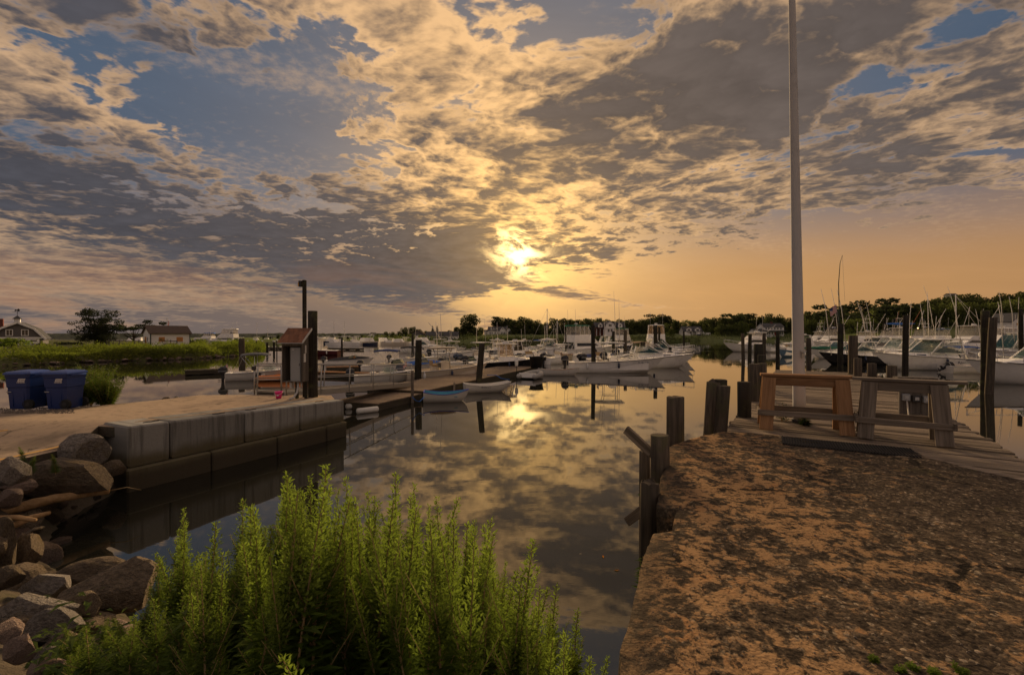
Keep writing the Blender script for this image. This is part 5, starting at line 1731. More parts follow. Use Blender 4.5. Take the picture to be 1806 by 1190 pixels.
def centre_console(label, u, v, rz, L=7.0, B=2.4, mat='gel_white', deck='gel_white', top='gel_white', eng='engine_black', n_eng=1, h=2.35, ttop_on=True, stripe=None, under=None, radar_on=False, raft=False, rails=True, tilt=0.0, Fs=.75, Fb=1.25, sole='non_skid', cush='gel_cream', y=None, ant=2, cover=False, rigs=0, legmat='stainless'):
    t = boat(label, u, v, rz, y=y)
    sh = hull(t, L, B, Fs, Fb, mat, deck, .80, .30, stripe, sole=sole)
    console(t, L * .46, B * .34, .8, 1.15, .30, deck)
    leaning_post(t, L * .33, B * .40, .30, deck, cush)
    MB().box((L * .66, 0, .50), (.9, B * .4, .40), None, .05).build('bow_seat', M_[cush], t)
    if ttop_on:
        rf = ttop(t, L * .27, L * .57, B * .82, h, top, .32, (L * .37, L * .50), under, legmat, B * .20)
        if radar_on: radar(rf, L * .42, h + .12, .3)
        if raft: raft_box(rf, L * .38, h + .16)
        for k in range(ant): antenna(rf, L * .40, (-1) ** k * B * .34, h, 2.0 + .6 * k, -.05)
        if rigs: outriggers(rf, L * .45, B * .38, h, 3.6 * rigs, 2.2, .5)
    for i in range(n_eng):
        yy = (i - (n_eng - 1) / 2) * .62
        outboard(t, -.02, yy, Fs - .42, 1.05, 'engine_cover' if cover else eng, tilt)
    if rails: bow_rail(t, sh, L, L * .62, .26, .016, 6)
    return t, sh

def express(label, u, v, rz, L=9.0, B=2.9, mat='gel_white', deck='gel_white', Fs=.95, Fb=1.55, hard=True, glass='glass_green', eng='engine_white', n_eng=2, top='gel_white', zt=2.75, stripe='gel_black', y=None, canvas=None, rail=True, arch=False):
    t = boat(label, u, v, rz, y=y)
    sh = hull(t, L, B, Fs, Fb, mat, deck, .40, .45, stripe)
    # trunk cabin rising into the windscreen
    x0, x1, x2, x3 = L * .34, L * .50, L * .60, L * .86
    zf = sh(x3)[0]; zc = Fs + .62
    c, W = house(t, [(x0, sh(x0)[0] - .15), (x0, zc), (x1, zc + .06), (x2, zc + .0), (x3 - L * .1, zf + .12), (x3, zf - .05)], B * .80, B * .52, deck, 'cabin')
    side_window(c, W, [(L * .62, sh(L * .62)[0] + .08), (L * .62, sh(L * .62)[0] + .2), (L * .70, sh(L * .7)[0] + .17), (L * .70, sh(L * .7)[0] + .08)], 'glass_dark', .01, 'porthole')
    hw, Wh = house(t, [(x0 - .3, zc - .02), (x0 - .2, zt - .02), (x1 - L * .03, zt), (x2 - .02, zc - .02)], B * .78, B * .64, 'vinyl' if canvas else 'windscreen', 'wheelhouse')
    # glass: side panes and a raked screen set in white frames
    zq = zc + .42 * (zt - zc)
    side_window(hw, Wh, [(x0 - .2, zc + .05), (x0 - .1, zc + .12), (x1 - L * .02, zq + .1), (x2 - .30 * (zq - zc) / (zt - zc) * 2, zc + .06)], glass, .014)
    MB().box((x1 - .5, B * .15, zc + .2), (.5, B * .28, .75), None, .06).build('helm', M_['gel_white'], hw)
    for yy in (-.18, .18): MB().box((x0 + .3, B * yy, zc + .15), (.5, .5, .9), None, .08).build('helm_seat', M_['canvas_black' if n_eng == 0 else 'gel_cream'], hw)
    front_window(hw, (x2 - .04, zc + .06), (x1 - L * .03 + .02, zt - .08), B * .66, glass, 3)
    for sy in (-1, 1):
        tubes(hw, 'pillar', 'gel_white', .045, [(x2 - .02, sy * B * .39, zc - .02), (x1 - L * .03, sy * B * .32, zt)])
        tubes(hw, 'pillar', 'gel_white', .05, [(x0 - .62, sy * B * .39, Fs), (x0 - .25, sy * B * .33, zt)])
    if hard:
        rf = ttop(t, x0 - L * .09, x1 + .10, B * .80, zt + .06, top, zt - .3, (x0, x1 - .3), None, 'gel_white', B * .30, .10)
        raft_box(rf, (x0 + x1) / 2 - .1, zt + .20)
        antenna(rf, x0 + .3, B * .3, zt, 2.4, -.06); antenna(rf, x0 + .3, -B * .3, zt, 2.4, -.06)
    if arch:
        b = MB().prism([(x0 - .9, Fs), (x0 - .35, Fs), (x0 + .5, zt + .25), (x0 + .1, zt + .35)], -B * .44, B * .44)
        ar = MB()
        for sy in (-1, 1): ar.prism([(x0 - 1.1, Fs - .05), (x0 - .4, Fs - .05), (x0 + .35, zt + .2), (x0 - .05, zt + .3)], sy * B * .44 - .06, sy * B * .44 + .06)
        ar.box((x0 + .15, 0, zt + .25), (.55, B * .95, .10), None, .02)
        a = ar.build('radar_arch', M_['gel_white'], t)
        radar(a, x0 + .15, zt + .38, .28)
    if canvas: bimini(t, x0 - L * .16, x0 + .3, B * .8, zt + .12, Fs, canvas)
    for i in range(n_eng):
        outboard(t, -.02, (i - (n_eng - 1) / 2) * .72, Fs - .45, 1.2, eng, 0)
    if rail: bow_rail(t, sh, L, L * .5, .55, .02, 8)
    MB().box((L * .2, 0, .75), (.5, B * .6, .5), None, .05).build('seat', M_['gel_cream'], t)
    return t, sh

def sportfish(label, u, v, rz, L=11, B=3.6, canvas='canvas_blue', y=None, zt=4.6, tower=0.0, rig='outrigger', mat='gel_white', encl='vinyl', rig_h=5.0):
    t = boat(label, u, v, rz, y=y)
    sh = hull(t, L, B, 1.05, 1.95, mat, 'gel_white', .34, .5, 'gel_grey')
    x0, x1 = L * .32, L * .68
    c, W = house(t, [(x0, .95), (x0, 2.55), (L * .54, 2.6), (x1, 1.55)], B * .80, B * .70, 'gel_white', 'cabin')
    side_window(c, W, [(x0 + .3, 1.9), (x0 + .3, 2.4), (L * .52, 2.45), (L * .60, 1.95)], 'glass_dark')
    front_window(c, (x1 - .25, 1.7), (L * .54 + .08, 2.5), B * .62, 'glass_dark', 3)
    front_window(c, (x0, 1.1), (x0 + .001, 2.4), B * .6, 'glass_dark', 3, name='door_glass')
    fb, Wf = house(t, [(x0 - .5, 2.58), (x0 - .45, 3.15), (L * .50, 3.3), (L * .56, 2.62)], B * .74, B * .72, 'gel_white', 'flybridge')
    enc, We = house(t, [(x0 - .25, 3.12), (x0 - .2, zt - .06), (L * .46, zt - .04), (L * .52, 3.22)], B * .68, B * .62, encl, 'enclosure')
    for k in range(4):
        xx = x0 - .2 + (L * .46 - x0 + .2) * k / 3
        for sy in (-1, 1): tubes(enc, 'upright', 'stainless', .025, [(xx + .1, sy * B * .345, 3.1), (xx, sy * B * .315, zt)])
    rf = MB().box(((x0 + L * .48) / 2 - .1, 0, zt), (L * .48 - x0 + .9, B * .72, .09), None, .035).build('hardtop', M_[canvas if canvas else 'gel_white'], t)
    radar(rf, x0 + .5, zt + .10, .32); MB().sphere((x0 + 1.4, .5, zt + .25), .2).build('dome', M_['engine_white'], rf, True)
    for k in range(2): antenna(rf, x0 + .3, (-1) ** k * B * .3, zt, 3.2 + k * .5, -.04)
    outriggers(t, L * .45, B * .42, 2.5, rig_h, 3.2, .9, rig)
    if tower:
        for sx in (-1, 1):
            for sy in (-1, 1): tubes(t, 'tower_leg', 'stainless', .035, [((x0 + L * .46) / 2 + sx * 1.0, sy * B * .38, 2.6), ((x0 + L * .46) / 2 + sx * .45, sy * .5, zt + tower)])
        tw = MB().box(((x0 + L * .46) / 2, 0, zt + tower), (1.3, 1.2, .08), None, .02).build('tower_platform', M_['gel_white'], t)
        MB().box(((x0 + L * .46) / 2, 0, zt + tower + 1.0), (1.2, 1.1, .06), None, .02).build('sunshade', M_[canvas or 'gel_white'], tw)
        for sx in (-1, 1):
            for sy in (-1, 1): tubes(tw, 'upright', 'stainless', .02, [((x0 + L * .46) / 2 + sx * .5, sy * .5, zt + tower), ((x0 + L * .46) / 2 + sx * .5, sy * .48, zt + tower + 1.0)])
    bow_rail(t, sh, L, L * .5, .6, .022, 8)
    flag(t, .2, 0, 1.1, .7, 1.2)
    return t, sh

def cabin_cruiser(label, u, v, rz, L=10, B=3.5, canvas='canvas_green', y=None, encl='vinyl_warm', zt=3.9):
    t = boat(label, u, v, rz, y=y)
    sh = hull(t, L, B, 1.1, 1.8, 'gel_white', 'gel_white', .20, .5, 'gel_grey')
    x0, x1 = L * .18, L * .66
    c, W = house(t, [(x0, 1.0), (x0, 2.35), (L * .56, 2.3), (x1, 1.5)], B * .86, B * .76, 'gel_white', 'cabin')
    side_window(c, W, [(x0 + .4, 1.6), (x0 + .4, 2.1), (L * .52, 2.1), (L * .58, 1.65)], 'glass_dark')
    front_window(c, (x1 - .2, 1.6), (L * .56 + .05, 2.25), B * .66, 'glass_dark', 3)
    front_window(c, (x0, 1.15), (x0 + .001, 2.2), B * .7, 'glass_dark', 3, name='door_glass')
    zb = 2.3 + (zt - 2.3) * .42
    house(t, [(x0 - .1, 2.30), (x0 - .05, zb), (L * .46, zb + .08), (L * .56, 2.34)], B * .84, B * .80, 'gel_white', 'flybridge')
    e, We = house(t, [(x0 + .1, zb - .02), (x0 + .2, zt - .1), (L * .42, zt - .08), (L * .46, zb + .05)], B * .78, B * .70, encl, 'enclosure')
    for k in range(5): tubes(e, 'seam', 'canvas_black', .014, [(x0 + .13, B * (-.36 + .18 * k), zb), (x0 + .19, B * (-.33 + .165 * k), zt - .1)])
    MB().box((x0 + 1.0, 0, zb + .1), (.6, B * .5, .7), None, .08).build('helm_seat', M_['canvas_black'], e)
    for k in range(4):
        for sy in (-1, 1):
            xx = x0 + .2 + k * (L * .22) / 3; tubes(e, 'upright', 'gel_white', .03, [(xx, sy * B * .40, 2.4), (xx + .02, sy * B * .355, zt)])
    rf = MB(); rf.loft([[(x, w * B * .5, z) for w, z in ((-.74, zt - .1), (-.6, zt + .02), (0, zt + .08), (.6, zt + .02), (.74, zt - .1), (.6, zt - .12), (-.6, zt - .12))] for x in (x0 - .15, x0 + .8, L * .36, L * .45)], True, True, True)
    r = rf.build('canopy', M_[canvas], t, True)
    radar(r, x0 + 1.2, zt + .16, .3)
    antenna(r, x0 + .4, B * .3, zt, 2.6, -.05); antenna(r, x0 + .4, -B * .3, zt, 2.6, -.05)
    bow_rail(t, sh, L, L * .45, .6, .022, 8)
    for sy in (-1, 1): tubes(t, 'ladder', 'gel_white', .035, [(x0 - .9, sy * B * .44, .9), (x0 - .1, sy * B * .42, 2.4)])
    MB().box((-.35, 0, .18), (.8, B * .9, .10), None, .02).build('swim_platform', M_['gel_white'], t)
    flag(t, .1, B * .3, 1.1, .6, 1.1)
    return t, sh

def pilothouse(label, u, v, rz, L=7.6, B=2.6, mat='gel_black', y=None, curtain='vinyl_warm', zt=2.55, eng='engine_black', n_eng=1, raft=True):
    t = boat(label, u, v, rz, y=y)
    sh = hull(t, L, B, .8, 1.35, mat, 'gel_white', .46, .32, 'gel_white')
    x0, x1 = L * .38, L * .56
    c, W = house(t, [(x0, .6), (x0, 1.35), (x1, 1.40), (L * .70, 1.2), (L * .74, 1.0)], B * .72, B * .66, 'gel_white', 'cabin')
    e, We = house(t, [(x0 + .02, 1.34), (x0 + .05, zt - .05), (x1 - .15, zt - .05), (x1 + .1, 1.38)], B * .62, B * .60, curtain, 'curtain')
    for xx, xt in ((x0, x0 + .04), ((x0 + x1) / 2, (x0 + x1) / 2 - .05), (x1 + .1, x1 - .15)):
        for sy in (-1, 1): tubes(e, 'pillar', 'gel_white', .05, [(xx, sy * B * .315, 1.3), (xt, sy * B * .305, zt)])
    rf = ttop(t, x0 - .5, x1 + .35, B * .78, zt + .05, 'gel_white', zt - .3, (x0, x1 - .2), None, 'gel_white', B * .30, .07)
    if raft: raft_box(rf, (x0 + x1) / 2, zt + .19)
    antenna(rf, x0, B * .33, zt, 2.2, -.04)
    for i in range(n_eng): outboard(t, -.02, (i - (n_eng - 1) / 2) * .65, .36, 1.1, eng)
    bow_rail(t, sh, L, L * .6, .4, .018, 6)
    leaning_post(t, L * .3, B * .4, .32)
    return t, sh

def runabout(label, u, v, rz, L=5.6, B=2.1, mat='gel_white', y=None, canvas=None, glass='glass_green', eng='engine_black', cover=None, deck='gel_white', tilt=0.0, Fs=.6, Fb=.9):
    t = boat(label, u, v, rz, y=y)
    sh = hull(t, L, B, Fs, Fb, mat, deck, .62, .25, 'gel_grey', sole='gel_cream')
    x = L * .60; z = sh(x)[0]
    w = MB()
    for sy in (-1, 1): w.prism([(x, z - .02), (x + .35, z - .02), (x + .02, z + .42), (x - .5, z + .38), (x - .7, z)], sy * B * .36 - .008, sy * B * .36 + .008)
    ws = w.build('windscreen', M_[glass], t)
    front_window(ws, (x + .35, z), (x + .03, z + .42), B * .70, glass, 3)
    for sx in (.30, .45): MB().box((L * sx, .0, .55), (.5, B * .62, .45), None, .08).build('seat', M_['gel_cream'], t)
    outboard(t, -.02, 0, Fs - .42, .9, eng, tilt)
    if canvas: bimini(t, L * .20, L * .58, B * .86, 1.95, Fs, canvas)
    if cover:
        b = MB(); rings = []
        for k in range(8):
            xx = L * (.06 + .84 * k / 7); zz, ww = sh(xx); hh = .35 * math.sin(math.pi * (k + .6) / 8.2)
            rings.append([(xx, ww * 1.02 * q, zz + .02 + hh * (1 - abs(q)) ** .7) for q in (-1, -.6, -.25, 0, .25, .6, 1)])
        b.loft(rings, False); b.build('mooring_cover', M_[cover], t, True)
    return t, sh

def dinghy(label, u, v, rz, L=2.5, B=1.2, out='skiff_white', inn='skiff_white', rim='skiff_white', pram=False, canoe=False, D=.42):
    t = boat(label, u, v, rz, 'rowing_dinghy')
    n = 14; rings_o, rings_i = [], []
    for k in range(n + 1):
        s = k / n
        if canoe: wid = math.sin(math.pi * (.04 + .92 * s)) ** .75
        else: wid = (.78 + .22 * math.sin(math.pi * min(1, s / .5) / 2)) * (1 - max(0, (s - .45) / .55) ** (2.4 if not pram else 3.2) * (1.0 if not pram else .45))
        wid = max(wid, .015)
        zt = D * (1 + .45 * (abs(s - .45) / .55) ** 2); zb = -.06 + .16 * max(0, (s - .7) / .3) ** 2 * (2.2 if pram else 1)
        w = B / 2 * wid; x = s * L; xk = x - (.10 * L * max(0, (s - .6) / .4) ** 2)
        rings_o.append([(x, w, zt), (x - (x - xk) * .4, w * .92, zt * .5), (xk, w * .62, zb + .02), (xk, 0, zb), (xk, -w * .62, zb + .02), (x - (x - xk) * .4, -w * .92, zt * .5), (x, -w, zt)])
        i_ = .03
        wi = max(w - i_, .004)
        rings_i.append([(x, wi, zt), (x - (x - xk) * .4, wi * .9, zt * .5), (xk, wi * .6, zb + .06), (xk, 0, zb + .05), (xk, -wi * .6, zb + .06), (x - (x - xk) * .4, -wi * .9, zt * .5), (x, -wi, zt)])
    b = MB().loft(rings_o, False); b.add(rings_o[0], [tuple(range(7))])
    if pram: b.add(rings_o[-1], [tuple(range(7))])
    h = b.build('hull', M_[out], t, True)
    bi = MB().loft(rings_i, False); q = [(p[0] + .03, p[1], p[2]) for p in rings_i[0]]; bi.add(q, [tuple(range(7))])
    bi.build('liner', M_[inn], t, True)
    for sy in (0, 6):
        MB().tube([r[sy] for r in rings_o], .022, 6).build('gunwale', M_[rim], t, True)
    MB().box((.02, 0, rings_o[0][0][2] - .02), (.05, B * .74, .06), None, .01).build('transom_cap', M_[rim], t)
    for s in ((.12, .42, .70) if not canoe else (.3, .7)):
        k = int(s * n); r0 = rings_i[k]
        MB().box((L * s, 0, r0[0][2] * .66), (.22, r0[0][1] * 1.9, .03), None, .006).build('thwart', M_[inn], t)
    return t

def inflatable(label, u, v, rz, L=2.8, B=1.5, mat='rubber_grey', motor=True, tilt=0.0):
    t = boat(label, u, v, rz, 'inflatable_boat')
    r = .21; pts = [(-.25, B / 2 - r, .20), (0, B / 2 - r, .22), (L * .6, B / 2 - r, .25), (L * .85, B / 2 - r - .2, .33), (L, 0, .40), (L * .85, -(B / 2 - r - .2), .33), (L * .6, -(B / 2 - r), .25), (0, -(B / 2 - r), .22), (-.25, -(B / 2 - r), .20)]
    MB().tube(pts, [.06] + [r] * 7 + [.06], 12).build('tube', M_[mat], t, True)
    MB().box((L * .42, 0, .10), (L * .8, B - 2 * r, .06), None, .01).build('floor', M_['rubber_dark'], t)
    MB().box((.12, 0, .28), (.05, B - 2 * r + .05, .42), None, .01).build('transom', M_['gel_white'], t)
    MB().box((L * .45, 0, .38), (.24, B - 2 * r + .1, .03), None, .006).build('thwart', M_['gel_grey'], t)
    if motor: outboard(t, .08, 0, .10, .62, 'engine_black', tilt)
    return t

# --- small craft along the dock
d1 = dinghy('white rowboat with blue rim and turquoise inside tied to the dock', 747, 708, 8, 2.35, 1.25, 'skiff_white', 'skiff_blue_inside', 'skiff_blue_rim')
d2 = dinghy('white pram dinghy with registration numbers tied behind the blue rimmed rowboat', 819, 692, 16, 2.85, 1.35, 'skiff_white', 'skiff_white', 'skiff_white', True)
text_part(d2, 'RI 2473 S', .15, (1.2, -.655, .34), (R(90), 0, R(1)))
inflatable('grey inflatable dinghy lying stern-on at the dock edge', 929, 669, 68, 2.5, 1.75, 'rubber_grey', False)
dinghy('white double-ended canoe with tan inside beside the grey inflatable', 950, 662, 4, 3.55, 1.0, 'skiff_white', 'orange_board', 'skiff_white', False, True, .46)
# ropes
a = ground(727, 700, .55); c_ = ground(748, 700, .45)
tag(MB().tube([(0, 0, 0), (c_ - a) * .3 + Vector((0, 0, -.18)), (c_ - a) * .6 + Vector((0, 0, -.22)), (c_ - a)], .02, 6).build('mooring_rope', M_['rope_blue'], None, True, a), 'blue mooring rope sagging from the thin post to the rowboat', 'rope')
a = ground(868, 662, .49)
tag(MB().tube([(-.4, .1, .02), (0, 0, .03), (.3, -.05, .02), (.7, -.3, -.2), (1.3, -.55, -.25)], .025, 6).build('mooring_rope', M_['rope_blue'], None, True, a), 'blue mooring rope tied at the dock edge before the inflatable', 'rope')

# --- left basin
t, sh = runabout('white open boat with grey bimini and small flag in the creek', 400, 671, 22, 5.0, 1.9, 'skiff_white', None, 'canvas_grey', 'windscreen', 'engine_black')
flag(t, .1, .5, .5, .45, .75)
inflatable('orange inflatable boat with a black outboard behind the railing', 462, 671, 12, 3.3, 1.6, 'rubber_orange', True, -.5)
t, sh = runabout('small white skiff with black outboard lying behind the gangway rail', 624, 676, 20, 4.4, 1.7, 'skiff_white', None, None, 'windscreen', 'engine_black')
runabout('white runabout with a dark blue bimini top in the basin', 640, 655, 6, 5.8, 2.2, 'gel_white', None, 'canvas_blue')
runabout('white boat under a black bimini behind the thick piling', 690, 641, 4, 6.2, 2.3, 'gel_white', None, 'canvas_black')
runabout('white skiff with a black cockpit cover beyond the gangway', 575, 645, 10, 5.2, 2.0, 'gel_white', None, None, cover='canvas_black')
runabout('low white boat with bright blue gear in the inner basin', 700, 655, 12, 4.6, 1.9, 'skiff_white', None, None, cover='canvas_bright')
pilothouse('dark red hulled workboat with a white wheelhouse in the harbour', 600, 626, 178, 9.0, 3.0, 'gel_red', None, 'gel_white', 2.9, n_eng=0)
t, sh = centre_console('cream centre console with tan hardtop moored at the dock, engine covered', 714, 672, 22, 6.6, 2.45, 'gel_cream', 'gel_cream', 'gel_cream', cover=True, under='canvas_tan', h=2.5, cush='cushion_tan')
flag(t, .2, -.5, .7, .5, .8)
centre_console('white centre console with hardtop lying bow toward the dock post', 812, 645, 40, 7.2, 2.5, h=2.6, ant=2, eng='engine_navy', n_eng=2)
runabout('white bowrider with green windscreen next to the brown finger float', 782, 649, 12, 5.2, 2.0)
pilothouse('black hulled pilothouse boat with orange curtains at the dock', 826, 653, 6, 7.8, 2.7, 'gel_black')
pilothouse('white pilothouse boat with a dark window behind the black hulled one', 868, 637, 30, 7.4, 2.6, 'gel_black', None, 'glass_dark')
centre_console('white open boat lying stern-on with black engine and yellow gear', 918, 643, 58, 6.4, 2.4, ttop_on=False, cush='cushion_tan')
centre_console('white hardtop boat with grey flared bow pointing at the dock end', 982, 622, 238, 8.0, 2.7, 'gel_grey', h=2.7, Fb=1.5)
centre_console('white open boat with large black outboard at the dock end', 962, 642, 35, 6.0, 2.3, ttop_on=True, h=2.3)
runabout('white cuddy boat with blue cockpit cover behind the dock end', 1010, 638, 12, 6.2, 2.3, cover='canvas_blue')
cabin_cruiser('large flybridge cruiser with green canopy behind the dock end', 986, 628, 25, 11.5, 3.9, 'canvas_green', zt=5.0, encl='vinyl')
t, sh = centre_console('long white centre console with white hardtop lying side-on', 1002, 656, -4, 8.9, 2.8, 'gel_white', 'gel_white', 'gel_white', 'engine_black', 1, 2.75, True, 'gel_navy', Fs=.95, Fb=1.45, rigs=.0, ant=1)
text_part(t, 'RI 4817 BK', .22, (6.7, -1.27, .98), (R(82), 0, R(6)))
rods(t, 3.2, 2.6, 2, 1.8, 2.5)
express('white express cruiser with green windscreen just behind the side-on console', 1070, 648, -4, 9.2, 2.9, n_eng=1, hard=False, eng='engine_black', zt=2.3)
express('white express cruiser with brown cover behind the capped piling', 1092, 640, -3, 9.0, 2.9, n_eng=1, hard=False, eng='engine_black', zt=2.4, canvas='canvas_tan')
express('white hardtop express boat, outermost of the berth row', 1110, 634, -4, 9.0, 2.8, n_eng=1, eng='engine_black', zt=2.6, arch=True, hard=False)
cabin_cruiser('tall flybridge boat with bright green canopy and hanging flag', 1088, 618, 60, 10.5, 3.6, 'canvas_green', zt=4.9, encl='vinyl')
cabin_cruiser('tall cabin cruiser with enclosed tan curtains lying stern-on', 1160, 622, 78, 11, 3.9, 'gel_white', zt=5.4, encl='vinyl_warm')
express('dark cruiser with white radar arch between the green canopies', 1040, 622, 20, 10, 3.2, mat='gel_navy', n_eng=0, hard=False, arch=True, zt=2.9)
dinghy('small white tender afloat at the end of the berth row', 1190, 628, 5, 2.9, 1.4, 'gel_white', 'gel_grey', 'gel_white')
tag(MB().sphere((0, 0, .25), .32, 12, 8).build('mooring_buoy', M_['rubber_orange'], None, True, ground(1180, 632)), 'red orange buoy hanging by the last cruiser of the row', 'buoy')
def sailboat(label, u, v, rz, L, H, y=None, cover='canvas_bright'):
    t = boat(label, u, v, rz, 'sailboat', y)
    sh = hull(t, L, L * .31, .8, 1.1, 'gel_white', 'gel_white', .25, .4)
    house(t, [(L * .28, .8), (L * .28, 1.2), (L * .55, 1.25), (L * .66, .95)], L * .2, L * .16)
    tubes(t, 'mast', 'outrigger', .07, [(L * .55, 0, .9), (L * .55, 0, H)])
    tubes(t, 'boom', 'outrigger', .05, [(L * .55, 0, 2.0), (L * .12, 0, 2.1)])
    MB().tube([(L * .54, 0, 2.15), (L * .3, 0, 2.22), (L * .12, 0, 2.2)], [.18, .14, .08], 8).build('sail_cover', M_[cover], t, True)
    tubes(t, 'stay', 'outrigger', .02, [(L * .98, 0, 1.1), (L * .55, 0, H)], [(0, 0, .9), (L * .55, 0, H)])
    for sy in (-1, 1): tubes(t, 'shroud', 'stainless', .012, [(L * .5, sy * L * .15, .9), (L * .55, sy * .5, H * .6), (L * .55, 0, H * .97)])
    return t
sailboat('white sailboat with bare mast and blue sail cover', 934, 617, 20, 8, 9.5)
sailboat('small sailboat with a short white mast before the low house', 962, 615, 30, 6.5, 7.0, None, 'canvas_grey')

# --- right basin
sportfish('white fishing boat with pulpit rail at the outermost right berth', 1372, 620, 183, 11.5, 3.6, None, zt=3.9, rig_h=3.0)
centre_console('white open boat with blue covered console near the outer right piling', 1410, 621, 190, 8.6, 2.8, h=2.5, Fb=1.5, cush='cushion_tan', ttop_on=False)
express('white express cruiser with raked radar arch behind the flagpole', 1450, 616, 182, 11.5, 3.6, n_eng=0, hard=False, arch=True, zt=3.1)
t, sh = centre_console('pale blue bowed boat lying beside the flagpole', 1412, 628, 212, 6.8, 2.5, 'gel_blue', h=2.2, ttop_on=False, Fb=1.3)
sportfish('sportfishing boat with navy canvas flybridge and tall outriggers', 1500, 613, 184, 12.5, 4.0, 'canvas_blue', zt=5.2, rig_h=6.0)
t, sh = express('white cabin boat carrying a green kayak on deck', 1530, 632, 186, 9.4, 2.9, n_eng=1, hard=False, zt=2.5)
def kayak(label, loc, rz, L, mat):
    b = MB(); n = 12
    b.loft([[(L * k / n, .34 * math.sin(math.pi * (.02 + .96 * k / n)) ** .7 * math.cos(a), .18 * math.sin(math.pi * (.02 + .96 * k / n)) ** .6 * math.sin(a) + .05 * abs(k / n - .5)) for a in [2 * math.pi * i / 10 for i in range(10)]] for k in range(n + 1)], True, True, True)
    t = thing('kayak', label, 'kayak', loc, rz)
    b.build('hull', M_[mat], t, True)
    MB().loft([[(L * .5 + k * .45 * math.cos(a), k * .22 * math.sin(a), .17 + q) for a in [2 * math.pi * i / 12 for i in range(12)]] for k, q in ((1, 0), (1.05, .04), (.9, .03))], True).build('coaming', M_['rubber_dark'], t)
p = atd(1440, 50, 0)
kayak('green kayak lying on the foredeck of a white boat', (p.x, 52.5, 1.95), R(2), 5.2, 'canvas_green')
p = atd(1563, 66, 0)
kayak('bright blue kayak carried on a hardtop frame', (p.x, 66, zat(571, 66)), R(5), 4.6, 'canvas_bright')
t, sh = express('black hulled express boat with white deck and blue cover', 1568, 642, 187, 9.2, 2.9, 'gel_black', n_eng=2, zt=2.6, stripe='gel_white', hard=True)
express('white walkaround cruiser with hardtop and pale raked windscreen', 1640, 634, 184, 10, 3.1, zt=3.0, glass='windscreen')
express('white hardtop cruiser with curtains, between the walkaround and the big one', 1690, 637, 184, 10.2, 3.1, zt=2.9, glass='windscreen')
t, sh = express('big white hardtop cruiser with green glass and twin white engines', 1738, 651, 183, 11.8, 3.4, zt=3.0, Fs=1.05, Fb=1.75, stripe='gel_black')
text_part(t, 'No', .50, (4.35, 1.60, .72), (R(86), 0, R(181)), 'ink_dark', .25)
b = MB().tube([(5.35, 1.615, .66), (5.6, 1.61, .74), (5.9, 1.60, .72), (6.1, 1.595, .64)], .014, 5); b.tube([(5.35, 1.615, .74), (5.6, 1.61, .60), (5.9, 1.60, .58), (6.1, 1.595, .64)], .014, 5)
b.build('fish_emblem', M_['ink_dark'], t)
sportfish('tournament sportfishing boat with clear enclosure, tower mast and long outriggers', 1760, 622, 182, 13, 4.3, 'gel_white', zt=5.2, rig_h=6.5, tower=.0)
t2 = [o for o in COL.objects if o.name.startswith('motor_boat')][-1]
tubes(t2, 'mast', 'outrigger', .07, [(8.2, 0, 2.6), (8.45, 0, 11.2)])
tubes(t2, 'stay', 'outrigger', .02, [(8.45, 0, 11.0), (4.0, 1.2, 5.2)], [(8.45, 0, 11.0), (2.5, -1.2, 4.6)])
sportfish('sportfishing boat with red outriggers behind the walkaround', 1620, 617, 186, 12, 3.9, None, zt=5.0, rig='outrigger_red', rig_h=6.5, tower=1.2)
sportfish('sportfishing boat with a high open tower behind the black hull', 1560, 615, 185, 12, 3.9, None, zt=4.2, tower=2.2, rig_h=6.0)
t, sh = runabout('small white skiff with black outboard tilted up and lettering', 1668, 657, -3, 4.8, 1.9, 'skiff_white', None, None, 'windscreen', 'engine_black', None, 'gel_white', 1.05, .62, .85)
text_part(t, 'AQUA', .24, (2.6, -.99, .36), (R(84), 0, 0), 'ink_dark', .2)
t, sh = express('white cruiser showing only its near bow with rails past the crossed pilings', 1985, 678, 176, 10.5, 3.3, n_eng=0, Fs=1.15, Fb=1.75, zt=3.0, stripe='gel_black')
express('white cruiser with curved hardtop and green side glass behind the crossed pilings', 1850, 634, 182, 11.5, 3.6, n_eng=0, zt=3.5, hard=False, arch=True)
runabout('white boat with a bright blue cockpit awning beside the big cruiser', 1732, 640, 184, 7.5, 2.6, 'gel_white', None, 'canvas_bright')
# the tall bent rod with its line above a piling
p = atd(1480, 33.5)
t = thing('fishing_pole', 'long bent green pole with a line hanging above the boats', 'pole', (p.x, p.y, zat(570, 33.5)))
MB().tube([(0, 0, -1.5), (0, 0, 1.2), (-.05, 0, 2.9), (.05, 0, 4.4), (.22, 0, 5.0)], [.04, .035, .03, .02, .012], 8).build('pole', M_['trim_green'], t, True)
MB().tube([(.22, 0, 5.0), (.30, 0, 3.5), (.42, 0, 1.6)], .008, 5).build('line', M_['rope_white'], t)
flag(t, -.05, 0, .2, .9, 1.2)
# lights on boats that were on
p = atd(1619, 47, zat(578.5, 47))
tag(MB().sphere((0, 0, 0), .05, 10, 6).build('deck_lamp', M_['deck_light'], None, True, p), 'small lit amber deck lamp on a cruiser hardtop', 'lamp')
for (u, y, v, h, lean) in ((1086, 58, 585, 5.2, -.05), (1093, 60, 585, 4.4, -.03), (1648, 50, 560, 3.5, -.35), (1790, 46, 575, 3.0, -.2), (1770, 45, 560, 2.6, -.18)):
    p = atd(u, y, zat(v, y))
    tag(MB().tube([(0, 0, -1.5), (lean * h * .5, 0, h * .5), (lean * h, 0, h)], [.03, .025, .012], 6).build('whip_antenna', M_['outrigger'], None, True, p), 'tall thin whip antenna rising above the moored boats', 'antenna', 'whip antennas over the boats')
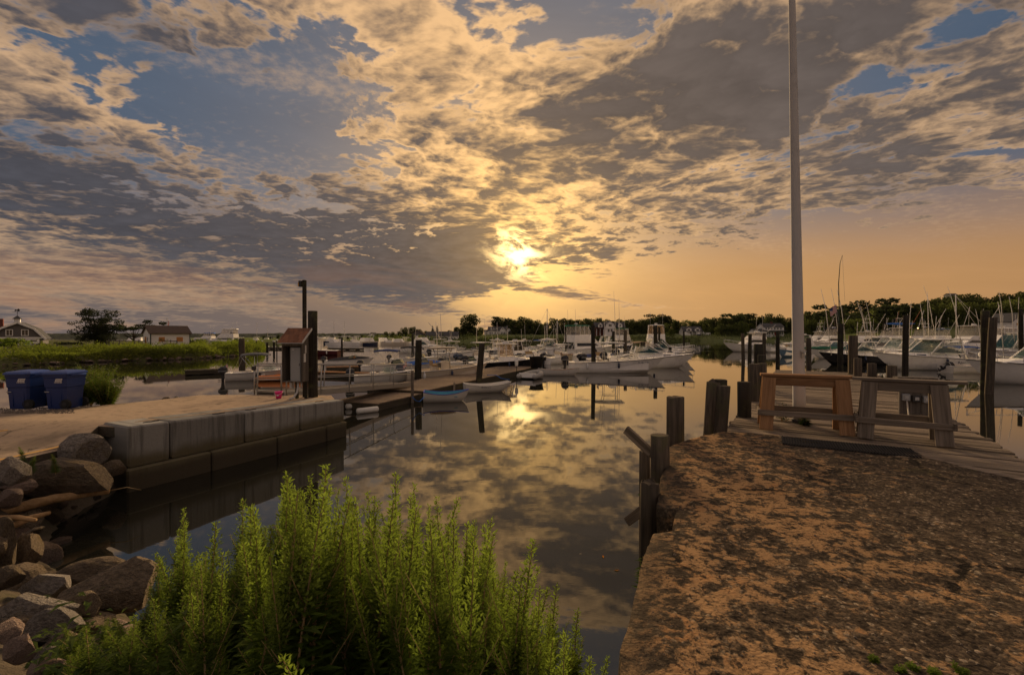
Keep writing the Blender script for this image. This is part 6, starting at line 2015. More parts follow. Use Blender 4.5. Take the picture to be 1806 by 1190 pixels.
# --- second row of boats, filling the berths behind
for (fn, lab, a, kw) in (
    (centre_console, 'white hardtop console boat behind the cream one', (760, 632, 15), dict(L=7.4, h=2.5, n_eng=2, raft=True)),
    (centre_console, 'white hardtop boat with tall rods behind the black bimini', (742, 626, 10), dict(L=7.8, h=2.7, ant=2, rigs=.8)),
    (express, 'white cruiser with a raked white arch behind the hardtop consoles', (705, 622, 8), dict(L=9.0, n_eng=0, hard=False, arch=True, zt=2.6)),
    (centre_console, 'white console boat with tan cushions lying behind the pilothouse boats', (895, 628, 20), dict(L=7.0, h=2.5, cush='cushion_tan', radar_on=True)),
    (pilothouse, 'grey hulled pilothouse boat under the great round tree', (838, 626, 12), dict(L=8.2, mat='gel_grey', curtain='vinyl')),
    (express, 'white express boat with navy cover behind the stern-on open boat', (930, 627, 8), dict(L=8.5, n_eng=1, hard=True, zt=2.6, eng='engine_black')),
    (centre_console, 'white open boat with twin black engines by the dock boxes', (1030, 645, 24), dict(L=6.4, ttop_on=False, n_eng=2, cush='cushion_tan')),
    (centre_console, 'white hardtop boat before the gambrel fronted house', (1052, 632, 5), dict(L=8.0, h=2.7, ant=2, radar_on=True)),
    (express, 'white cruiser with a green windscreen under the tall green canopy', (1118, 627, 2), dict(L=9.5, n_eng=0, hard=True, zt=2.8)),
    (sportfish, 'sportfishing boat with white hardtop behind the express arch cruiser', (1470, 610, 184), dict(L=11, canvas=None, zt=4.4, tower=1.6, rig_h=5.5)),
    (express, 'white express boat with pale canvas between two sportfishing boats', (1600, 624, 184), dict(L=10, n_eng=0, hard=True, zt=3.0, glass='windscreen')),
    (sportfish, 'sportfishing boat with bright blue flybridge canvas under the hill', (1690, 612, 183), dict(L=12, canvas='canvas_bright', zt=5.0, tower=0, rig_h=6.5)),
    (cabin_cruiser, 'flybridge cruiser with clear curtains beside the small white house', (1800, 621, 184), dict(L=12, canvas='gel_white', zt=4.8, encl='vinyl'))):
    fn(lab, *a, **kw)
# dock boxes at the end of the long dock
for k, (u, v, mt, lab) in enumerate(((1000, 642, 'canvas_tan', 'round tan tub standing at the end of the long dock'), (946, 649, 'iron_black', 'black dock cart at the dock end'))):
    p = ground(u, v, .46)
    t = thing('dock_tub', lab, 'tub', p)
    MB().loft([[(q * math.cos(a), q * math.sin(a), z) for a in [2 * math.pi * i / 14 for i in range(14)]] for q, z in ((.50, 0), (.62, .95), (.66, .97), (.66, 1.03), (.56, 1.03), (.45, .2))], True, True, False).build('tub', M_['gel_cream' if not k else 'iron_black'], t, True)
    MB().tube([(.66 * math.cos(a), .66 * math.sin(a), 1.02) for a in [2 * math.pi * i / 14 for i in range(15)]], .035, 6).build('rim', M_['orange_board' if not k else 'tyre'], t, True)

for (fn, lab, a, kw) in (
    (express, 'white hardtop cruiser with dark glass behind the black hulled boat', (1592, 627, 185), dict(L=10, n_eng=0, hard=True, zt=3.0, glass='glass_dark')),
    (sportfish, 'sportfishing boat with black canvas flybridge behind the big white cruiser', (1665, 618, 184), dict(L=12, canvas='canvas_black', zt=4.9, tower=1.0, rig_h=6.5)),
    (sportfish, 'sportfishing boat with grey canvas top next to the blue kayak', (1590, 611, 184), dict(L=11, canvas='canvas_grey', zt=4.8, tower=0, rig_h=6.0)),
    (cabin_cruiser, 'flybridge cruiser with blue canopy behind the crossed pilings', (1775, 614, 184), dict(L=12, canvas='canvas_blue', zt=5.0, encl='vinyl'))):
    fn(lab, *a, **kw)
rq = random.Random(64)
for i in range(14):
    u = rq.uniform(1425, 1800); y = rq.uniform(42, 70); h = rq.uniform(2.4, 4.6); lean = rq.uniform(-.35, .12)
    p = atd(u, y, zat(rq.uniform(575, 590), y))
    tag(MB().tube([(-lean * .5, 0, -2.6), (lean * h * .5, 0, h * .5), (lean * h, 0, h)], [.035, .03, .014], 6).build('whip_antenna', M_['outrigger'], None, True, p), 'tall thin whip antenna rising above the moored boats', 'antenna', 'whip antennas over the boats')

# ------------------------------------------------------------------ land across the water
def land(name, shore, inner, zfun, mat, nd=10):
    """strip of land from a shore line back to an inner line"""
    n = len(shore); vs, fs = [], []
    for k in range(nd + 1):
        s = (k / nd) ** 1.6
        for i in range(n):
            x = shore[i][0] + (inner[i][0] - shore[i][0]) * s; y = shore[i][1] + (inner[i][1] - shore[i][1]) * s
            d = math.dist((x, y), shore[i])
            vs.append((x, y, zfun(x, y, d)))
    for k in range(nd):
        for i in range(n - 1):
            fs.append((k * n + i, k * n + i + 1, (k + 1) * n + i + 1, (k + 1) * n + i))
    me = bpy.data.meshes.new(name); me.from_pydata(vs, [], fs); me.materials.append(M_[mat])
    me.polygons.foreach_set('use_smooth', [True] * len(fs))
    return kind(link(name, me), 'structure')
def dense(pts, n):
    out = []
    for a, b in zip(pts, pts[1:]):
        for i in range(n): out.append((a[0] + (b[0] - a[0]) * i / n, a[1] + (b[1] - a[1]) * i / n))
    out.append(pts[-1]); return out
MARSH = dense([(-150, 30), (-78, 42), (-55, 51), (-53, 57), (-50.5, 60.5), (-46.5, 62), (-45, 68), (-44.5, 75), (-46, 84), (-52, 96), (-62, 110)], 3)
def marsh_z(x, y, d): return -.4 + min(1.0, d / 1.2) * 1.15 + .9 * min(1, max(0, d - 1.2) / 25) + .12 * mnoise.noise(Vector((x * .3, y * .3, 0)))
land('marsh', MARSH, [(x * 1.0 - 160, y + 70 + max(0, (x + 100)) * .2) for x, y in MARSH], marsh_z, 'marsh_ground', 16)

FSH = [ground(u, v) for u, v in ((330, 607), (430, 606.5), (480, 606), (560, 606.5), (650, 607), (720, 606), (760, 604), (850, 602.5), (1000, 602.2), (1160, 601.3), (1330, 600.8), (1420, 602), (1520, 605), (1640, 608), (1806, 611), (2100, 614))]
FSHORE = dense([(p.x, p.y) for p in FSH], 4)
def far_z(x, y, d):
    u = CX + F * x / y
    hill = max(0, min(1, (u - 1400) / 250)) * 9 * min(1, d / 80)
    lawn = 2.6 * min(1, d / 55) * max(0, min(1, (u - 760) / 120))
    return -.3 + min(1, d / 4) * 1.1 + .7 * min(1, d / 30) + lawn + hill + .25 * mnoise.noise(Vector((x * .05, y * .05, 0)))
land('far_shore', FSHORE, [(x * 1.9, y * 1.9) for x, y in FSHORE], far_z, 'lawn', 16)
def far_ground(x, y):
    best = min((math.dist((x, y), s) for s in FSHORE)); return far_z(x, y, best)

# wooded ridge far down the harbour
def ridge():
    vs, fs = [], []
    n = 260
    for i in range(n + 1):
        u = -700 + 1500 * i / n
        y = 520 + 60 * mnoise.noise(Vector((i * .02, 0, 0)))
        for k in range(9):
            s = k / 8
            yy = y + 160 * s
            top = zat(588.3 - .9 * mnoise.noise(Vector((i * .06, 3, 0))) - 1.3 * mnoise.noise(Vector((i * .5, 7, 0))) * (s > .2), yy)
            p = atd(u, yy)
            z = -.5 + (top + .5) * min(1, s * 1.7 + .02) ** .7 + (1.1 * mnoise.noise(Vector((i * .9, k * 1.3, 0))) if 0 < k < 8 else 0)
            vs.append((p.x, p.y, z))
    for i in range(n):
        for k in range(8): fs.append((i * 9 + k, (i + 1) * 9 + k, (i + 1) * 9 + k + 1, i * 9 + k + 1))
    me = bpy.data.meshes.new('hills'); me.from_pydata(vs, [], fs); me.materials.append(M_['far_wood'])
    kind(link('hills', me), 'structure')
ridge()

# ------------------------------------------------------------------ trees
def crown_mesh(seed, lobes, n, size, mat, name='crown'):
    """leaf clumps spread through a set of lobes: (centre, radii)"""
    r = random.Random(seed); b = MB()
    vols = [l[1][0] * l[1][1] * l[1][2] for l in lobes]
    for i in range(n):
        c, rad = r.choices(lobes, vols)[0]
        while True:
            p = Vector((r.uniform(-1, 1), r.uniform(-1, 1), r.uniform(-1, 1)))
            q = p.length
            if q < 1 and q > .35 + .5 * r.random() - .2: break
        p = Vector((c[0] + p.x * rad[0], c[1] + p.y * rad[1], c[2] + p.z * rad[2]))
        s = size * r.uniform(.55, 1.25)
        a = Vector((r.gauss(0, 1), r.gauss(0, 1), r.gauss(0, .6))).normalized()
        e = a.orthogonal().normalized(); f = a.cross(e)
        an = r.uniform(0, 6.28); e, f = e * math.cos(an) + f * math.sin(an), f * math.cos(an) - e * math.sin(an)
        b.add([p - e * s * .5, p - f * s * .32 + a * s * .12, p + e * s * .5, p + f * s * .32 + a * s * .12], [(0, 1, 2, 3)])
    me = bpy.data.meshes.new(name); me.from_pydata(b.v, [], b.f); me.materials.append(M_[mat]); return me
def trunk_mesh(seed, H, spread, lobes, r0=.035):
    r = random.Random(seed); b = MB()
    top = Vector((r.uniform(-.03, .03), r.uniform(-.03, .03), H))
    b.tube([(0, 0, -.08), (0, 0, .02), top * .5, top], [r0 * 1.5, r0, r0 * .8, r0 * .35], 7)
    for c, rad in lobes:
        z0 = r.uniform(.25, .6) * H
        s = Vector((top.x * z0 / H, top.y * z0 / H, z0)); e = Vector(c)
        b.tube([s, s.lerp(e, .5) + Vector((0, 0, -.03)), e], [r0 * .5, r0 * .35, r0 * .12], 5)
    return b.mesh('trunk', M_['bark'], True)
def broad_lobes(seed, w=.42, base=.30, n=7):
    r = random.Random(seed); L = [((0, 0, .62), (w * .62, w * .62, .30))]
    for i in range(n):
        a = i * 2.4 + r.random(); d = w * r.uniform(.35, .75); z = r.uniform(base + .1, .82)
        L.append(((math.cos(a) * d, math.sin(a) * d, z), (w * r.uniform(.26, .45), w * r.uniform(.26, .45), r.uniform(.10, .18))))
    return L
TREES = []       # unit-high trees: (crown, trunk)
for k in range(5):
    lb = broad_lobes(60 + k, .40 + .05 * (k % 3), .12 + .05 * (k % 2), 8) + [((0, 0, .22), (.36, .36, .22)), ((.15, .1, .12), (.3, .3, .14))]
    TREES.append((crown_mesh(k, lb, 2000, .075, 'leaf_far'), trunk_mesh(k, .7, .4, lb)))
LIGHT = []
for k in range(3):
    lb = broad_lobes(90 + k, .55, .10, 8) + [((0, 0, .2), (.5, .5, .2))]
    LIGHT.append((crown_mesh(20 + k, lb, 1500, .075, 'leaf_light'), trunk_mesh(20 + k, .6, .4, lb)))
def cone_lobes(): return [((0, 0, .15 + .8 * i / 8), (.20 * (1.05 - i / 8), .20 * (1.05 - i / 8), .075)) for i in range(8)]
CONE = [(crown_mesh(30 + k, cone_lobes(), 900, .06, 'leaf_dark'), trunk_mesh(31, .9, .1, cone_lobes(), .02)) for k in range(2)]
OPEN = []
for k in range(3):
    r_ = random.Random(300 + k)
    lb = [((.30 * math.cos(i * 2.1 + k), .30 * math.sin(i * 2.1 + k), .55 + .10 * (i % 4)), (.14 + .05 * r_.random(), .14, .06 + .03 * r_.random())) for i in range(9)]
    OPEN.append((crown_mesh(50 + k, lb, 1100, .06, 'leaf_dark'), trunk_mesh(50 + k, .72, .5, lb, .022)))

def tree(kind_, k, p, H, wk, label, group, name='broadleaf_tree', rz=0.0):
    cm, tm = kind_[k % len(kind_)]
    t = thing(name, label, 'tree', p, rz, group)
    t.scale = (H * wk, H * wk, H)
    link('trunk', tm, t); link('crown', cm, t)
    return t
TOPS = [(455, 591), (500, 590), (560, 590), (610, 589), (650, 588), (680, 584), (700, 583), (714, 575), (727, 576), (742, 576), (752, 582), (790, 581), (802, 578), (806, 572), (850, 576), (862, 580), (880, 557), (900, 557), (925, 556), (945, 560), (965, 562), (985, 559), (1005, 556), (1022, 559), (1040, 558), (1055, 557), (1075, 562), (1092, 558), (1115, 558), (1140, 560), (1163, 552), (1185, 560), (1210, 561), (1230, 562), (1250, 558), (1265, 556), (1285, 556), (1302, 549), (1318, 552), (1332, 556), (1345, 552), (1360, 550), (1380, 555), (1400, 556), (1430, 547), (1446, 546), (1462, 538), (1475, 533), (1490, 537), (1502, 545), (1522, 541), (1540, 530), (1556, 525), (1575, 524), (1592, 531), (1612, 529), (1640, 522), (1665, 516), (1690, 514), (1716, 516), (1740, 521), (1752, 518), (1772, 513), (1806, 510), (1850, 508), (1900, 512)]
def top_v(u):
    for (a, va), (b, vb) in zip(TOPS, TOPS[1:]):
        if a <= u <= b: return va + (vb - va) * (u - a) / (b - a)
    return 590
def shore_y(u):
    """distance of the far shore in bearing u"""
    for a, b in zip(FSH, FSH[1:]):
        ua, ub = CX + F * a.x / a.y, CX + F * b.x / b.y
        if ua <= u <= ub: return a.y + (b.y - a.y) * (u - ua) / (ub - ua)
    return FSH[-1].y
r = random.Random(123)
def zone(u):
    if u < 760: return 'wooded spit', 'trees of the low wooded spit'
    if u < 1130: return 'lawn behind the waterside houses', 'trees behind the waterside houses'
    if u < 1430: return 'cove shore across the open water', 'trees of the cove shore'
    return 'wooded hill behind the sportfishing boats', 'trees of the wooded hill'
ti = 0
for row, (back, dv, step) in enumerate(((46, -1.0, 13), (85, 5.0, 17), (24, 11, 21))):
    u = 455
    while u < 1860:
        stp = step * (1.0 if u < 1430 else 1.35)
        u += stp * r.uniform(.75, 1.25)
        if row == 2 and 700 < u < 1150 and not (700 < u < 850): continue     # open lawn before the houses
        if row == 2 and (1195 < u < 1250 or 1325 < u < 1400): continue
        if row == 0 and (838 < u < 905 or 1150 < u < 1260 or 1052 < u < 1098): y = shore_y(u) + 75
        else: y = shore_y(u) + back * r.uniform(.85, 1.25)
        v = top_v(u) + dv + abs(r.gauss(0, 3.0)) + (0 if row != 1 else -1)
        x = (u - CX) / F * y
        zb = far_ground(x, y) - .3
        H = zat(v, y) - zb
        if H < 1.6: continue
        zn, grp = zone(u)
        light = row == 2 or (1180 < u < 1340 and r.random() < .45)
        tree(LIGHT if light else TREES, ti, (x, y, zb), H, r.uniform(.70, 1.15) * (1.0 if H < 14 else .85), ('pale green bushy tree on the ' if light else 'dark broad tree on the ') + zn, ('pale ' if light else 'dark ') + grp, rz=r.uniform(0, 6))
        ti += 1
# single trees that stand out
def lone(kind_, k, u, y, vtop, wk, label, name='broadleaf_tree', zb=None, rz=0.):
    p = atd(u, y); zb = far_ground(p.x, p.y) - .2 if zb is None else zb
    return tree(kind_, k, (p.x, p.y, zb), zat(vtop, y) - zb, wk, label, None, name, rz)
lone(TREES, 2, 827, 262, 551, 1.25, 'great round dark tree standing alone beside the dormer house')
lone(CONE, 0, 763, 250, 571.5, 1.0, 'pointed dark conifer, taller of two on the spit', 'conifer_tree')
lone(CONE, 1, 771, 252, 572.5, 1.0, 'pointed dark conifer next to the tallest conifer', 'conifer_tree')
lone(OPEN, 0, 1473, 170, 531, 1.3, 'wind-shaped open pine above the boats', 'pine_tree')
lone(OPEN, 1, 1163, 300, 551, 1.5, 'airy tree with sky showing through behind the cabin cruiser')
lone(OPEN, 2, 882, 300, 555.5, 1.4, 'airy dark tree at the dormer house gable')
lone(OPEN, 0, 1302, 300, 549, 1.7, 'airy crowned tree above the cove')
lone(OPEN, 1, 1560, 190, 523, 1.8, 'open flat crowned tree on the hill skyline', rz=1.)
# near-left: detailed trees on the marsh
def big_tree(u, y, vtop, H_w, label, seed, lobes, n, size, trunk_h=.62, mat='leaf_dark'):
    p = atd(u, y); zb = 1.3; H = zat(vtop, y) - zb
    t = thing('broadleaf_tree', label, 'tree', (p.x, p.y, zb)); t.scale = (H * H_w, H * H_w, H)
    link('trunk', trunk_mesh(seed, trunk_h, .5, lobes, .026), t); link('crown', crown_mesh(seed, lobes, n, size, mat), t)
    return t
rl = random.Random(44)
lob = []
for i in range(46):
    a = rl.uniform(0, 6.28); z = rl.uniform(.12, .92); d = (.62 - .38 * abs(z - .5)) * rl.uniform(.25, 1.0)
    lob.append(((math.cos(a) * d, math.sin(a) * d, z), (rl.uniform(.08, .17), rl.uniform(.08, .17), rl.uniform(.05, .10))))
lob.append(((-.60, 0, .58), (.10, .08, .05))); lob.append(((-.48, .05, .62), (.12, .08, .05))); lob.append(((0, 0, .35), (.3, .3, .2)))
big_tree(168, 88, 541.5, 1.0, 'large spreading dark tree standing alone on the marsh', 401, lob, 8500, .036)
lob2 = [((rl.uniform(-.75, .75), rl.uniform(-.4, .4), .62 + .22 * rl.random()), (rl.uniform(.12, .26), rl.uniform(.12, .2), rl.uniform(.04, .08))) for i in range(15)]
big_tree(236, 92, 566, 1.25, 'flat-topped dark tree left behind the white shed', 402, lob2, 3000, .05, .6)
lob3 = [((rl.uniform(-.5, .5), rl.uniform(-.4, .4), .45 + .45 * rl.random()), (rl.uniform(.12, .24), rl.uniform(.12, .2), rl.uniform(.05, .09))) for i in range(14)]
big_tree(281, 94, 562, 1.0, 'tangled dark tree rising right behind the white shed', 403, lob3, 2800, .055, .6)
lob4 = [((rl.uniform(-.5, .5), rl.uniform(-.4, .4), .3 + .45 * rl.random()), (rl.uniform(.2, .3), rl.uniform(.2, .3), rl.uniform(.10, .2))) for i in range(10)]
for (u, y, v, w, s, lab) in ((345, 86, 595.5, 1.5, 405, 'round dark shrub right of the white shed'), (112, 84, 601, 2.0, 406, 'dark low shrub between the gambrel house and the big tree'), (135, 86, 601.5, 1.7, 407, 'dark rounded shrub next to the big tree'), (20, 66, 591, 1.3, 408, 'leafy green tree partly hiding the gambrel house'), (70, 80, 604, 2.0, 410, 'dark shrub at the corner of the gambrel house'), (5, 105, 571, 1.1, 411, 'dark tree behind the chimney'), (290, 78, 594, .55, 409, 'thin twiggy tree before the white shed'), (385, 95, 600, 2.2, 412, 'low leafy shrub by the creek mouth'), (410, 92, 601, 2.2, 413, 'bushy shrub at the tip of the marsh')):
    big_tree(u, y, v, w, lab, s, lob4 if s != 409 else lob2[:8], 1500 if s != 409 else 500, .085 if s != 409 else .05, .4, 'leaf_bush' if s in (408, 412, 413) else 'leaf_dark')

# tall marsh growth along the creek: far too much to count
def marsh_growth():
    r = random.Random(31); b = MB()
    def clump(x, y, z, h, w, n):
        for i in range(n):
            a = r.uniform(0, 6.28); d = r.uniform(0, w)
            p = Vector((x + math.cos(a) * d, y + math.sin(a) * d, z + h * abs(r.gauss(.45, .3))))
            s = r.uniform(.10, .26)
            e = Vector((r.gauss(0, .6), r.gauss(0, .6), r.gauss(0, 1))).normalized(); f = e.orthogonal().normalized()
            b.add([p - e * s * .6, p + f * s * .28, p + e * s * .6, p - f * s * .28], [(0, 1, 2, 3)])
    for i in range(2600):
        k = r.uniform(0, len(MARSH) - 1.01); i0 = int(k); f = k - i0
        a, c = MARSH[i0], MARSH[i0 + 1]
        x, y = a[0] + (c[0] - a[0]) * f, a[1] + (c[1] - a[1]) * f
        d = abs(r.gauss(0, 1)) * 7 + .4
        # inland is towards -x and +y
        x -= d * .72; y += d * .62
        if x < -120: continue
        h = .95 + 1.6 * mnoise.noise(Vector((x * .13, y * .13, 9))) + .5 * mnoise.noise(Vector((x * .7, y * .7, 2)))
        clump(x, y, marsh_z(x, y, d), min(1.25, max(.35, h)) * (.6 if abs(CX + F * x / y - 294) < 45 and d > 4 else 1.0), .55, 30)
    o = b.build('marsh_plants', None)
    o.data.materials.append(M_['leaf_marsh'])
    tag(kind(o, 'stuff'), 'dense yellow green marsh plants along the creek bank', 'marsh plants')
marsh_growth()
r = random.Random(6)
for i in range(190):
    k = r.uniform(3, len(MARSH) - 5); i0 = int(k); f = k - i0
    a, c = MARSH[i0], MARSH[i0 + 1]
    s = r.choice((.09, .12, .15, .18, .24, .34))
    o = link('rock', ROCKS[r.choice(('stone_pink', 'stone_brown', 'stone_pink'))][i % 5], None, (a[0] + (c[0] - a[0]) * f - r.uniform(-.5, 1.1), a[1] + (c[1] - a[1]) * f + r.uniform(-.5, .7), r.uniform(-.05, .25)), (0, 0, i), (s * 1.4, s, s * .6))
    tag(o, 'brown stone at the foot of the marsh bank across the creek', 'rock', 'stones along the marsh bank')

# low shrubs on the far shore slopes (a mass of scrub)
def scrub():
    r = random.Random(17); b = MB()
    for i in range(9000):
        u = r.uniform(640, 1420); d = r.uniform(1, 40) if u < 860 or u > 1150 else r.uniform(1, 14)
        if 1165 < u < 1235 or 840 < u < 1100: d = r.uniform(.5, 5)
        y = shore_y(u) + d; x = (u - CX) / F * y
        z = far_ground(x, y) if i % 3 == 0 else far_z(x, y, d)
        s = r.uniform(.35, .9)
        e = Vector((r.gauss(0, 1), r.gauss(0, 1), r.gauss(0, 1))).normalized(); f = e.orthogonal().normalized()
        p = Vector((x, y, z + abs(r.gauss(0, .8))))
        b.add([p - e * s * .6, p + f * s * .4, p + e * s * .6, p - f * s * .4], [(0, 1, 2, 3)])
    me = bpy.data.meshes.new('scrub'); me.from_pydata(b.v, [], b.f); me.materials.append(M_['leaf_light'])
    tag(kind(link('scrub', me), 'stuff'), 'low green scrub along the far waterline', 'scrub')
scrub()

# ------------------------------------------------------------------ houses
def gable_block(t, x0, x1, y0, y1, z0, ze, zr, wall, roof, axis='x', over=.35, name='wall'):
    """block with a gabled roof; the ridge runs along axis"""
    b = MB()
    if axis == 'x':
        ym = (y0 + y1) / 2
        b.prism([(y0, z0), (y1, z0), (y1, ze), (ym, zr), (y0, ze)], x0, x1, 'x')
    else:
        xm = (x0 + x1) / 2
        b.prism([(x0, z0), (x1, z0), (x1, ze), (xm, zr), (x0, ze)], y0, y1, 'y')
    w = b.build(name, M_[wall], t)
    th = .16
    rf = MB()
    if axis == 'x':
        sl_ = (zr - ze) / (ym - y0)
        for s in (1, -1):
            ya = y0 - over if s == 1 else y1 + over
            za = ze - over * sl_
            rf.add([(x0 - over, ya, za + .02), (x1 + over, ya, za + .02), (x1 + over, ym, zr + .02), (x0 - over, ym, zr + .02), (x0 - over, ya, za + th), (x1 + over, ya, za + th), (x1 + over, ym, zr + th), (x0 - over, ym, zr + th)], [(0, 3, 2, 1), (4, 5, 6, 7), (0, 1, 5, 4), (1, 2, 6, 5), (3, 0, 4, 7)])
    else:
        sl_ = (zr - ze) / (xm - x0)
        for s in (1, -1):
            xa = x0 - over if s == 1 else x1 + over
            za = ze - over * sl_
            rf.add([(xa, y0 - over, za + .02), (xa, y1 + over, za + .02), (xm, y1 + over, zr + .02), (xm, y0 - over, zr + .02), (xa, y0 - over, za + th), (xa, y1 + over, za + th), (xm, y1 + over, zr + th), (xm, y0 - over, zr + th)], [(0, 3, 2, 1), (4, 5, 6, 7), (0, 1, 5, 4), (1, 2, 6, 5), (3, 0, 4, 7)])
    r_ = rf.build('roof', M_[roof], t)
    return w, r_
def window(t, x, y, z, w, h, face=-1, mat='glass_pane', trim='trim_white', name='window'):
    """window in a wall looking along -y (face -1)"""
    f = MB()
    e = .10
    for (cx, cz, sx, sz) in ((x, z + h / 2 + e / 2, w + 2 * e, e), (x, z - h / 2 - e / 2, w + 2 * e, e), (x - w / 2 - e / 2, z, e, h), (x + w / 2 + e / 2, z, e, h), (x, z, .05, h)):
        f.box((cx, y - .03, cz), (sx, .10, sz))
    o = f.build(name, M_[trim], t)
    MB().box((x, y - .015, z), (w, .03, h)).build('pane', M_[mat], o)
    return o
def side_pane(t, x, y, z, w, h, sgn=1, mat='glass_pane'):
    f = MB(); e = .1
    for (cy, cz, sy, sz) in ((y, z + h / 2 + e / 2, w + 2 * e, e), (y, z - h / 2 - e / 2, w + 2 * e, e), (y - w / 2 - e / 2, z, e, h), (y + w / 2 + e / 2, z, e, h)):
        f.box((x + sgn * .03, cy, cz), (.10, sy, sz))
    o = f.build('window', M_['trim_white'], t); MB().box((x + sgn * .015, y, z), (.03, w, h)).build('pane', M_[mat], o)

# white shed with boarded windows
def shed():
    y = 84; p = atd(294, y); zb = 1.7
    t = thing('white_shed', 'small white shed with brown roof and plywood window boards', 'shed', (p.x, p.y, zb), R(52))
    w, d = 5.9, 4.4; ze, zr = 2.05, 3.3
    wl, rf = gable_block(t, -w / 2, w / 2, -d / 2, d / 2, -.6, ze, zr, 'house_white', 'roof_brown', 'x', .3)
    for x, ww in ((-1.35, .9), (1.35, 1.0)):
        f = MB().box((x, -d / 2 - .03, .95), (ww + .2, .06, 1.0)).build('window', M_['trim_white'], t)
        MB().box((x, -d / 2 - .075, .95), (ww, .03, .82)).build('board', M_['plywood'], f)
    side_pane(t, -w / 2, -.6, .95, .6, .8, -1, 'glass_pane')
    MB().box((-w / 2 - .04, .7, .6), (.05, .8, 1.6)).build('door', M_['plywood'], t)
    for x in (-w / 2, w / 2): MB().box((x, -d / 2 - .01, .7), (.14, .14, 2.7)).build('corner_board', M_['trim_green'], t)
    MB().box((0, -d / 2 - .05, 2.0), (w + .3, .1, .12)).build('eave_board', M_['trim_green'], t)
shed()
def yard_flag():
    p = atd(294.5, 92); zb = 1.5; H = zat(562.5, 92) - zb
    t = thing('yard_flagpole', 'white yard flagpole with limp flag behind the white shed', 'flagpole', (p.x, p.y, zb))
    MB().tube([(0, 0, 0), (0, 0, H)], [.07, .04], 8).build('pole', M_['pole_white'], t); MB().sphere((0, 0, H + .08), .1).build('ball', M_['pole_white'], t)
    b = MB(); vs = []
    for i in range(9):
        k = i / 8; vs += [(.05 + .12 * math.sin(k * 5) + .1 * k, .08 * math.cos(k * 7), H - .3 - k * 1.75), (.32 + .08 * math.sin(k * 4 + 1), .1 * math.sin(k * 6), H - .45 - k * 1.75)]
    b.add(vs, [(2 * i, 2 * i + 2, 2 * i + 3, 2 * i + 1) for i in range(8)]); b.build('flag', M_['flag_cloth'], t)
yard_flag()
# gambrel house with cupola
def gambrel():
    y = 84; p = atd(38, y); zb = 1.5
    t = thing('gambrel_house', 'grey gambrel-roofed house with cupola and weathervane', 'house', (p.x, p.y, zb), R(40))
    hw, d = 3.1, 8.0
    sec = [(-hw, -.5), (hw, -.5), (hw, 1.55), (hw * .62, 3.05), (0, 4.05), (-hw * .62, 3.05), (-hw, 1.55)]
    MB().prism(sec, -d / 2, d / 2).build('wall', M_['house_grey'], t)
    out = [(hw + .45, 1.25), (hw * .66, 3.15), (0, 4.25), (-hw * .66, 3.15), (-hw - .45, 1.25)]
    b = MB(); n = 5
    for y0, y1 in ((-d / 2 - .35, d / 2 + .35),):
        vs = [(x, y0, z) for x, z in out] + [(x, y1, z) for x, z in out] + [(x * .97, y0, z - .2) for x, z in out] + [(x * .97, y1, z - .2) for x, z in out]
        fs = [(i, i + 1, n + i + 1, n + i) for i in range(4)] + [(2 * n + i, 3 * n + i, 3 * n + i + 1, 2 * n + i + 1) for i in range(4)] + [(i, 2 * n + i, 2 * n + i + 1, i + 1) for i in range(4)] + [(n + i, n + i + 1, 3 * n + i + 1, 3 * n + i) for i in range(4)]
        b.add(vs, fs)
    rf = b.build('roof', M_['roof_grey'], t)
    tr = MB()
    for (a, c) in zip(out, out[1:]):
        tr.box(((a[0] + c[0]) / 2, -d / 2 - .40, (a[1] + c[1]) / 2 - .1), (math.dist(a, c), .08, .3), roty(-math.atan2(c[1] - a[1], c[0] - a[0])))
    tr.build('rake_board', M_['trim_white'], rf)
    window(t, .9, -d / 2, 2.35, .75, .95); window(t, -1.0, -d / 2, 2.35, .7, .95)
    MB().box((0, -d / 2 - .05, 1.42), (2 * hw + .3, .12, .25)).build('band', M_['trim_white'], t)
    g = MB().box((1.35, -d / 2 - .04, .35), (2.7, .06, 1.75)).build('garage_door', M_['trim_white'], t)
    for x in (.75, 1.95): MB().box((x, -d / 2 - .08, .9), (.85, .03, .22)).build('pane', M_['glass_pane'], g)
    cp = MB().box((-.4, -1.0, 4.45), (.75, .75, .8)).build('cupola', M_['trim_white'], rf)
    MB().add([(-1.0, -1.6, 4.85), (.2, -1.6, 4.85), (.2, -.4, 4.85), (-1.0, -.4, 4.85), (-.4, -1.0, 5.5)], [(0, 1, 4), (1, 2, 4), (2, 3, 4), (3, 0, 4), (3, 2, 1, 0)]).build('cupola_roof', M_['roof_grey'], rf)
    v = MB().tube([(-.4, -1, 5.4), (-.4, -1, 6.6)], .03, 6); v.tube([(-1.0, -1, 6.1), (.2, -1, 6.1)], .025, 6); v.tube([(-.4, -1.5, 5.9), (-.4, -.5, 5.9)], .02, 6)
    v.prism([(-.75, 6.2), (-.45, 6.35), (-.2, 6.2), (-.05, 6.45), (-.25, 6.75), (-.45, 6.5), (-.7, 6.6)], -1.02, -.98)
    v.build('weathervane', M_['iron_black'], rf)
    MB().box((-2.9, 1.6, 3.0), (.8, .7, 3.8), None, .02).build('chimney', M_['brick_red'], rf)
    gable_block(t, -7.6, -hw, -1.5, 3.0, -.5, 1.7, 3.0, 'house_grey', 'roof_grey', 'x', .3, 'wing_wall')
gambrel()

def far_house(name, label, u, y, vbase, rz=0.0, cat='house'):
    p = atd(u, y); return thing(name, label, cat, (p.x, p.y, zat(vbase, y)), R(rz))
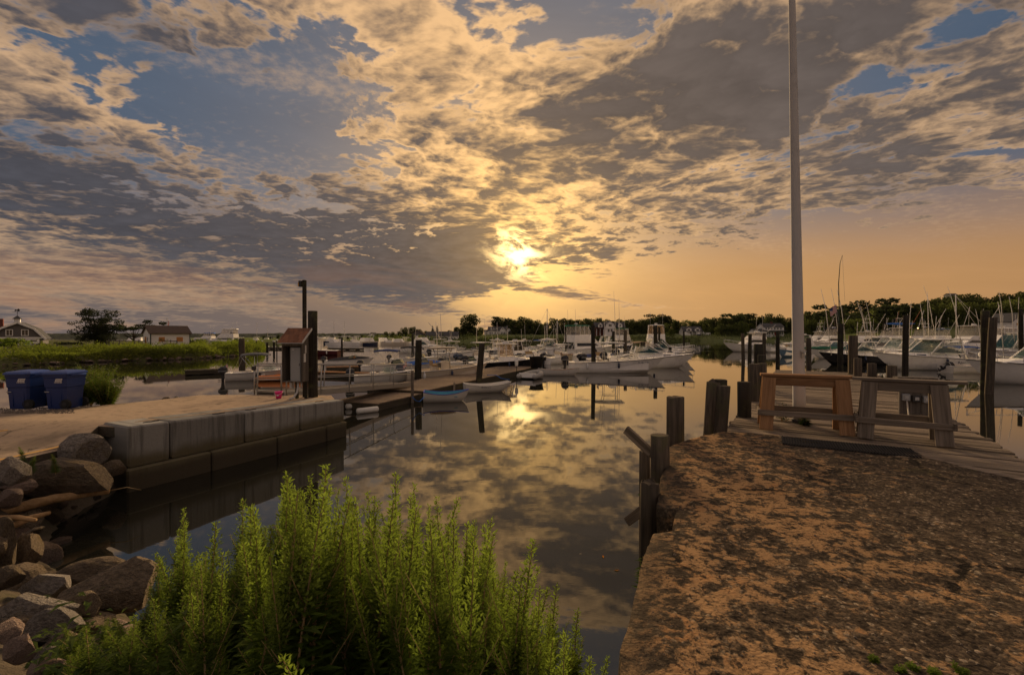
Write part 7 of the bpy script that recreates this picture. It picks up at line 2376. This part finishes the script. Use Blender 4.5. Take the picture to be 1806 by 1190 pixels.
# dormer house
t = far_house('dormer_house', 'long white house with three dormers and gabled ends on the lawn', 878, 285, 590)
gable_block(t, -6, 5.2, 0, 7, -2, 2.6, 4.9, 'house_white', 'roof_grey', 'x'); gable_block(t, -8.6, -6.2, .5, 5, -2, 2.0, 2.9, 'house_white', 'roof_grey', 'x', .2, 'wing_wall')
gable_block(t, 1.3, 5.0, -1.6, 4, -2, 2.8, 5.0, 'house_white', 'roof_grey', 'y', .3, 'gable_wall'); gable_block(t, 5.4, 8.4, -.6, 5, -2, 2.5, 4.2, 'house_white', 'roof_grey', 'y', .3, 'gable_wall')
for x in (-4.4, -2.6, -.8):
    dm, _ = gable_block(t, x - .6, x + .6, .3, 3.0, 2.7, 3.7, 4.3, 'house_white', 'roof_grey', 'y', .15, 'dormer'); window(t, x, .3, 3.25, .6, .7)
for x in (-7.9, -7.2, -4.8, -3.6, -1.6, -.2): window(t, x, .0 if x > -6 else .5, 1.0, .7, 1.1)
for x in (2.2, 3.2, 4.2): window(t, x, -1.6, .9, .6, 1.5)
window(t, 3.15, -1.6, 3.6, .6, .6); window(t, 6.9, -.6, 1.2, .9, 1.2)
MB().box((-.2, 3.5, 5.2), (.7, .6, 1.4)).build('chimney', M_['brick_red'], t)
# long low house
t = far_house('low_house', 'long low cream house with grey hipped roof behind the sailboat mast', 948, 290, 588)
gable_block(t, -9, 6, 0, 8, -2, 1.6, 3.6, 'house_cream', 'roof_grey', 'x', .5); gable_block(t, 3.2, 9.5, -2.2, 5, -2, 1.6, 3.9, 'house_cream', 'roof_grey', 'y', .4, 'gable_wall')
for x in (-7.6, -6.2, -4.4, -2.4, -.4, 1.4): window(t, x, 0, .5, .9, 1.1)
for x in (5.2, 7.4): window(t, x, -2.2, .5, .8, 1.0)
# gambrel-fronted white house
t = far_house('gabled_house', 'tall white house with a gambrel front and brick wings', 1075, 235, 585.5)
sec = [(-2.7, -2), (2.7, -2), (2.7, 2.6), (1.9, 4.4), (0, 5.6), (-1.9, 4.4), (-2.7, 2.6)]
MB().prism(sec, -1.5, 7).build('wall', M_['house_white'], t)
b = MB(); o_ = [(3.0, 2.4), (2.05, 4.6), (0, 5.9), (-2.05, 4.6), (-3.0, 2.4)]
for (a, c) in zip(o_, o_[1:]): b.add([(a[0], -1.9, a[1]), (c[0], -1.9, c[1]), (c[0], 7, c[1]), (a[0], 7, a[1]), (a[0] * .95, -1.9, a[1] - .22), (c[0] * .95, -1.9, c[1] - .22), (c[0] * .95, 7, c[1] - .22), (a[0] * .95, 7, a[1] - .22)], [(0, 1, 2, 3), (0, 4, 5, 1), (4, 7, 6, 5)])
b.build('roof', M_['roof_grey'], t)
gable_block(t, -7.2, -2.8, 1, 8, -2, 2.6, 5.0, 'brick_red', 'roof_grey', 'x', .3, 'wing_wall'); gable_block(t, 2.8, 8.4, 1, 8, -2, 2.6, 5.2, 'brick_red', 'roof_grey', 'x', .3, 'wing_wall')
for x in (-4.6, 5.6):
    gable_block(t, x - 1.1, x + 1.1, .3, 4.5, 2.4, 4.0, 5.0, 'house_white', 'roof_grey', 'y', .25, 'dormer'); window(t, x, .3, 3.3, .8, 1.1)
for x in (-.75, .75): window(t, x, -1.5, .8, .95, 1.5)
window(t, 0, -1.5, 3.4, 1.5, 1.1)
MB().box((0, -1.7, 2.1), (5.6, .3, .3)).build('band', M_['trim_white'], t)
MB().box((-5.2, -.6, 1.7), (4.4, 3.0, .25)).build('porch_roof', M_['roof_brown'], t)
for x in (-7.0, -5.2, -3.4): MB().box((x, -1.9, -.1), (.22, .22, 3.5)).build('porch_post', M_['trim_white'], t)
# balcony house by the cove
t = far_house('balcony_house', 'white house with two arched dormers and a deep porch by the cove', 1223, 292, 591)
gable_block(t, -6.2, 5.6, 0, 8, -2, 2.6, 5.6, 'house_white', 'roof_grey', 'x', .4)
for x in (-2.9, 2.6):
    gable_block(t, x - 1.6, x + 1.6, -.2, 4, 2.3, 4.2, 4.9, 'house_white', 'roof_grey', 'y', .2, 'dormer'); window(t, x, -.2, 3.4, 1.6, 1.2)
MB().box((-.4, -1.4, 2.45), (11.4, 2.9, .25)).build('porch_roof', M_['roof_grey'], t)
for x in (-6.0, -3.8, -1.6, .8, 3.0, 5.2): MB().box((x, -2.7, .2), (.3, .3, 4.4)).build('porch_post', M_['trim_white'], t)
for x in (-4.6, -2.4, 1.9, 4.2): window(t, x, 0, .8, 1.3, 1.5)
MB().box((8.0, 1.5, .0), (5.0, 5, 3.2)).build('annex', M_['house_white'], t)
# long house near the pole
t = far_house('shingled_house', 'long two-storey white house with dark roof and red chimney', 1364, 265, 588.5)
gable_block(t, -5.5, 6.2, 0, 8, -2, 4.0, 6.1, 'house_white', 'roof_grey', 'x', .4); gable_block(t, -11.5, -4.6, -1.2, 5, -2, 1.5, 2.8, 'house_white', 'roof_grey', 'x', .3, 'wing_wall')
MB().box((.4, -1.0, 1.75), (12.2, 2.2, .22), rotx(.12)).build('porch_roof', M_['roof_grey'], t)
for x in (-4.2, -2.6, -1.0, .8, 2.6, 4.4): window(t, x, 0, 3.0, .8, 1.0)
for x in (-3.6, -2.2, -.6, 2.6, 4.0, 5.2): window(t, x, 0, .4, .7, 1.5)
for x in (-10.8, -9.6, -8.4, -7.2, -6.0): window(t, x, -1.2, .2, .7, 1.3)
MB().box((1.2, -.06, .0), (1.0, .08, 2.0)).build('door', M_['ink_red'], t)
MB().box((1.0, 3.8, 6.4), (1.1, .8, 1.3)).build('chimney', M_['brick_red'], t)
# small house on the right shore
t = far_house('small_house', 'small white gabled house below the wooded hill', 1797, 112, 580)
gable_block(t, -1.6, 3.6, 0, 6, -4, 1.9, 3.9, 'house_white', 'roof_grey', 'y', .3)
window(t, .2, 0, .1, .9, 1.1); window(t, .2, 0, 1.9, .7, .8)
MB().box((-.2, -.1, 1.2), (.8, .06, .5)).build('sign', M_['paint_yellow'], t)
# roofs on the spit
for (u, y, v, w, lab) in ((655, 215, 601, 5.0, 'pale gable end among the trees of the spit'), (770, 225, 598.5, 10.5, 'grey roofed white cottage under the conifers'), (795, 222, 599, 6.5, 'small grey cottage beside the white one'), (736, 235, 595, 6.0, 'brown roofed cottage behind the moored boats')):
    t = far_house('cottage', lab, u, y, v)
    gable_block(t, -w / 2, w / 2, 0, 6, -1.5, 2.0, 3.8, 'house_white' if 'white' in lab or 'pale' in lab else 'house_grey', 'roof_grey' if 'brown' not in lab else 'roof_brown', 'x' if w > 6 else 'y', .4)
    for x in (-w * .28, w * .05, w * .3): window(t, x, 0, .7, .7, .9)
t = far_house('hilltop_house', 'hilltop house showing its roof above the trees', 1682, 260, 522.5, cat='house')
t.scale = (.6, .6, .6)
gable_block(t, -4, 4, 0, 6, -6, 1.2, 2.8, 'house_cream', 'roof_grey', 'x', .4)
for x in (-2, 0, 2): window(t, x, 0, .2, .8, .9)
# split-rail fence before the shed
t = thing('rail_fence', 'grey rail fence along the marsh before the flat-topped tree', 'fence', (*atd(188, 82)[:2], 1.55))
for i in range(12):
    MB().box((i * 1.15, 0, .45), (.1, .1, 1.1)).build('post', M_['grey_board'], t) if i == 0 else link('post', t.children[0].data, t, (i * 1.15, 0, 0))
for z in (.35, .8): MB().box((6.3, -.07, z), (12.8, .05, .12)).build('rail', M_['grey_board'], t)

# ------------------------------------------------------------------ far moorings
def small_boat_mesh(k):
    b = MB(); L, B = 6.0, 2.2; n = 6
    rings = [[(L * i / n, B / 2 * (1 - (i / n) ** 3) * s, z) for s, z in ((1, .8 + .3 * i / n), (.8, 0), (-.8, 0), (-1, .8 + .3 * i / n))] for i in range(n + 1)]
    b.loft(rings, True, True, True)
    return b.mesh('hull', M_[('gel_white', 'gel_white', 'gel_navy', 'gel_cream')[k]])
SB = [small_boat_mesh(k) for k in range(4)]
cab = MB().prism([(1.6, .8), (1.6, 2.0), (3.2, 2.0), (4.0, .95)], -.8, .8).mesh('cabin', M_['gel_white'])
ttp = MB().box((2.6, 0, 2.4), (2.0, 1.7, .1), None, .02); ttp.tube([(2.2, .6, .8), (2.2, .6, 2.4)], .04, 5); ttp.tube([(3.0, -.6, .8), (3.0, -.6, 2.4)], .04, 5); ttp = ttp.mesh('hardtop', M_['gel_white'])
mst = MB().tube([(3, 0, .8), (3, 0, 8.5)], .06, 5).mesh('mast', M_['outrigger'])
r = random.Random(91)
for i in range(58):
    u = r.uniform(548, 735) if i < 44 else r.uniform(228, 262) if i < 50 else r.uniform(360, 470)
    v = r.uniform(603.6, 607.2) if i < 44 else r.uniform(606, 609)
    sail = r.random() < .16
    p = ground(u, v + 1.2)
    if i >= 44: p = atd(u, 170 + 30 * r.random())
    navy = i % 4 == 2
    t = thing('moored_boat', ('far-off dark hulled boat in the packed outer marina' if navy else 'far-off white boat in the packed outer marina') + (' with a mast' if sail else ''), 'boat', (p.x, p.y, 0 if i < 44 or i >= 50 else .0), r.uniform(-.5, .5) + (math.pi if r.random() < .5 else 0), 'far-off boats of the outer marina')
    s = r.uniform(.75, 1.25); t.scale = (s, s, s)
    link('hull', SB[i % 4], t); link('cabin' if i % 2 else 'hardtop', cab if i % 2 else ttp, t)
    if sail: link('mast', mst, t)
t = cabin_cruiser('white cruise yacht far off beyond the marsh tip', 425, 606, 185, 14, 4.2, 'gel_white', 150, 'vinyl', 5.2)[0]
t.location = atd(430, 150); t.location.z = 0.2
cabin_cruiser('distant boat with blue canopy beyond the marsh', 385, 606, 185, 9, 3.2, 'canvas_bright', 150, 'vinyl', 4.0)
# boats hauled out on the cove lawn
for u, y, rz, lab in ((1202, 276, 10, 'white boat hauled out on the cove lawn under a tarp'), (1234, 275, 80, 'dark boat hauled out on the cove lawn stern-on')):
    p = atd(u, y); t = thing('moored_boat', lab, 'boat', (p.x, p.y, far_ground(p.x, p.y) + .7), R(rz))
    link('hull', SB[0 if rz < 50 else 2], t); link('cabin', cab, t)
# lamp-topped dock posts of the outer float
r = random.Random(14)
for i, u in enumerate((437, 449, 452, 462, 482, 484, 488, 502, 505)):
    y = 92 + r.uniform(-4, 4); p = atd(u, y)
    t = thing('dock_lamp', 'thin dark dock post with a small white lamp cap on the outer float', 'lamp', (p.x, p.y, -.5), 0, 'lamp posts of the outer float')
    H = zat(600 + r.uniform(0, 4), y) + .5
    MB().tube([(0, 0, 0), (0, 0, H)], .10, 6).build('post', M_['piling_dark'], t); MB().sphere((0, 0, H + .12), .2, 8, 6).build('lamp', M_['pvc_white'], t)
